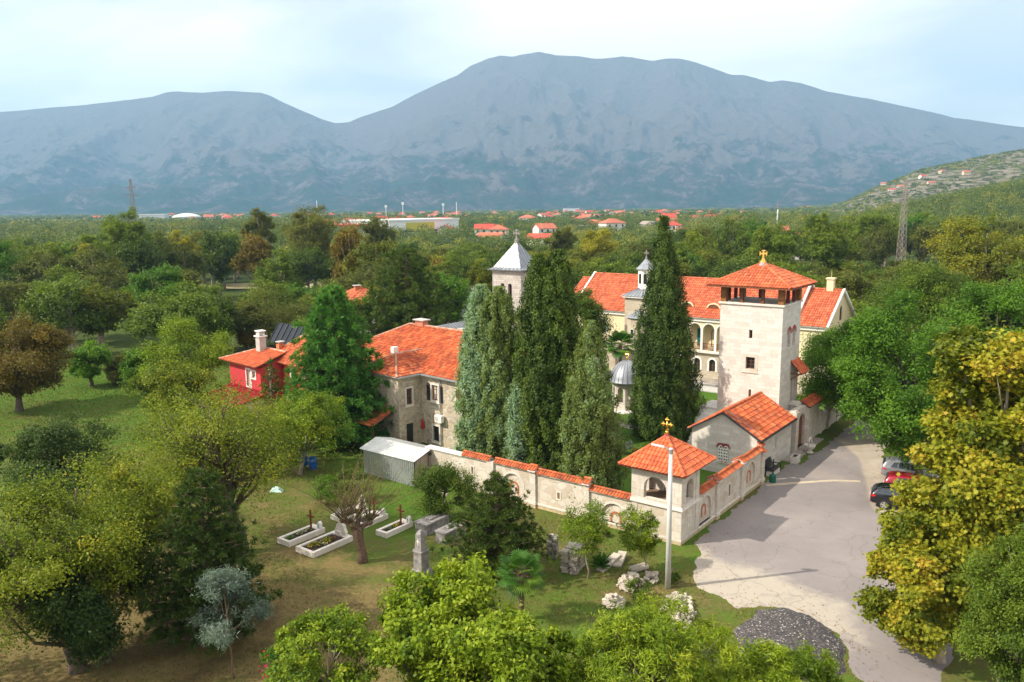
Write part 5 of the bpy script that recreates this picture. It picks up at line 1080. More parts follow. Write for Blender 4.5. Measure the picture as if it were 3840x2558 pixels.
# barrels and crates by the low shed
for i, (x, y, mt, rr, hh, lb) in enumerate(((548, 1000, 'blue', .3, .95, 'front left blue plastic barrel by the shed'), (562, 1005, 'blue', .3, .95, 'middle front blue plastic barrel by the shed'), (577, 998, 'blue', .3, .95, 'right front blue plastic barrel by the shed'), (556, 988, 'blue', .3, .95, 'rear left blue plastic barrel by the shed'), (582, 985, 'blue', .3, .95, 'rear right blue plastic barrel by the shed'), (508, 985, 'red', .34, .5, 'low red tub beside the white shed wall'), (483, 965, 'blue', .25, .6, 'small blue barrel left of the shed'), (700, 1070, 'blue', .3, .9, 'blue barrel left of the metal shed'), (720, 1078, 'blue', .3, .9, 'blue barrel touching the metal shed corner'), (672, 1060, 'red', .25, .5, 'red bucket left of the blue barrels by the metal shed'))):
    p = thing('barrel', lb, 'barrel', at(x, y)); MB().lathe([(rr * .9, 0), (rr, .06), (rr, hh * .3), (rr * 1.04, hh * .33), (rr, hh * .36), (rr, hh * .64), (rr * 1.04, hh * .67), (rr, hh * .7), (rr * .95, hh)], (0, 0, 0), 16).build('body', M[mt], p, True); MB().lathe([(rr * .98, hh), (rr * .98, hh + .04), (rr * .3, hh + .05)], (0, 0, 0), 16).build('lid', M['woodpost' if i < 5 else mt], p)
p = MB().add([(-.45, -.15, 0), (.45, -.25, 0), (.5, .25, 0), (-.4, .25, 0), (-.25, 0, .3), (.15, -.05, .4), (.3, .1, .25), (-.1, .15, .35)], [(0, 1, 5, 4), (1, 2, 6, 5), (2, 3, 7, 6), (3, 0, 4, 7), (4, 5, 6, 7)]).build('tarpaulin', plain('tarp', (.45, .62, .58), .6, var=.3, scale=3), loc=at(635, 1130)); tag(p, 'crumpled pale turquoise tarpaulin bundle on the grass', 'tarpaulin')
# ------------------------------------------------------------------ cars
def carpaint(name, c):
    m = plain(name, c, .25, .3, var=.05); m.node_tree.nodes['Principled BSDF'].inputs['Coat Weight'].default_value = .8; m.node_tree.nodes['Principled BSDF'].inputs['Coat Roughness'].default_value = .05; return m
tyre = plain('tyre', (.018, .018, .018), .9); rim = plain('alloy', (.55, .55, .56), .3, .8, var=.05); lens = plain('taillight', (.50, .01, .015), .15, var=.1); lensw = plain('headlight', (.6, .6, .6), .1)
def car(label, loc, rot, paint, est=True, grp='cars parked in the bays'):
    c = thing('parked_car', label, 'car', loc, rot, grp); Lc = 4.65 if est else 4.0; W = .88
    # station: x, z of sill, belt height, roof height, belt half width, roof half width
    if est: st = [(0, .42, .80, .84, .70, .62), (.06, .32, .92, .98, .80, .66), (.18, .28, .98, 1.12, .85, .66), (.42, .27, 1.0, 1.34, .87, .64), (.75, .26, .99, 1.44, W, .62), (1.5, .25, .97, 1.47, W, .63), (2.3, .25, .95, 1.45, W, .62), (2.9, .25, .93, 1.33, W, .61), (3.35, .25, .92, 1.08, W, .66), (3.6, .25, .91, .96, W, .72), (4.1, .27, .82, .88, .85, .70), (4.5, .32, .66, .74, .76, .62), (4.65, .42, .56, .60, .62, .5)]
    else: st = [(0, .42, .80, .84, .70, .62), (.05, .32, .94, 1.02, .80, .66), (.14, .28, 1.0, 1.22, .84, .64), (.3, .27, 1.0, 1.40, .85, .62), (.6, .26, .99, 1.47, .86, .62), (1.2, .25, .97, 1.50, .86, .63), (1.9, .25, .95, 1.48, .86, .62), (2.4, .25, .93, 1.36, .86, .61), (2.85, .25, .92, 1.08, .86, .66), (3.1, .25, .91, .97, .86, .72), (3.55, .27, .82, .88, .83, .70), (3.85, .32, .66, .74, .76, .62), (4.0, .42, .56, .60, .62, .5)]
    mb = MB(); vs = []
    for x, zs, zb, zr, wb, wr in st:
        half = [(0, zs), (wb * .86, zs), (wb * .99, zs + .14), (wb * 1.01, (zs + zb) / 2 + .05), (wb * .97, zb), ((wb * .95 + wr) / 2, (zb + zr) / 2 + .01), (wr, zr - .03), (wr * .8, zr + .005), (0, zr + .02)]
        ring = half + [(-y, z) for y, z in half[-2:0:-1]]; vs += [(x, y, z) for y, z in ring]
    n = 16; fs = [(i * n + k_, i * n + (k_ + 1) % n, (i + 1) * n + (k_ + 1) % n, (i + 1) * n + k_) for i in range(len(st) - 1) for k_ in range(n)] + [tuple(reversed(range(n))), tuple((len(st) - 1) * n + k_ for k_ in range(n))]
    mb.add(vs, fs); bd = mb.build('body', paint, c, True); sb = bd.modifiers.new('s', 'SUBSURF'); sb.levels = sb.render_levels = 2
    def P(x, f, sgn, off=.012):   # point on the glasshouse side; f from belt 0 to roof 1
        for i in range(len(st) - 1):
            if st[i][0] <= x <= st[i + 1][0]: t_ = (x - st[i][0]) / (st[i + 1][0] - st[i][0]); a = [st[i][j] + (st[i + 1][j] - st[i][j]) * t_ for j in range(6)]; break
        zb, zr, wb, wr = a[2], a[3], a[4], a[5]; f = .08 + f * .74; return Vector((x, sgn * (wb * .97 * (1 - f) + wr * f + off + .03 * f * (1 - f)), zb + (zr - zb) * f))
    panes = [(.36, .40, 1.28, 1.28), (1.34, 1.34, 2.0, 2.0), (2.08, 2.08, 3.2, 2.72)] if est else [(.62, .58, 1.08, 1.08), (1.14, 1.14, 1.85, 1.85), (1.92, 1.92, 2.72, 2.3)]
    for sgn in (-1, 1):
        for x0, x0t, x1, x1t in panes:
            mb = MB(); k_ = 6; vs = []
            for i in range(k_ + 1): vs += [P(x0 + (x1 - x0) * i / k_, 0, sgn), P(max(.3, x0t + .28 * (x0 < .7)) + (x1t - x0t - .28 * (x0 < .7)) * i / k_, .95, sgn)]
            mb.add(vs, [(2 * i, 2 * i + 2, 2 * i + 3, 2 * i + 1) for i in range(k_)]); mb.build('side_window', M['glass'], c)
    rx = [(.16, 1.08, .62), (.40, 1.33, .56)] if est else [(.12, 1.15, .60), (.29, 1.38, .54)]
    mb = MB(); mb.add([(rx[0][0] - .03, -rx[0][2], rx[0][1]), (rx[0][0] - .03, rx[0][2], rx[0][1]), (rx[1][0] - .04, rx[1][2], rx[1][1] + .0), (rx[1][0] - .04, -rx[1][2], rx[1][1])], [(0, 3, 2, 1)]); mb.build('rear_window', M['glass'], c)
    wx = (3.42, 2.92) if est else (2.9, 2.42); mb = MB(); mb.add([(wx[0], -.66, 1.06), (wx[0], .66, 1.06), (wx[1], .58, 1.35), (wx[1], -.58, 1.35)], [(0, 1, 2, 3)]); mb.build('windscreen', M['glass'], c)
    for sgn in (-1, 1):
        mb = MB(); mb.add([(.02, sgn * .52, .80), (.02, sgn * .52, .93), (.10, sgn * .80, .95), (.34, sgn * .872, .92), (.30, sgn * .875, .82), (.07, sgn * .80, .78)], [(0, 1, 2, 5), (5, 2, 3, 4)]); mb.build('taillight', lens, c)
        mb = MB(); mb.box((.0, sgn * .6 - .12, .42), (.05, sgn * .6 + .12, .47)); mb.build('reflector', lens, c)
        mb = MB(); mb.box((Lc - .42, sgn * .66 - .1, .64), (Lc - .12, sgn * .66 + .08, .74)); mb.build('headlight', lensw, c)
        mb = MB(); mb.ball((wx[0] - .28, sgn * .98, 1.0), .1, 8, 5); mb.build('mirror', paint, c)
        for hx in (1.55, 2.5) if est else (1.5,): MB().bar((hx, sgn * .895, .86), (hx + .18, sgn * .895, .86), .02, .03).build('door_handle', paint, c)
        mb = MB()
        for hx in ((1.30, 2.04, 3.1) if est else (1.1, 2.35)): mb.bar((hx, sgn * .888, .34), (hx + .02, sgn * .872, .95), .012, .01)
        mb.bar((.85, sgn * .9, .30), (3.5 if est else 2.9, sgn * .9, .30), .02, .05); mb.build('trim_line', M['dark'], c)
    if est:
        for sgn in (-1, 1): MB().tube([(.85, sgn * .56, 1.47), (1.0, sgn * .57, 1.53), (2.3, sgn * .57, 1.52), (2.5, sgn * .56, 1.46)], .015, 6).build('roof_rail', M['dark'], c)
    MB().box((-.012, -.26, .66), (.02, .26, .77)).build('number_plate', M['white'], c)
    for x in ((.88, 3.55) if est else (.72, 3.25)):
        for sgn in (-1, 1):
            w = MB(); w.tube([(x, sgn * .70, .32), (x, sgn * .895, .32)], .365, 24); w.build('wheel_arch', M['dark'], c)
            w = MB(); w.tube([(x, sgn * .72, .315), (x, sgn * .75, .315), (x, sgn * .90, .315), (x, sgn * .915, .315)], [.29, .315, .315, .29], 24); wh = w.build('wheel', tyre, c, True)
            w = MB(); w.tube([(x, sgn * .912, .315), (x, sgn * .922, .315)], .215, 24)
            w.build('rim_back', M['dark'], wh); w = MB()
            for k_ in range(5):
                a = k_ * 2 * math.pi / 5 + .3; d = Vector((math.cos(a), 0, math.sin(a))); e = Vector((-math.sin(a), 0, math.cos(a))); o_ = Vector((x, sgn * .93, .315))
                w.add([o_ + d * .03 + e * .035, o_ + d * .03 - e * .035, o_ + d * .21 - e * .065, o_ + d * .21 + e * .065], [(0, 1, 2, 3)])
            w.add([Vector((x + r_ * math.cos(a), sgn * .928, .315 + r_ * math.sin(a))) for r_ in (.20, .225) for a in [i * math.pi / 12 for i in range(24)]], [(i, (i + 1) % 24, 24 + (i + 1) % 24, 24 + i) for i in range(24)]); w.tube([(x, sgn * .92, .315), (x, sgn * .935, .315)], .045, 10); w.build('rim', rim, wh)
    return c
hd_ = R_(90 - 116); cd = Vector((math.cos(hd_), math.sin(hd_), 0)); cs = Vector((-cd.y, cd.x, 0))
w0 = at(3313.6 / K_, 1912 / K_)
base = w0 - cd * .88 + cs * .88
car('black estate car parked nearest in the bays at the roadside', base + Z3 * .02, hd_, carpaint('paint_black', (.008, .008, .014)))
car('dark red hatchback parked just beyond the black estate car', base + cs * 2.75 + cd * .75 + Z3 * .02, hd_, carpaint('paint_red', (.36, .01, .03)), False)
car('grey hatchback half hidden under the green tree beyond the red car', base + cs * 6.3 + cd * .5 + Z3 * .02, hd_, carpaint('paint_silver', (.25, .26, .28)), False)
# ------------------------------------------------------------------ lattice masts
def lattice(name, label, cat, loc, h_, w0_, w1_, n, mat, arms=(), th=.12):
    t_ = thing(name, label, cat, loc, .5)
    cor = [(-1, -1), (1, -1), (1, 1), (-1, 1)]
    for sx_, sy_ in cor: MB().bar((sx_ * w0_ / 2, sy_ * w0_ / 2, -1), (sx_ * w1_ / 2, sy_ * w1_ / 2, h_), th).build('leg', mat, t_)
    mb = MB()
    for i in range(n):
        a, b_ = i / n, (i + 1) / n; wa, wb_ = (w0_ + (w1_ - w0_) * a) / 2, (w0_ + (w1_ - w0_) * b_) / 2
        for k_ in range(4):
            c0, c1 = cor[k_], cor[(k_ + 1) % 4]; mb.bar((c0[0] * wa, c0[1] * wa, h_ * a), (c1[0] * wb_, c1[1] * wb_, h_ * b_), th * .6); mb.bar((c1[0] * wa, c1[1] * wa, h_ * a), (c0[0] * wb_, c0[1] * wb_, h_ * b_), th * .6); mb.bar((c0[0] * wb_, c0[1] * wb_, h_ * b_), (c1[0] * wb_, c1[1] * wb_, h_ * b_), th * .6)
    mb.build('bracing', mat, t_)
    for z_, L_ in arms:
        mb = MB(); mb.bar((-L_, 0, z_), (L_, 0, z_), th); mb.bar((-L_, 0, z_), (0, 0, z_ + 1.6), th * .6); mb.bar((L_, 0, z_), (0, 0, z_ + 1.6), th * .6); mb.build('crossarm', mat, t_)
    return t_
steel = plain('mast_steel', (.28, .24, .22), .6, .3, var=.15); rusty = plain('mast_rusty', (.30, .17, .13), .7, .2, var=.3)
mp0 = at(2067, 650); lattice('radio_mast', 'tall slender grey lattice mast rising above the trees at the right', 'mast', mp0, height(mp0, 415), 2.0, .6, 16, steel, th=.08)
mt = lattice('mast_spire', 'x', 'mast', mp0, 1, 1, 1, 1, steel) if False else None
pp = at(312, 560); lattice('power_pylon', 'grey lattice power pylon standing behind the tall poplar at the left', 'pylon', pp, height(pp, 412), 5.5, .8, 9, steel, arms=((height(pp, 432), 3.2), (height(pp, 450), 4.5)), th=.28)
# ------------------------------------------------------------------ foliage
TEMPL = {'leaf': [(-1, 0, 0), (0, .5, .14), (1, 0, 0), (0, -.5, .14)], 'broad': [(-1, 0, 0), (-.1, .62, .16), (1, 0, -.1), (-.1, -.62, .16)], 'long': [(-1, 0, 0), (0, .20, .06), (1, 0, -.12), (0, -.20, .06)], 'needle': [(-1, 0, 0), (0, .11, .0), (1, 0, -.05), (0, -.11, .0)],
 'maple': [(-.8, 0, 0), (-.35, .35, .05), (-.25, .95, .1), (.15, .45, .08), (.55, .75, .1), (.5, .25, .05), (1.1, 0, 0), (.5, -.25, .05), (.55, -.75, .1), (.15, -.45, .08), (-.25, -.95, .1), (-.35, -.35, .05)]}
def unit(a): return a / np.maximum(np.linalg.norm(a, axis=1, keepdims=True), 1e-6)
def leaf_mesh(name, P, N, A, S, T, mat, shape='leaf'):
    tp = np.array(TEMPL[shape]); k = len(tp); n = len(P)
    N = unit(N); A = unit(A - N * (A * N).sum(1, keepdims=True)); Bv = np.cross(N, A); S = S[:, None, None]
    V = P[:, None, :] + S * (A[:, None, :] * tp[None, :, 0:1] + Bv[:, None, :] * tp[None, :, 1:2] + N[:, None, :] * tp[None, :, 2:3])
    me = bpy.data.meshes.new(name); me.vertices.add(n * k); me.vertices.foreach_set('co', V.astype('f').ravel())
    me.loops.add(n * k); me.loops.foreach_set('vertex_index', np.arange(n * k, dtype='i')); me.polygons.add(n); me.polygons.foreach_set('loop_start', np.arange(0, n * k, k, dtype='i'))
    me.update(calc_edges=True); me.materials.append(mat)
    me.attributes.new('tint', 'FLOAT', 'FACE').data.foreach_set('value', np.clip(T, 0, 1).astype('f')); return me
def rdir(r, n): return unit(r.normal(size=(n, 3)))
def crown(seed, rx, ry, zb, zt, n, leaf=.12, k1=14, k2=9, mat='green', shape='leaf', off=(0, 0), droop=0., hollow=.5, r1f=.36, r2f=.42, tb=.5, egg=0., trunk_r=.25, trunk_h=None, bark='barkdark', twigs=2, lean=(0, 0), spread=.55):
    r = np.random.RandomState(seed); cz = (zb + zt) / 2; hz_ = (zt - zb) / 2; R = (rx + ry) / 2
    d = rdir(r, k1); d[:, 2] = d[:, 2] * .95 + .05; f = r.uniform(hollow, .78, (k1, 1)) ; C1 = d * f * np.array([rx, ry, hz_])
    if egg: C1[:, :2] *= (1 - egg * C1[:, 2:3] / hz_)
    C1 = C1 + np.array([off[0], off[1], cz]); r1 = min(R, hz_ * 1.3) * r1f * r.uniform(.75, 1.25, k1)
    w = np.repeat(np.arange(k1), k2); C2 = C1[w] + rdir(r, k1 * k2) * r1[w][:, None] * r.uniform(.55, 1.05, (k1 * k2, 1)) * np.array([1, 1, .8]); r2 = r1[w] * r2f * r.uniform(.7, 1.3, k1 * k2)
    t1 = r.normal(0, .13, k1); t2 = r.normal(0, .10, k1 * k2)
    c = r.randint(0, k1 * k2, n); P = C2[c] + r.normal(0, spread, (n, 3)) * r2[c][:, None] * np.array([1, 1, .8])
    out = unit(P - np.array([off[0], off[1], cz - hz_ * .3])); N = out * .5 + r.normal(0, .55, (n, 3)) + np.array([0, 0, .35])
    A = r.normal(0, 1, (n, 3)) + out * .6 + np.array([0, 0, -droop]); S = leaf * r.uniform(.65, 1.25, n)
    T = tb + t1[w][c] + t2[c] + r.normal(0, .13, n)
    cm = leaf_mesh('crown', P, N, A, S, T, LM[mat], shape)
    mb = MB(); th = trunk_h or max(zb * 1.05, 1.0); rr = random.Random(seed); tx, ty = off[0] * .7, off[1] * .7
    bend = [Vector((0, 0, -.3)), Vector((tx * .15 + rr.uniform(-.1, .1), ty * .15, th * .45)), Vector((tx * .5, ty * .5, th)), Vector((tx, ty, (th + cz) / 2 + .2)), Vector((off[0], off[1], cz + hz_ * .5))]
    mb.tube(bend, [trunk_r * 1.35, trunk_r, trunk_r * .8, trunk_r * .5, trunk_r * .08], 9)
    for i in range(k1):
        q = Vector(C1[i]); a = bend[2].lerp(bend[3], rr.random()) if q.z < cz + hz_ * .3 else bend[3].lerp(bend[4], rr.uniform(0, .4)); m_ = a.lerp(q, .5) + Vector((rr.uniform(-.1, .1) * R, rr.uniform(-.1, .1) * R, -.06 * R))
        lr_ = trunk_r * rr.uniform(.28, .42); mb.tube([a, m_, q], [lr_, lr_ * .6, lr_ * .25], 6)
        for j in range(twigs):
            z = Vector(C2[i * k2 + j]); mb.tube([m_.lerp(q, rr.uniform(.2, .9)), z], [lr_ * .3, lr_ * .08], 4)
    return cm, mb, bark
def make_tree(name, label, cat, loc, cm, mb, bark, group=None, rot=0., extra=None):
    t_ = thing(name, label, cat, loc, rot, group); mb.build('trunk', M[bark], t_, True); link('crown', cm, t_); return t_
def fit(bx, by, x0, x1, yt, yb):
    g = at(bx, by); dep = g.y * _cp + CAMH * _sp; s = K_ * dep / FOC
    return g, (x1 - x0) / 2 * s, ((x0 + x1) / 2 - bx) * s, height(g, yb), height(g, yt)
def near_tree(name, label, cat, box, seed, n, leaf, depth=1.0, dy=0., **kw):
    g, rx, ox, zb, zt = fit(*box); cm, mb, bk = crown(seed, rx, rx * depth, zb, zt, n, leaf, off=(ox, dy), **kw); return make_tree(name, label, cat, g, cm, mb, bk)
def column(seed, cols, n, mat, tuft=.22, leaf=.09, prof='cypress', shape='leaf', tb=.5, k=900, vert=.9):
    """narrow upright conifer; cols = (dx, dy, radius, bottom, top)"""
    r = np.random.RandomState(seed); Pl, Tl, Ol = [], [], []; tot = sum(c[2] * (c[4] - c[3]) for c in cols)
    mb = MB()
    for dx, dy, R, zb, zt in cols:
        kk = int(k * R * (zt - zb) / tot); t = r.beta(1.0, 1.08, kk); a = r.uniform(0, 6.283, kk)
        if prof == 'cypress': pr = np.clip(t / .16 + .25, 0, 1) ** .6 * np.clip(1 - t ** 4.0, 0, 1) ** .62 * 1.04
        else: pr = np.clip(t / .08 + .3, 0, 1) ** .5 * np.clip(1 - t ** 2.0, 0, 1) ** .72 * 1.05
        lump = 1 + .13 * np.sin(a * 3 + t * 9 + seed) + .12 * np.sin(a * 8 + np.sin(t * 11 + seed) * 2.2) * (.4 + t) + .10 * np.sin(t * 47 + a * 5)
        inner = r.rand(kk) < .22; rad = R * pr * lump * np.where(inner, r.uniform(.3, .75, kk), r.uniform(.8, 1.05, kk)); o = np.stack([np.cos(a), np.sin(a), np.zeros(kk)], 1)
        C = o * rad[:, None] + np.stack([np.full(kk, dx), np.full(kk, dy), zb + t * (zt - zb)], 1)
        tt = r.normal(0, .17, kk) + .10 * np.sin(a * 2 + t * 7 + seed); c = r.randint(0, kk, int(n * R * (zt - zb) / tot))
        P = C[c] + r.normal(0, tuft * .5, (len(c), 3)) * np.array([.8, .8, 1.5]); P[:, 2] = np.minimum(P[:, 2], zt); Pl.append(P); Tl.append(tb + tt[c] + r.normal(0, .13, len(c))); Ol.append(o[c])
        mb.tube([(dx * .3, dy * .3, -.2), (dx, dy, zb + 1), (dx, dy, zb + (zt - zb) * .8)], [R * .14, R * .10, .03], 8)
    P, T, O_ = np.concatenate(Pl), np.concatenate(Tl), np.concatenate(Ol); m = len(P)
    A = O_ * .5 + np.array([0, 0, vert]) + r.normal(0, .45, (m, 3)); N = O_ * .8 + r.normal(0, .5, (m, 3)) + np.array([0, 0, .2])
    return leaf_mesh('crown', P, N, A, leaf * r.uniform(.6, 1.3, m), T, LM[mat], shape), mb, 'barkbrown'
def pine(seed, R, zb, zt, mat, layers=15, per=8, tuft=.42, needles=26, nl=.26, off=(0, 0), power=.75, up=.25, round_top=False, tb=.5, shape='needle', tufts=5, bark='barkbrown'):
    r = np.random.RandomState(seed); C, mb, O_ = [], MB(), []
    mb.tube([(0, 0, -.2), (off[0] * .5, off[1] * .5, (zb + zt) / 2), (off[0], off[1], zt)], [R * .06 + .06, R * .045 + .03, .02], 8)
    for i in range(layers):
        t = (i + .3) / layers; z = zb + (zt - zb) * t; L_ = R * ((1 - t) ** power if not round_top else math.sqrt(max(0, 1 - (t * 1.5 - .5) ** 2)) if t > .33 else .8 + .6 * t); cnt = max(3, int(per * (1 - t * .4)))
        a0 = r.rand() * 6.28
        for j in range(cnt):
            a = a0 + 6.283 * j / cnt + r.normal(0, .15); l = L_ * r.uniform(.8, 1.12); f_ = (z - zb) / (zt - zb); bx, by = off[0] * f_, off[1] * f_; zz_ = z + r.normal(0, .12)
            e = Vector((bx + math.cos(a) * l, by + math.sin(a) * l, zz_ + l * up * r.uniform(.4, 1.2))); b0 = Vector((bx, by, zz_)); mb.tube([b0, b0.lerp(e, .5) - Vector((0, 0, l * .04)), e], [.05, .035, .012], 4)
            m = max(2, int(tufts * l / R + 1))
            for q in range(m):
                fr = 1 - .72 * q / m; s = r.normal(0, .13 * l * fr + .05, 3); C.append(tuple(b0.lerp(e, fr) + Vector((s[0], s[1], abs(s[2]) * .5)))); O_.append((math.cos(a), math.sin(a), .25))
    C.append((off[0], off[1], zt)); O_.append((0, 0, 1)); C = np.array(C); O_ = np.array(O_); k = len(C); c = np.repeat(np.arange(k), needles); m = len(c)
    D = unit(rdir(r, m) + O_[c] * .5 + np.array([0, 0, .35])); P = C[c] + D * tuft * r.uniform(.25, .9, (m, 1)); N = np.cross(D, rdir(r, m)); T = tb + r.normal(0, .14, k)[c] + r.normal(0, .12, m)
    return leaf_mesh('crown', P, N, D, nl * r.uniform(.7, 1.2, m), T, LM[mat], shape), mb, bark
# --- conifers of the walled garden
def con(name, label, loc, res, rot=0., group=None): return make_tree(name, label, 'tree', loc, *res, rot=rot, group=group)
def vpos(x, u):   # point on the line u = const seen in photo column x
    lo, hi = -20., 60.
    for _ in range(40):
        m_ = (lo + hi) / 2
        if row(pl(u, m_))[0] < x: hi = m_
        else: lo = m_
    return pl(u, lo)
def colpx(x0, x1, u, yt): 
    g = vpos((x0 + x1) / 2, u); dep = g.y * _cp + CAMH * _sp; return g, (x1 - x0) / 2 * K_ * dep / FOC, height(g, yt)
g, R, zt = colpx(1066, 1150, 2.4, 655); con('juniper', 'pale blue-green columnar juniper, leftmost of the evergreens behind the wall', g, column(1, [(.2, 0, R * 1.1, .2, zt), (-.35, .1, R * 1.0, .2, zt * .84)], 80000, 'arbor', .26, .09, tb=.80, k=1500))
g, R, zt = colpx(1108, 1198, 2.6, 660); con('juniper', 'olive-green columnar juniper touching the pale blue-green one', g, column(2, [(0, 0, R * 1.12, .2, zt), (.5, .2, R * .85, .2, zt * .80)], 80000, 'arbor', .26, .09, tb=.38, k=1400))
g, R, zt = colpx(1168, 1218, 1.6, 870); con('juniper', 'small blue-grey juniper between the olive juniper and the great dark cypress', g, column(3, [(0, 0, R, .1, zt)], 12000, 'arbor', .24, .08, tb=.95, k=500))
g, R, zt = colpx(1192, 1330, 3.2, 575); con('cypress', 'broad dark green twin-topped cypress, tallest near the garden wall', g, column(4, [(-.7, 0, R * .62, 2, zt - .3), (.7, .1, R * .66, 2, zt), (0, -.1, R * 1.02, .2, zt * .93)], 150000, 'cypress', .26, .09, tb=.62, k=3400))
g, R, zt = colpx(1290, 1421, 2.4, 738); con('juniper', 'light green cone-shaped juniper in front of the garden pavilion', g, column(5, [(0, 0, R * 1.02, .2, zt), (-.6, -.2, R * .75, .2, zt * .80), (.6, -.1, R * .78, .2, zt * .7)], 100000, 'arbor', .25, .08, prof='cone', tb=.34, k=1800))
g, R, ox, zb, zt = fit(1522, 1008, 1456, 1597, 497, 1005); con('cypress', 'very tall slender dark cypress standing alone left of the stone tower', g, column(6, [(0, 0, R * 1.0, .1, zt * .88), (-.25, 0, R * .45, zt * .45, zt), (.2, .2, R * .95, .1, zt * .66)], 140000, 'cypress', .29, .09, prof='cone', tb=.5, k=3600))
# --- pines
g, R, ox, zb, zt = fit(785, 1015, 640, 912, 662, 985); con('pine', 'large bright green soft-needled pine in front of the stone house', g, pine(11, R * 1.0, .3, zt, 'pine', 22, 15, .42, 40, .21, (-.2, 0), .62, .10, tb=.6, tufts=13, shape='long'))
g, R, ox, zb, zt = fit(1145, 1318, 1028, 1262, 1093, 1310); con('pine', 'dark green young pine on the lawn below the garden wall', g, pine(12, R, .2, zt, 'pinedark', 15, 13, .20, 34, .10, (0, 0), .72, .34, tb=.72, tufts=15, shape='long'))
g, R, ox, zb, zt = fit(480, 1470, 335, 635, 1085, 1440); con('pine', 'shaded dark pine left of the graves', g, pine(13, R * .95, .3, zt, 'pinedark', 17, 12, .24, 32, .12, (.2, 0), .6, .25, tb=.55, tufts=15, shape='long'))
g, R, ox, zb, zt = fit(940, 815, 830, 1060, 572, 800); con('pine', 'broad loose Scots pine with reddish branches behind the stone house roof', g, pine(14, R, 1.2, zt, 'pinedark', 14, 12, .6, 34, .30, (0, 0), .5, .15, tb=.8, tufts=10, shape='long'))
g = at(632, 1010); con('spruce', 'narrow dark spruce against the red house wall', g, pine(15, 1.6, .2, height(g, 830), 'cypress', 12, 8, .3, 20, .2, tb=.5, tufts=5))
g = at(1090, 850); con('spruce', 'small silver-blue spruce left of the church tower', g, pine(16, 2.6, .2, height(g, 662), 'silver', 12, 9, .4, 22, .25, tb=.3, tufts=5))
# --- broadleaf trees near the camera
near_tree('fruit_tree', 'small round dark green tree between the metal shed and the young pine', 'tree', (1012, 1200, 952, 1102, 1062, 1195), 21, 26000, .06, k1=16, k2=12, mat='green', tb=.45, trunk_r=.12, r2f=.5)
near_tree('sapling', 'slim light green sapling left of the lamp post by the stone stacks', 'tree', (1350, 1330, 1283, 1403, 1120, 1300), 22, 9000, .055, k1=20, k2=7, mat='lime', tb=.12, trunk_r=.05, twigs=4, bark='barkpale', r2f=.5, droop=.6)
near_tree('sapling', 'yellow-green sapling touching the lamp post', 'tree', (1482, 1312, 1418, 1524, 1148, 1300), 23, 12000, .055, k1=20, k2=8, mat='lime', tb=.30, trunk_r=.05, twigs=4, bark='barkpale', droop=.6)
near_tree('walnut_tree', 'wide sparse walnut tree with bare limbs and yellowing leaves over the graves path', 'tree', (560, 1270, 265, 750, 880, 1190), 24, 36000, .075, k1=34, k2=12, mat='walnut', tb=.32, trunk_r=.32, twigs=9, hollow=.35, r1f=.28, bark='barkdark', depth=.8, spread=.8)
near_tree('ornamental_tree', 'feathery bright green tree right of the low red-roofed shed', 'tree', (690, 1090, 615, 815, 880, 1075), 25, 24000, .085, k1=18, k2=10, mat='lime', tb=.20, trunk_r=.15, twigs=4, bark='barkpale')
near_tree('ornamental_tree', 'yellow-leaved tree before the low red-roofed shed', 'tree', (560, 1080, 465, 660, 892, 1060), 26, 14000, .08, k1=18, k2=9, mat='walnut', tb=.6, trunk_r=.12, twigs=5, bark='barkpale')
near_tree('walnut_tree', 'big dark-limbed tree with golden green leaves at the lower left', 'tree', (180, 1540, -70, 360, 1080, 1500), 27, 62000, .07, k1=40, k2=14, egg=-.2, mat='walnut', tb=.30, r1f=.28, trunk_r=.36, twigs=6, hollow=.4)
near_tree('walnut_tree', 'tree with thinning golden leaves standing above the shaded dark pine', 'tree', (330, 1400, 180, 470, 1000, 1280), 28, 22000, .07, k1=22, k2=11, mat='walnut', tb=.3, trunk_r=.2, twigs=7, hollow=.35)
near_tree('hazel', 'dark green bushy tree behind the golden tree at the left', 'tree', (155, 1240, 35, 290, 955, 1200), 29, 34000, .085, k1=20, k2=12, mat='dark', tb=.85, trunk_r=.2)
near_tree('hazel', 'dark bush cut by the left edge of the view above the golden tree', 'tree', (0, 1150, -50, 40, 990, 1140), 30, 9000, .09, k1=9, k2=9, mat='dark', tb=.75, trunk_r=.15)
near_tree('ivy_shrub', 'dense dark ivy-clad bush under the golden tree at the lower left', 'shrub', (250, 1520, 90, 420, 1180, 1500), 31, 38000, .085, k1=16, k2=12, mat='dark', tb=.55, trunk_r=.2)
near_tree('silver_shrub', 'blue-grey narrow-leaved willow shrub at the foot of the shaded dark pine', 'shrub', (540, 1560, 436, 625, 1285, 1520), 32, 9000, .10, k1=14, k2=10, mat='silver', tb=.5, trunk_r=.05, shape='long', droop=.8, twigs=4, bark='barkbrown')
near_tree('mulberry', 'large yellow-green bush with hanging leaves at the bottom centre', 'shrub', (1050, 1720, 830, 1275, 1282, 1690), 33, 60000, .095, k1=44, k2=14, mat='lime', tb=.26, shape='broad', droop=1.6, trunk_r=.15, twigs=3, hollow=.4, r1f=.27, r2f=.34, spread=.5)
near_tree('mulberry', 'lower yellow-green bush with hanging leaves right of the larger one', 'shrub', (1250, 1760, 1120, 1350, 1400, 1700), 34, 24000, .095, k1=20, k2=12, mat='lime', tb=.2, shape='broad', r1f=.27, r2f=.34, spread=.5, droop=1.6, trunk_r=.1, twigs=3)
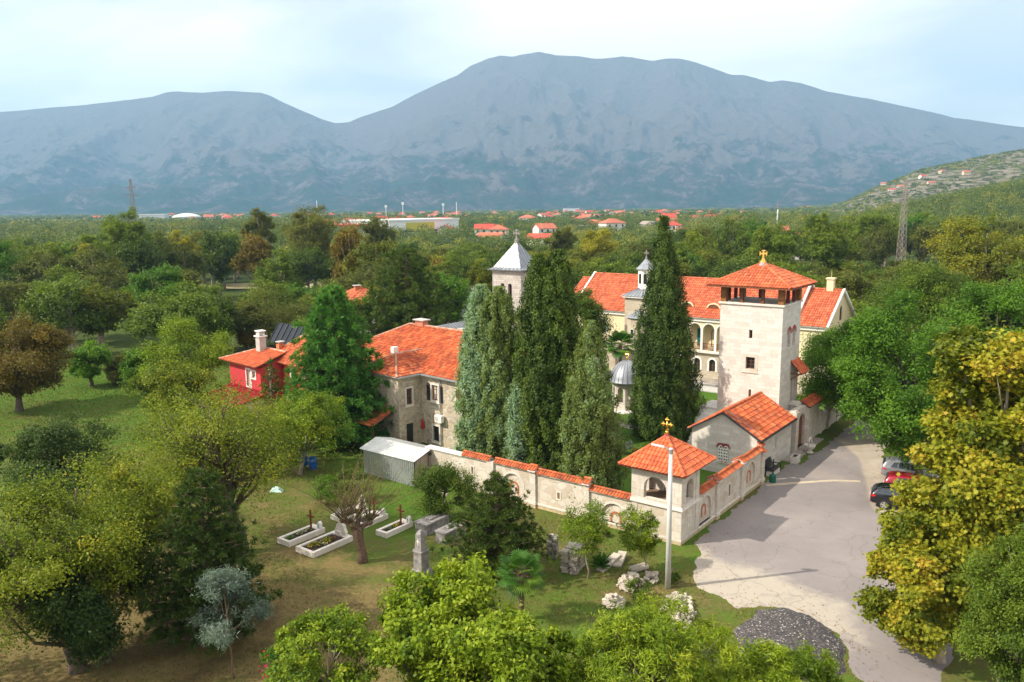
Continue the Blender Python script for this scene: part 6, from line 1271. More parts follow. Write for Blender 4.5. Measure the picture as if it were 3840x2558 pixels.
near_tree('mulberry', 'loose bush with upright shoots at the bottom left of centre', 'shrub', (750, 1740, 620, 920, 1385, 1690), 35, 22000, .075, k1=34, k2=9, r1f=.26, r2f=.36, mat='lime', tb=.18, shape='leaf', droop=.6, trunk_r=.08, twigs=7, bark='barkpale')
near_tree('ash_thicket', 'bright feathery green bush left of the gravel mound at the bottom', 'shrub', (1490, 1780, 1250, 1740, 1366, 1740), 36, 74000, .10, k1=50, k2=12, mat='lime', tb=.3, shape='long', droop=.9, trunk_r=.09, twigs=6, bark='barkpale', r1f=.25, r2f=.36, depth=.8, spread=.5)
near_tree('ash_thicket', 'bright feathery green bush in front of the gravel mound at the bottom', 'shrub', (1770, 1780, 1600, 1960, 1470, 1720), 37, 38000, .10, k1=34, k2=12, r1f=.25, r2f=.36, mat='lime', tb=.28, shape='long', droop=.9, trunk_r=.09, twigs=6, bark='barkpale', depth=.7)
near_tree('mulberry', 'yellow-green bush filling the lower edge between the two bright bush groups', 'shrub', (1120, 1860, 900, 1400, 1440, 1800), 39, 40000, .09, k1=40, k2=12, mat='lime', tb=.24, shape='broad', droop=1.4, trunk_r=.1, twigs=3, r1f=.26, r2f=.36, spread=.5)
rb_ = near_tree('rose_bush', 'thin bush with crimson flowers at the bottom left of centre', 'shrub', (655, 1600, 600, 720, 1460, 1580), 38, 5000, .06, k1=12, k2=8, mat='bright', tb=.4, trunk_r=.04, twigs=4)
r_ = np.random.RandomState(5); n_ = 90; P = rdir(r_, n_) * np.array([1.0, 1.0, .8]) * r_.uniform(.5, 1.05, (n_, 1)) + np.array([0, 0, 1.5]); fl = link('blossoms', leaf_mesh('blossoms', P, rdir(r_, n_), rdir(r_, n_), r_.uniform(.05, .09, n_), r_.rand(n_), LM['redflower'], 'maple'), rb_); tag(fl, kind='stuff')
# plane tree and birch at the right
near_tree('plane_tree', 'huge golden green plane tree with lobed leaves filling the right edge', 'tree', (2300, 1500, 2040, 2540, 600, 1510), 41, 150000, .115, k1=50, k2=22, mat='gold', tb=.34, shape='maple', trunk_r=.5, twigs=3, hollow=.45, r1f=.29, r2f=.38, bark='barkpale', depth=.75, dy=.5)
near_tree('plane_tree', 'low golden branch mass of plane leaves reaching over the road', 'tree', (2160, 1520, 1945, 2270, 1175, 1510), 42, 60000, .105, k1=26, k2=20, mat='gold', tb=.36, r1f=.3, r2f=.36, shape='maple', trunk_r=.25, twigs=3, bark='barkpale', depth=.8)
near_tree('birch', 'drooping grey-green birch at the lower right corner', 'tree', (2330, 1760, 2195, 2460, 1110, 1730), 43, 90000, .055, k1=34, k2=14, egg=-.4, mat='green', tb=.62, shape='leaf', droop=2.2, trunk_r=.16, twigs=6, bark='barkpale', depth=.9)
# roadside trees beyond the cars
for sd, bx, lb in ((51, (2130, 1130, 1920, 2230, 640, 1112), 'big dense green hackberry overhanging the parked cars'), (52, (2040, 1010, 1845, 2090, 715, 1000), 'dense green hackberry at the roadside, left of the one over the cars'), (53, (2270, 1040, 2110, 2420, 590, 1010), 'tall dense green hackberry behind the plane tree'), (54, (2120, 890, 1990, 2260, 575, 850), 'green hackberry crown below the radio mast')):
    near_tree('hackberry', lb, 'tree', bx, sd, 60000, .11, k1=34, k2=14, mat='bright' if sd != 54 else 'green', tb=.26 if sd != 54 else .5, trunk_r=.35, hollow=.5, r1f=.28, egg=-.25 if sd == 51 else 0)
near_tree('lime_tree', 'light green tree against the road side of the stone tower', 'tree', (1900, 985, 1822, 2000, 728, 985), 55, 30000, .11, k1=24, k2=12, mat='bright', tb=.8, trunk_r=.14, twigs=5, bark='barkpale', hollow=.4)
# trees of the courtyard and behind the houses
near_tree('lime_tree', 'dark leafy tree between the twin cypress and the cream residence', 'tree', (1352, 905, 1300, 1395, 650, 850), 56, 26000, .11, k1=26, k2=12, mat='green', r1f=.45, r2f=.5, tb=.35, trunk_r=.18)
near_tree('fruit_tree', 'low green tree filling the gap between the juniper and the stone house', 'tree', (1185, 900, 1120, 1225, 690, 880), 57, 12000, .12, k1=12, k2=9, mat='olive', tb=.6, trunk_r=.14)
# meadow and orchard
near_tree('walnut_tree', 'large rust-brown spreading walnut on the meadow at the left edge', 'tree', (45, 945, -70, 168, 712, 925), 61, 46000, .14, k1=30, k2=13, mat='rust', tb=.40, trunk_r=.38, hollow=.45, r1f=.3)
for sd, bx, mt, tb_, lb in ((62, (210, 888, 165, 252, 782, 880), 'bright', .55, 'small bright green fruit tree with a low dome right of the rust-brown walnut'), (63, (262, 884, 235, 300, 815, 880), 'olive', .8, 'smallest fruit tree of the orchard row'), (64, (320, 893, 278, 372, 806, 885), 'bright', .35, 'mid green fruit tree at the right of the orchard row'), (65, (430, 925, 335, 548, 728, 890), 'lime', .14, 'large light green tree on the meadow left of the red house'), (66, (395, 985, 300, 500, 830, 965), 'walnut', .35, 'yellow-green tree beside the log heap on the meadow'), (67, (640, 800, 535, 745, 630, 790), 'olive', .75, 'broad round olive-green tree behind the red house'), (68, (565, 805, 530, 610, 700, 800), 'rust', .85, 'small pale brown tree at the foot of the round olive tree'), (69, (700, 790, 640, 760, 700, 790), 'silver', .05, 'low grey-green tree behind the solar collectors'), (70, (1015, 780, 955, 1065, 625, 770), 'green', .4, 'dark round tree right of the Scots pine'), (71, (1105, 770, 1070, 1145, 597, 740), 'yellow', .25, 'yellow-green maple just left of the church tower')):
    near_tree('fruit_tree' if sd < 66 else 'meadow_tree', lb, 'tree', bx, sd, 22000 if sd != 65 else 32000, .12, k1=18, k2=11, mat=mt, tb=tb_, trunk_r=.22)
# pollarded tree over the graves
g = at(832, 1292); wt = thing('pollard_tree', 'gnarled pollarded trunk with long thin bare shoots among the graves', 'tree', g); r = random.Random(4); mb = MB()
mb.tube([(0.02, 0, -.2), (.05, 0, .5), (-.08, 0, 1.2), (-.18, 0, 1.8), (-.2, 0, 2.15)], [.34, .27, .25, .33, .28], 12)
heads = []
for a, l, z in ((.2, .75, 2.35), (2.8, .9, 2.45), (1.5, .6, 2.6), (4.4, .6, 2.4), (3.6, .7, 2.7)):
    h_ = Vector((-.2 + math.cos(a) * l, math.sin(a) * l * .7, z)); mb.tube([(-.18, 0, 1.75), Vector((-.19, 0, 2.05)).lerp(h_, .5), h_], [.2, .15, .13], 8); mb.ball(h_, .18, 8, 6); heads.append(h_)
PP = []
for h_ in heads:
    for i in range(13):
        a = r.uniform(0, 6.28); s_ = r.uniform(.3, .9); L_ = r.uniform(2.2, 4.6); d = Vector((math.cos(a) * s_, math.sin(a) * s_, 1)).normalized(); p = h_.copy(); pts = [p]
        for q in range(5): d = (d + Vector((r.uniform(-.15, .15), r.uniform(-.15, .15), -.10 * s_))).normalized(); p = p + d * L_ / 5; pts.append(p); PP.append(p.lerp(pts[-2], r.random()))
        mb.tube(pts, [.035, .028, .02, .015, .01, .005], 5)
        for q in (2, 3, 4): e = pts[q] + Vector((r.uniform(-.6, .6), r.uniform(-.6, .6), r.uniform(.1, .7))); mb.tube([pts[q], e], [.012, .004], 4); PP.append(e)
mb.build('trunk', M['barkbrown'], wt, True); r2_ = np.random.RandomState(8); PP = np.array([tuple(q) for q in PP]); c_ = r2_.randint(0, len(PP), 5200); P = PP[c_] + r2_.normal(0, .16, (5200, 3)); link('crown', leaf_mesh('crown', P, rdir(r2_, 5200), rdir(r2_, 5200) + np.array([0, 0, -.5]), r2_.uniform(.03, .06, 5200), r2_.normal(.35, .2, 5200), LM['walnut'], 'long'), wt)
# neighbours just outside the left edge that shade the lawn
for sd, (x, y), lb in ((91, (-31, 27), 'dark leafy tree outside the lower left corner'), (92, (-37, 36), 'dark leafy tree just outside the left edge'), (93, (-22, 20), 'dark leafy tree in front of the lower left corner')):
    cm, mb, bk = crown(sd, 5, 5, 2, 10.5, 16000, .12, 20, 10, 'green', tb=.4, trunk_r=.3); make_tree('walnut_tree', lb, 'tree', (x, y, 0), cm, mb, bk)
# palms
def palm(seed, H_, Rf, n=30, tr=.14):
    r = random.Random(seed); mb = MB(); tk = MB(); tk.tube([(0, 0, -.1), (.02, 0, H_ * .5), (0, 0, H_)], [tr, tr * 1.1, tr * 1.3], 10)
    for i in range(n):
        a = i * 2.4 + r.uniform(-.2, .2); el = 1.25 - 1.9 * i / n; l = Rf * r.uniform(.5, .6); d = Vector((math.cos(a) * math.cos(el), math.sin(a) * math.cos(el), math.sin(el))); b0 = Vector((0, 0, H_)); e = b0 + d * l; tk.tube([b0, b0.lerp(e, .5) + Z3 * .04, e], [.02, .016, .012], 4)
        sd_ = d.cross(Z3).normalized() if abs(d.z) < .99 else X3; up = sd_.cross(d).normalized(); t_ = r.uniform(.2, .8) - (.35 if i > n * .85 else 0)
        for j in range(21):
            f = (j - 10) / 10 * 1.9; bd_ = (d * math.cos(f) + sd_ * math.sin(f)).normalized(); L_ = Rf * .55 * (1 - .25 * abs(f) / 1.9) * r.uniform(.9, 1.05); w = bd_.cross(up).normalized() * (.03 if Rf < 1.5 else .06); m_ = e + bd_ * L_ * .6 + up * .03; tip = e + bd_ * L_ - Z3 * L_ * .22 + up * .02
            mb.add([e, m_ + w, tip, m_ - w], [(0, 1, 2, 3)], 0, t_ + r.uniform(-.1, .1))
    return mb, tk
for (x, y, H_, Rf, nm) in ((1198, 1425, None, 1.35, 'fan palm with spreading green fronds above the bottom bushes'), (1425, 915, None, 1.9, 'fan palm in the courtyard beside the domed pavilion')):
    g = at(x, y); H_ = height(g, 1322 if x < 1300 else 795); pm = thing('palm_tree', nm, 'palm', g); a, b_ = palm(x, H_, Rf); b_.build('trunk', M['barkbrown'], pm); a.build('crown', LM['palm'], pm)
y_ = MB(); r = random.Random(3)
for i in range(90):
    a, el = r.uniform(0, 6.28), r.uniform(.3, 1.4); d = Vector((math.cos(a) * math.cos(el), math.sin(a) * math.cos(el), math.sin(el))); s_ = d.cross(Z3).normalized() * .025; L_ = r.uniform(.7, 1.05); y_.add([Vector((0, 0, .15)) - s_, Vector((0, 0, .15)) + s_, d * L_ * .6 + s_ * 1.2 + Z3 * .2, d * L_ + Z3 * .12, d * L_ * .6 - s_ * 1.2 + Z3 * .2], [(0, 1, 2, 3, 4)], 0, r.uniform(0, .5))
tag(y_.build('yucca', LM['palm'], loc=at(1382, 1310)), 'spiky dark green yucca beside the pale stone slabs', 'plant')
# garden bed and bushes inside the wall
for i, (x, y, rr, mt, lb) in enumerate(((1440, 1045, .7, 'silver', 'grey-green round bush in the flower bed behind the pavilion roof'), (1462, 1050, .5, 'rust', 'bronze spiky plant in the flower bed behind the pavilion roof'), (1425, 1030, .5, 'bright', 'light green shrub in the flower bed behind the pavilion roof'), (1545, 1345, .5, 'green', 'weedy tuft at the foot of the white rubble'), (1470, 1385, .9, 'green', 'green weeds beside the small mound of yellowish stones'), (1395, 1235, .35, 'green', 'small upright green weed growing against the garden wall'), (812, 1150, 1.6, 'green', 'dark green bush behind the pollarded tree'), (760, 1160, 1.4, 'bright', 'bright green bush behind the leftmost grave'), (905, 1010, 1.2, 'pinedark', 'dark bush at the corner of the metal shed'))):
    g = at(x, y); cm, mb, bk = crown(200 + i, rr, rr, .05, rr * 1.5, 2600 if rr < 1 else 9000, .05, 8, 8, mt, tb=.5, trunk_r=.03, twigs=1); make_tree('bush', lb, 'bush', g, cm, mb, bk)
# ------------------------------------------------------------------ the woods
VAR = []
for i, (mt, tb_, rx, h0, n, kk) in enumerate((('green', .6, 4.2, 9, 11000, 22), ('olive', .5, 4.4, 10, 11000, 24), ('green', .7, 3.8, 10, 11000, 20), ('green', .12, 4.2, 9, 10000, 20), ('yellow', .12, 4.0, 9, 11000, 22), ('olive', .8, 3.6, 11, 11000, 22), ('bright', .4, 4.0, 9, 11000, 20), ('walnut', .25, 3.8, 9, 10000, 24), ('yellow', .45, 3.8, 9, 10000, 22), ('rust', .55, 3.4, 8, 9000, 20), ('green', .3, 5.0, 9, 13000, 26), ('silver', .1, 3.4, 8, 9000, 18))):
    cm, mb, bk = crown(300 + i, rx, rx, 1.6, h0, n, .17, kk, 11, mt, tb=tb_, trunk_r=.26, twigs=1, hollow=.45, r1f=.32, bark='barkpale' if i % 3 == 0 else 'barkdark', egg=.12); VAR.append((cm, mb, h0, rx, mt))
names = ['mid green', 'olive green', 'fresh green', 'very dark green', 'yellow-green', 'tall olive', 'bright green', 'golden-tinged', 'yellowing', 'rusty brown', 'wide dark-leaved', 'grey-green']
TM = []
for cm, mb, h0, rx, mt in VAR:
    o = mb.build('trunk', M['barkpale'], None, True); TM.append(o.data); bpy.data.objects.remove(o)
def wood_tree(i, loc, sc_, rot, label, group, name='woodland_tree'):
    t_ = thing(name, label, 'tree', loc, rot, group); t_.scale = sc_; link('trunk', TM[i], t_); link('crown', VAR[i][0], t_); return t_
# tall poplars one can pick out
for x, y, x0, x1, yt, i, lb in ((200, 700, 150, 250, 545, 4, 'olive poplar leftmost of the tall cluster at the left'), (345, 690, 300, 395, 560, 1, 'lower dark poplar at the right foot of the tallest poplar'), (425, 670, 385, 470, 508, 4, 'yellowish poplar between the tallest poplar and the slim one'), (515, 668, 470, 570, 515, 0, 'broad poplar left of the slim poplar'), (680, 690, 640, 722, 590, 1, 'low dense tree below the two-crowned giant'), (770, 680, 735, 825, 600, 0, 'dark dense tree right below the two-crowned giant'), (960, 690, 905, 1010, 560, 1, 'olive tree above the Scots pine'), (1380, 655, 1320, 1430, 520, 4, 'bright yellow-green maple crown above the residence'), (1290, 640, 1250, 1330, 500, 5, 'upright dark tree behind the twin-topped cypress'), (1600, 660, 1555, 1660, 560, 6, 'light green tree right of the tallest cypress'), (312, 705, 225, 370, 458, 0, 'tallest poplar with a pale bare trunk, in front of the power pylon'), (250, 690, 165, 285, 530, 2, 'lower poplar leaning left of the tallest poplar'), (610, 655, 560, 645, 458, 5, 'slim poplar left of the two-crowned giant'), (725, 665, 645, 800, 455, 1, 'huge two-crowned poplar left of the factory roof'), (880, 640, 825, 925, 482, 5, 'upright poplar between the two long factory halls'), (470, 655, 395, 555, 520, 1, 'row of olive poplars right of the tallest poplar'), (2250, 760, 2130, 2370, 470, 8, 'great yellow-green tree right of the radio mast'), (1890, 690, 1830, 1960, 465, 0, 'bare-stemmed light poplar above the residence gable'), (2010, 640, 1950, 2060, 462, 10, 'dark round poplar left of the radio mast'), (1770, 700, 1700, 1830, 500, 2, 'green poplar behind the gold tower cross'), (2110, 600, 2050, 2160, 478, 10, 'dark poplar right behind the radio mast')):
    g, R, ox, zb, zt = fit(x, y, x0, x1, yt, y - 12); cm, mb, bk = crown(int(x), R, R, zt * .10, zt, 44000, .19, 46, 12, ('olive' if VAR[i][4] == 'dark' else VAR[i][4]) if i != 8 else 'yellow', tb=.88 if i != 8 else .5, off=(ox, 0), trunk_r=.45, trunk_h=zt * .4, twigs=3, hollow=.25, r1f=.24, bark='barkpale', egg=-.12, spread=.6); make_tree('poplar', lb, 'tree', g, cm, mb, bk)
rw_ = random.Random(77); cand = []
yy = 58.
while yy < 285:
    st = 6.2 + yy * .018; xx = -yy * .75 - 8
    while xx < yy * .75 + 8:
        x, y = xx + rw_.uniform(-.42, .42) * st, yy + rw_.uniform(-.42, .42) * st; p = Vector((x, y, 0)) - OO; u, v = p.dot(U), p.dot(VV); ok = True
        if -40 < u < 59 and -7.5 < v < 52: ok = False
        if v < -7.5 and (u < 33 or v > -8.5): ok = False
        if y < 100 and x < -12: ok = False
        if v >= 52 and y < 100: ok = False
        if (x + 24.5) ** 2 + (y - 122) ** 2 < 90 or (-70 < x < -50 and 195 < y < 222) or (-75 < x < -62 and 160 < y < 172): ok = False
        if -16 < x < -2 and 92 < y < 112: ok = False
        if ok: cand.append((x, y))
        xx += st
    yy += st * .9
cand.sort(key=lambda q: q[1]); cand = [q for q in cand if q[1] > 62]
WT = []
for x, y in cand[:600:2] if len(cand) > 600 else cand[:300]:
    t = x / y; i = rw_.choices(range(12), [4, 6, 5, 2, 4, 5, 3 if t < .2 else 5, 3, 3, 1.2, 4, 1])[0]
    if t > .34: H_ = min(rw_.uniform(8.5, 13), max(6.5, 20.4 - y * .0745)) if y < 208 else rw_.uniform(14, 18)
    elif t > .2: H_ = rw_.uniform(9, 13) if y < 180 else rw_.uniform(13, 17.5)
    elif t > -.15: H_ = rw_.uniform(9, 13)
    else: H_ = rw_.uniform(8, 12.5) if y < 150 else rw_.uniform(12, 17)
    if y > 200 and t < .22: H_ *= .85
    lab_side = 0; side = 'left of the buildings' if t < -.1 else ('behind the monastery' if t < .25 else 'at the right beyond the road'); s_ = rw_.uniform(1.15, 1.45)
    WT.append((wood_tree(i, (x, y, float(terr(x, y))), (s_, s_, H_ / VAR[i][2]), rw_.uniform(0, 6.28), 'x', 'trees of the dense wood'), names[i], x, y))
MARKS = [(60, 'the left edge'), (170, 'the orchard meadow'), (310, 'the tall bare-trunked poplar'), (440, 'the light green meadow tree'), (560, 'the red house'), (650, 'the solar collectors'), (730, 'the two-crowned poplar'), (830, 'the small villa'), (940, 'the Scots pine'), (1060, 'the stone house roof'), (1180, 'the church tower'), (1290, 'the twin-topped cypress'), (1400, 'the left end of the residence'), (1520, 'the tallest cypress'), (1640, 'the residence roof'), (1750, 'the gold tower cross'), (1860, 'the residence gable'), (1960, 'the roadside hackberries'), (2070, 'the radio mast'), (2180, 'the hackberry crowns'), (2300, 'the plane tree')]
ORD = ['nearest', 'second nearest', 'third nearest', 'fourth nearest', 'fifth nearest', 'sixth nearest', 'seventh nearest', 'eighth nearest', 'ninth nearest', 'tenth nearest']
cnt_ = {}
for t_, nm, x, y in sorted(WT, key=lambda q: q[3]):
    c_ = row((x, y, 6))[0]; mk_ = min(MARKS, key=lambda q: abs(q[0] - c_))[1]; k_ = cnt_.get((mk_, nm), 0); cnt_[(mk_, nm)] = k_ + 1
    t_['label'] = ORD[min(k_, 9)] + ' ' + nm + ' tree of the wood behind ' + mk_
TREE_END = max(q[1] for q in (cand[:600:2] if len(cand) > 600 else cand[:300]))
print('wood candidates', len(cand), 'reach', TREE_END)
# ------------------------------------------------------------------ town, factories, distant woods
def onterr(x, y, dmax=2600):
    a = (x * K_ - PW / 2) / FOC; b = -(y * K_ - PH / 2) / FOC; a, b = a * _cr + b * _sr, -a * _sr + b * _cr; d = Vector((a, _cp + b * _sp, -_sp + b * _cp)); t = 250.
    while t < dmax:
        p = d * t + Vector((0, 0, CAMH))
        if p.z < float(terr(p.x, p.y)): return Vector((p.x, p.y, float(terr(p.x, p.y))))
        t += 6
    return None
hproto = []
wallc = [plain('town_wall_white', (.66, .62, .56), .8, var=.05), plain('town_wall_cream', (.60, .50, .36), .8, var=.05), plain('town_wall_grey', (.42, .40, .37), .8, var=.05)]
roofc = [plain('town_roof_red', (.42, .06, .035), .8, var=.25, scale=.5), plain('town_roof_orange', (.42, .12, .065), .8, var=.25, scale=.5), plain('town_roof_grey', (.30, .24, .21), .8, var=.15, scale=.5)]
def house_meshes(L_, W_, h_, r_, hip, chim):
    w = MB(); w.panel((-L_ / 2, -W_ / 2, 0), X3, -Y3, rect(0, L_, 0, h_), [], .3); w.panel((-L_ / 2, W_ / 2, 0), X3, Y3, rect(0, L_, 0, h_), [], .3)
    g_ = [(0, 0), (W_, 0), (W_, h_), (W_ / 2, h_ + (0 if hip else r_)), (0, h_)] if not hip else rect(0, W_, 0, h_)
    w.panel((-L_ / 2, -W_ / 2, 0), Y3, -X3, g_, [], .3); w.panel((L_ / 2, -W_ / 2, 0), Y3, X3, g_, [], .3)
    f = MB(); o = .5; e = h_ - .05; k = L_ / 2 - (W_ / 2 if hip else -o)
    A = [(-L_ / 2 - o, -W_ / 2 - o, e), (L_ / 2 + o, -W_ / 2 - o, e), (L_ / 2 + o, W_ / 2 + o, e), (-L_ / 2 - o, W_ / 2 + o, e)]; Rg = [(-max(k, .1), 0, e + r_ + .15), (max(k, .1), 0, e + r_ + .15)]
    slab(f, [A[0], A[1], Rg[1], Rg[0]], .15); slab(f, [A[2], A[3], Rg[0], Rg[1]], .15)
    if hip: slab(f, [A[1], A[2], Rg[1]], .15); slab(f, [A[3], A[0], Rg[0]], .15)
    if chim: f.box((L_ * .15, .5, e + r_ * .4), (L_ * .15 + .8, 1.3, e + r_ + 1.1))
    d = MB()
    for s_ in (-1, 1):
        for i in range(3):
            for z in ([1.1] + ([4.0] if h_ > 5 else [])): x = -L_ / 2 + L_ * (i + .5) / 3; d.box((x - .6, s_ * (W_ / 2 + .02) - .03, z), (x + .6, s_ * (W_ / 2 + .02) + .03, z + 1.4))
    return w, f, d
for i, (L_, W_, h_, r_, hip, ch) in enumerate(((11, 9, 6, 2.8, False, True), (10, 9, 6.2, 2.4, True, True), (13, 8, 3.4, 2.2, False, False), (14, 10, 6.4, 2.6, True, False), (9, 8, 5.8, 2.8, False, True))):
    for wi, ri in ((0, 0), (1, 1), (0, 1), (2, 2)):
        if ri == 2 and i != 2: continue
        w, f, d = house_meshes(L_, W_, h_, r_, hip, ch); hproto.append((w, f, d, wi, ri))
HP = []
for w, f, d, wi, ri in hproto:
    ms = []
    for q, m_ in ((w, wallc[wi]), (f, roofc[ri]), (d, M['dark'])): o = q.build('t', m_); ms.append(o.data); bpy.data.objects.remove(o)
    HP.append(ms)
def town_house(i, loc, rot, label, group=None, s_=1.0):
    t_ = thing('house', label, 'house', loc, rot, group); t_.scale = (s_, s_, s_)
    for nm, me in zip(('walls', 'roof', 'windows'), HP[i]): link(nm, me, t_)
    return t_
rt = random.Random(9); HPOS = []
spec = [(1118, 508, 520, 0, 'white gabled house with red roof right of the long white factory hall'), (1150, 512, 500, 4, 'lower red-roofed house beside the white gabled house'), (1133, 520, 455, 8, 'small red-roofed house below the white gabled house'), (1252, 512, 520, 2, 'house with orange gable roof between two dark trees'), (1245, 524, 430, 6, 'red-roofed shed house in the trees behind the church tower'), (1540, 508, 560, 3, 'cream gabled house with orange roof right of the tall cypress'), (1568, 512, 520, 7, 'grey-roofed house near the cream gabled house'), (1700, 518, 560, 7, 'long grey-roofed house behind the residence'), (1770, 524, 400, 1, 'house with deep red roof standing above the tower cross'), (1725, 520, 500, 5, 'small orange-roofed house left of the deep red roofed house'), (1592, 498, 900, 2, 'red-roofed house by the tall chimney trees'), (1840, 515, 300, 2, 'orange-roofed house peeping from the woods above the gable'), (2120, 412, 0, 0, 'house with pinkish red roof high on the rocky hillside'), (2220, 403, 0, 1, 'white house with red roof highest on the rocky hillside'), (2165, 400, 0, 4, 'tiny red-roofed house left of the highest hillside house'), (2030, 428, 0, 2, 'red-roofed house in the hamlet on the slope'), (2050, 440, 0, 6, 'second red-roofed house in the hillside hamlet'), (1975, 438, 0, 7, 'grey house at the left end of the hillside hamlet'), (2010, 434, 0, 5, 'orange-roofed house between the hamlet houses'), (2070, 432, 0, 8, 'house behind the radio mast on the hillside'), (2140, 425, 0, 7, 'pale flat house on the lower hillside')]
for x, y, d_, i, lb in spec:
    if d_: a = (x * K_ - PW / 2) / FOC; p = Vector((a * d_ / .986, d_, float(terr(a * d_, d_))))
    else: p = onterr(x, y)
    if p is None: print('no ground for', lb); continue
    town_house(i, p, rt.uniform(-.6, .6), lb, None, .8 if not d_ else 1.1); HPOS.append((p.x, p.y))
TH = []
for q in range(150):
    x = rt.choice([rt.uniform(740, 1060), rt.uniform(1000, 1700), rt.uniform(200, 800), rt.uniform(1050, 1450), rt.uniform(1250, 1850)]); d_ = rt.uniform(560, 2300) if x > 700 else rt.uniform(1300, 2800); a = (x * K_ - PW / 2) / FOC; px_, py_ = a * d_ / .986, d_
    th_ = town_house(rt.randrange(len(HP)), (px_, py_, float(terr(px_, py_))), rt.uniform(0, 3.1), 'x', 'distant town houses', rt.uniform(1.0, 1.5)); TH.append((th_, px_, py_)); HPOS.append((px_, py_))
TMARK = [(220, 'the tall bare-trunked poplar'), (420, 'the power pylon'), (560, 'the slim poplar'), (700, 'the two-crowned poplar'), (800, 'the red-edged factory hall'), (980, 'the white factory hall'), (1130, 'the white gabled house'), (1200, 'the church tower cross'), (1300, 'the twin-topped cypress'), (1420, 'the residence roof'), (1520, 'the tallest cypress'), (1640, 'the residence chimney stack'), (1760, 'the gold tower cross'), (1840, 'the residence gable')]
RANK = ['nearest', 'second nearest', 'third nearest', 'fourth nearest', 'fifth nearest', 'sixth nearest', 'seventh nearest', 'eighth nearest', 'ninth nearest', 'tenth nearest', 'eleventh nearest', 'twelfth nearest', 'thirteenth nearest', 'fourteenth nearest', 'fifteenth nearest', 'sixteenth nearest', 'seventeenth nearest', 'eighteenth nearest', 'nineteenth nearest', 'twentieth nearest', 'twenty-first nearest', 'twenty-second nearest', 'twenty-third nearest', 'twenty-fourth nearest', 'twenty-fifth nearest', 'farthest']
tc_ = {}
for t_, x, y in sorted(TH, key=lambda q: q[2]):
    c_ = row((x, y, 6))[0]; mk_ = min(TMARK, key=lambda q: abs(q[0] - c_))[1]; k_ = tc_.get(mk_, 0); tc_[mk_] = k_ + 1; t_['label'] = RANK[min(k_, 25)] + ' tiny town house above ' + mk_
def hall(label, x0, x1, d_, h_, dep, cols, band=None, name='factory_hall', skew=0):
    a0, a1 = (x0 * K_ - PW / 2) / FOC, (x1 * K_ - PW / 2) / FOC; p0, p1 = Vector((a0 * d_ / .986, d_, 0)), Vector((a1 * (d_ + skew) / .986, d_ + skew, 0)); e = (p1 - p0); L_ = e.length; t_ = thing(name, label, 'factory', p0, math.atan2(e.y, e.x))
    MB().box((0, 0, 0), (L_, dep, h_)).build('walls', cols[0], t_); MB().box((-.5, -.5, h_), (L_ + .5, dep + .5, h_ + 1.2)).build('roof', cols[1], t_)
    if band: MB().box((L_ * band[0], -.3, h_ * band[2]), (L_ * band[1], 0, h_ * band[3])).build('facade_panel', cols[2], t_)
    MB().box((L_ * .1, -.2, h_ * .3), (L_ * .9, -.05, h_ * .42)).build('window_band', M['glass'], t_)
    HPOS.extend([(p0.lerp(p1, f_).x, p0.lerp(p1, f_).y) for f_ in (0, .25, .5, .75, 1)])
wh_ = plain('hall_white', (.74, .76, .76), .6, var=.04); rd_ = plain('hall_red', (.50, .04, .03), .6, var=.08); gy_ = plain('hall_grey', (.48, .50, .52), .6, var=.05); yl_ = plain('hall_yellow', (.50, .46, .05), .6, var=.05)
hall('long factory hall with a grey facade and a red roof edge behind the giant poplar', 772, 862, 470, 9.8, 40, (gy_, rd_, wh_), (0.05, .95, .1, .62), skew=12)
hall('long white factory hall with a yellow-green wall panel', 905, 1060, 560, 11.2, 40, (wh_, wh_, yl_), (.22, .62, .35, .9), skew=60)
hall('long low white hall at the foot of the mountain in the middle', 1296, 1330, 2600, 14, 30, (wh_, wh_, gy_)); hall('pale apartment block at the far left edge of the town', 345, 402, 1500, 13, 20, (gy_, wh_, gy_), name='apartment_block'); hall('wide pale hall behind the power pylon', 405, 445, 2000, 8, 20, (wh_, wh_, gy_))
t_ = thing('sports_hall', 'round white sports hall with a shallow dome in the distant town', 'hall', (-590, 1480, 0)); MB().lathe([(26, 0), (26, 8)], (0, 0, 0), 32).build('wall', wh_, t_); MB().lathe([(27, 8), (20, 12), (10, 14.5), (1, 15.5)], (0, 0, 0), 32).build('roof', wh_, t_, True); HPOS.append((-590, 1480))
for i, (x, d_, h_, lb, mt) in enumerate(((744, 1500, 36, 'thin pale telecom mast above the distant town, left', wh_), (936, 1300, 26, 'floodlight mast above the white factory hall', wh_), (1026, 1400, 24, 'floodlight mast right of the white factory hall', wh_), (1056, 1400, 30, 'plain pale pole in the distant town', wh_), (898, 1400, 22, 'short floodlight mast left of the factory hall', wh_), (1775, 560, 21, 'rusty striped chimney stack above the town at the right', plain('stack_rust', (.42, .14, .05), .7)), (1547, 330, 12, 'white pole right of the tall cypress', wh_), (1657, 300, 12.5, 'pale lamp pole in the trees behind the tower', wh_), (1758, 300, 12, 'second pale lamp pole in the trees behind the tower', wh_))):
    a = (x * K_ - PW / 2) / FOC; t_ = thing('mast' if i != 5 else 'chimney_stack', lb, 'mast' if i != 5 else 'chimney', (a * d_ / .986, d_, 0)); MB().tube([(0, 0, 0), (0, 0, h_)], [max(.10, d_ * .0004)] * 2, 8).build('shaft', mt, t_)
    if i in (1, 2, 4): MB().box((-2, -.5, h_), (2, .5, h_ + 4)).build('lamp_panel', wh_, t_)
    if i == 5: MB().tube([(0, 0, 0), (0, 0, h_ * .8)], [.6, .5], 8).build('lower_shaft', wh_, t_)
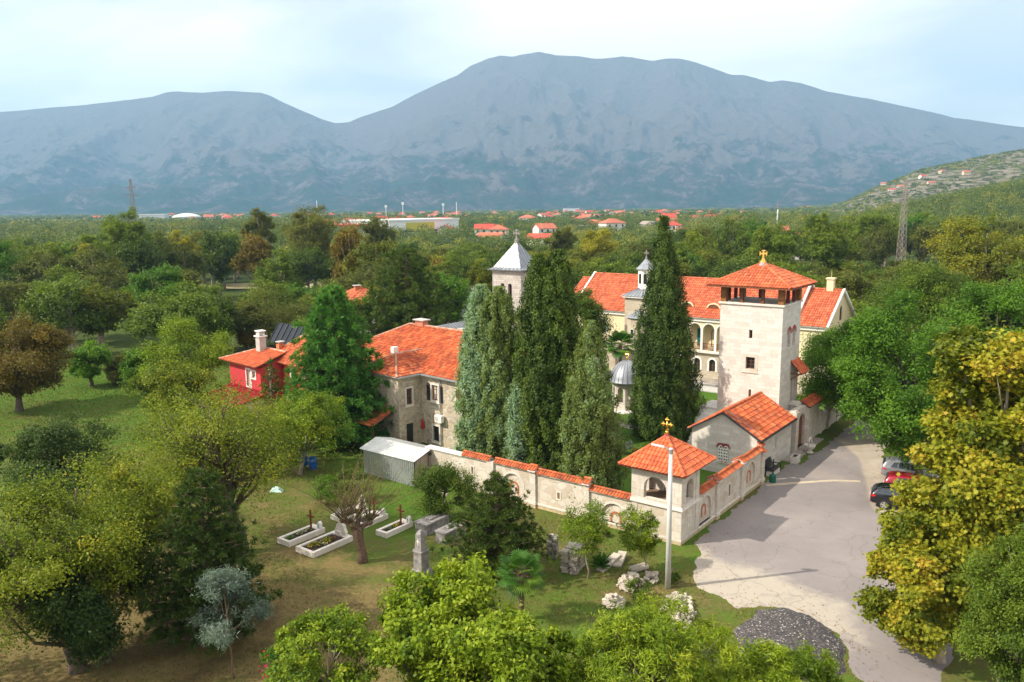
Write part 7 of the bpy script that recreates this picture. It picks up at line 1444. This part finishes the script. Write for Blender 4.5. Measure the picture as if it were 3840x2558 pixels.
# far woods: one mass of foliage
r = np.random.RandomState(99); TP = []
def scat(y0, y1, st, hfun, keep=1.0, tx=.78):
    out = []; y = y0
    while y < y1:
        s_ = st(y); xs_ = np.arange(-y * tx, y * tx, s_); X_ = xs_ + r.uniform(-.45, .45, len(xs_)) * s_; Y_ = y + r.uniform(-.45, .45, len(xs_)) * s_; k_ = r.rand(len(xs_)) < keep; out.append(np.stack([X_[k_], Y_[k_]], 1)); y += s_ * .9
    return np.concatenate(out)
A1 = scat(TREE_END, 900, lambda y: 8.5 + y * .007, None, .92); A2 = scat(900, 4300, lambda y: 14 + (y - 900) * .014, None, .8)
def clear(Q, R_h, front):
    k_ = np.ones(len(Q), bool)
    for hx, hy in HPOS:
        dx, dy = Q[:, 0] - hx, Q[:, 1] - hy; side = np.abs(Q[:, 0] - hx * Q[:, 1] / hy); k_ &= ~((np.hypot(dx, dy) < R_h) | ((dy < 0) & (dy > -front) & (side < 10)))
    return Q[k_]
A1 = clear(A1, 11, 45); A2 = clear(A2, 14, 70)
def kill(Q):
    k_ = np.ones(len(Q), bool)
    for cx, cy, rx, ry in ((-118, 245, 16, 10), (-250, 420, 62, 22)): k_ &= ((Q[:, 0] - cx) / rx) ** 2 + ((Q[:, 1] - cy) / ry) ** 2 > 1
    return Q[k_]
A1 = kill(A1)
def canopy(Q, per, size, hh, rr, seed):
    r = np.random.RandomState(seed); n = len(Q); t = Q[:, 0] / Q[:, 1]; rocky = (t > .37) & (Q[:, 1] > 800) & (Q[:, 1] < 2600)
    k_ = ~(rocky & (r.rand(n) < .25)); Q = Q[k_]; rocky = rocky[k_]; t = t[k_]; n = len(Q); h_ = r.uniform(hh[0], hh[1], n) * np.where(rocky, .35, 1) * np.where((t > -.15) & (t < .25) & (Q[:, 1] < 650), .78, 1) * np.where((t > .22) & (t < .37) & (Q[:, 1] < 500), 1.4, 1)
    R_c = r.uniform(rr[0], rr[1], n) * np.where(rocky, .5, 1); z0 = terr(Q[:, 0], Q[:, 1]); i = np.repeat(np.arange(n), per); m = len(i); d = rdir(r, m); d[:, 2] = np.abs(d[:, 2]) * 1.1 - .25
    h_ = h_ * (1 + .35 * vnoise(Q[:, 0], Q[:, 1], .02, 8, 3)); lob = 1 + .22 * np.sin(d[:, 0] * 5 + i * 1.7) * np.cos(d[:, 1] * 5 + i * .9); f = r.uniform(.7, 1.02, m) * lob
    P = np.stack([Q[i, 0] + d[:, 0] * R_c[i] * f, Q[i, 1] + d[:, 1] * R_c[i] * f, z0[i] + h_[i] * .52 + d[:, 2] * h_[i] * .48 * f], 1); N = d * .7 + r.normal(0, .45, (m, 3)) + np.array([0, 0, .2])
    pn = vnoise(Q[:, 0], Q[:, 1], .012, 5, 3); T = .12 * pn[i] + r.choice([.08, .22, .36, .5, .66, .85], n, p=[.16, .28, .26, .16, .10, .04])[i] + r.normal(0, .05, m); S = size * r.uniform(.6, 1.3, m) * np.where(rocky, .6, 1)[i]
    return P, N, rdir(r, m), S, T
Q = scat(820, 1750, lambda y: 9.5, None, .8, .8); Q = Q[(Q[:, 0] / Q[:, 1] > .36)]; pn_ = vnoise(Q[:, 0], Q[:, 1], .03, 17, 3); Q = Q[pn_ + r.normal(0, .5, len(Q)) > .12]; hb = canopy(Q, 22, 1.9, (5, 10), (4, 9), 6)
LM['wood'] = leafmat('leaf_wood', [(.045, .075, .016), (.085, .13, .02), (.13, .175, .025), (.19, .215, .025), (.28, .27, .03), (.26, .18, .05)], .25)
a = canopy(A1, 300, .42, (6, 13.5), (4.2, 8.0), 1); b = canopy(A2, 44, 2.3, (5, 11), (8, 14), 2)
me = leaf_mesh('distant_woodland', *[np.concatenate([p, q, w_]) for p, q, w_ in zip(a, b, hb)], LM['wood'], 'leaf'); o = link('distant_woodland', me); tag(o, 'mass of distant woods and scrub filling the plain and slopes', 'woodland', None, 'stuff'); print('far trees', len(A1), len(A2), 'quads', len(me.polygons))
# ------------------------------------------------------------------ grass and fallen leaves
r = np.random.RandomState(12); n = 150000; X_ = r.uniform(-34, 14, n); Y_ = 27 + 48 * r.rand(n) ** 1.2; uu = (X_ - OO.x) * U.x + (Y_ - OO.y) * U.y; vv_ = (X_ - OO.x) * VV.x + (Y_ - OO.y) * VV.y
k_ = ~((uu > -.2) & (vv_ > -.2) & (vv_ < 21)) & (sdist(road_poly, X_, Y_) < -.1) & ~((uu > -15) & (uu < -5.8) & (vv_ > 11.2) & (vv_ < 20.6)) & ~((uu > 4) & (vv_ > 20)) & (vnoise(X_, Y_, .9, 21) + r.rand(n) * .9 > .25)
X_, Y_ = X_[k_], Y_[k_]; n = len(X_); A = r.normal(0, .45, (n, 3)) + np.array([0, 0, 1]); S = r.uniform(.035, .085, n)
n0 = n; Xm = r.uniform(-75, 20, 230000); Ym = r.uniform(58, 104, 230000); um = (Xm - OO.x) * U.x + (Ym - OO.y) * U.y; vm = (Xm - OO.x) * VV.x + (Ym - OO.y) * VV.y
km = (((vm > 52) | (Xm < -32)) & (Xm < -20)) | ((um > .6) & (um < 38) & (vm > 1) & (vm < 21) & ~((um > 13) & (um < 30) & (vm < 7.5)) & (np.hypot(um - 26.9, vm - 18.6) > 2.2)); km &= r.rand(len(km)) < .75
Xm, Ym, um = Xm[km], Ym[km], um[km]; X_ = np.concatenate([X_, Xm]); Y_ = np.concatenate([Y_, Ym]); nm_ = len(Xm); n = len(X_); A = np.concatenate([A, r.normal(0, .45, (nm_, 3)) + np.array([0, 0, 1])]); S = np.concatenate([S, r.uniform(.05, .13, nm_)])
me = leaf_mesh('grass', np.stack([X_, Y_, S * .5], 1), r.normal(0, 1, (n, 3)) * np.array([1, 1, .2]), A, S, .38 + .22 * vnoise(X_, Y_, .5, 33) + r.normal(0, .15, n), LM['grass'], 'long'); tag(link('grass', me), 'short patchy grass on the lawns and the meadow', 'grass', None, 'stuff')
n = 26000; X_ = r.uniform(-30, 16, n); Y_ = r.uniform(27, 56, n); sd = sdist(road_poly, X_, Y_); gsd = sdist(gp, X_, Y_); w = np.exp(-np.abs(sd) / .7) * .8 * (Y_ < 47) + np.exp(-np.abs(gsd + .2) / .5) + .035 + .16 * np.exp(-(((X_ + 12) / 9) ** 2 + ((Y_ - 40) / 6) ** 2)); uu = (X_ - OO.x) * U.x + (Y_ - OO.y) * U.y; vv_ = (X_ - OO.x) * VV.x + (Y_ - OO.y) * VV.y
k_ = (r.rand(n) < w) & ~((uu > -.1) & (vv_ > -.1)) & ~((uu > -15) & (uu < -6) & (vv_ > 11.2) & (vv_ < 20.6)); X_, Y_ = X_[k_], Y_[k_]; n = len(X_)
me = leaf_mesh('fallen_leaves', np.stack([X_, Y_, np.full(n, .035)], 1), r.normal(0, .3, (n, 3)) + np.array([0, 0, 1]), rdir(r, n), r.uniform(.03, .06, n), r.rand(n), LM['litter'], 'leaf'); tag(link('fallen_leaves', me), 'orange and brown fallen leaves along the road edge and gravel', 'fallen leaves', None, 'stuff')
# ------------------------------------------------------------------ air
hz_ = MB().box((-8300, -500, -9), (8300, 10800, 1600))
mh = bpy.data.materials.new('haze'); mh.use_nodes = True; nt = mh.node_tree
for n in list(nt.nodes):
    if n.type != 'OUTPUT_MATERIAL': nt.nodes.remove(n)
pv = nt.nodes.new('ShaderNodeVolumePrincipled'); pv.inputs['Color'].default_value = (.34, .655, 1, 1); pv.inputs['Density'].default_value = HAZE
pv.inputs['Anisotropy'].default_value = .1
nt.links.new(pv.outputs[0], nt.nodes['Material Output'].inputs['Volume'])
tag(hz_.build('haze', mh), kind='stuff')
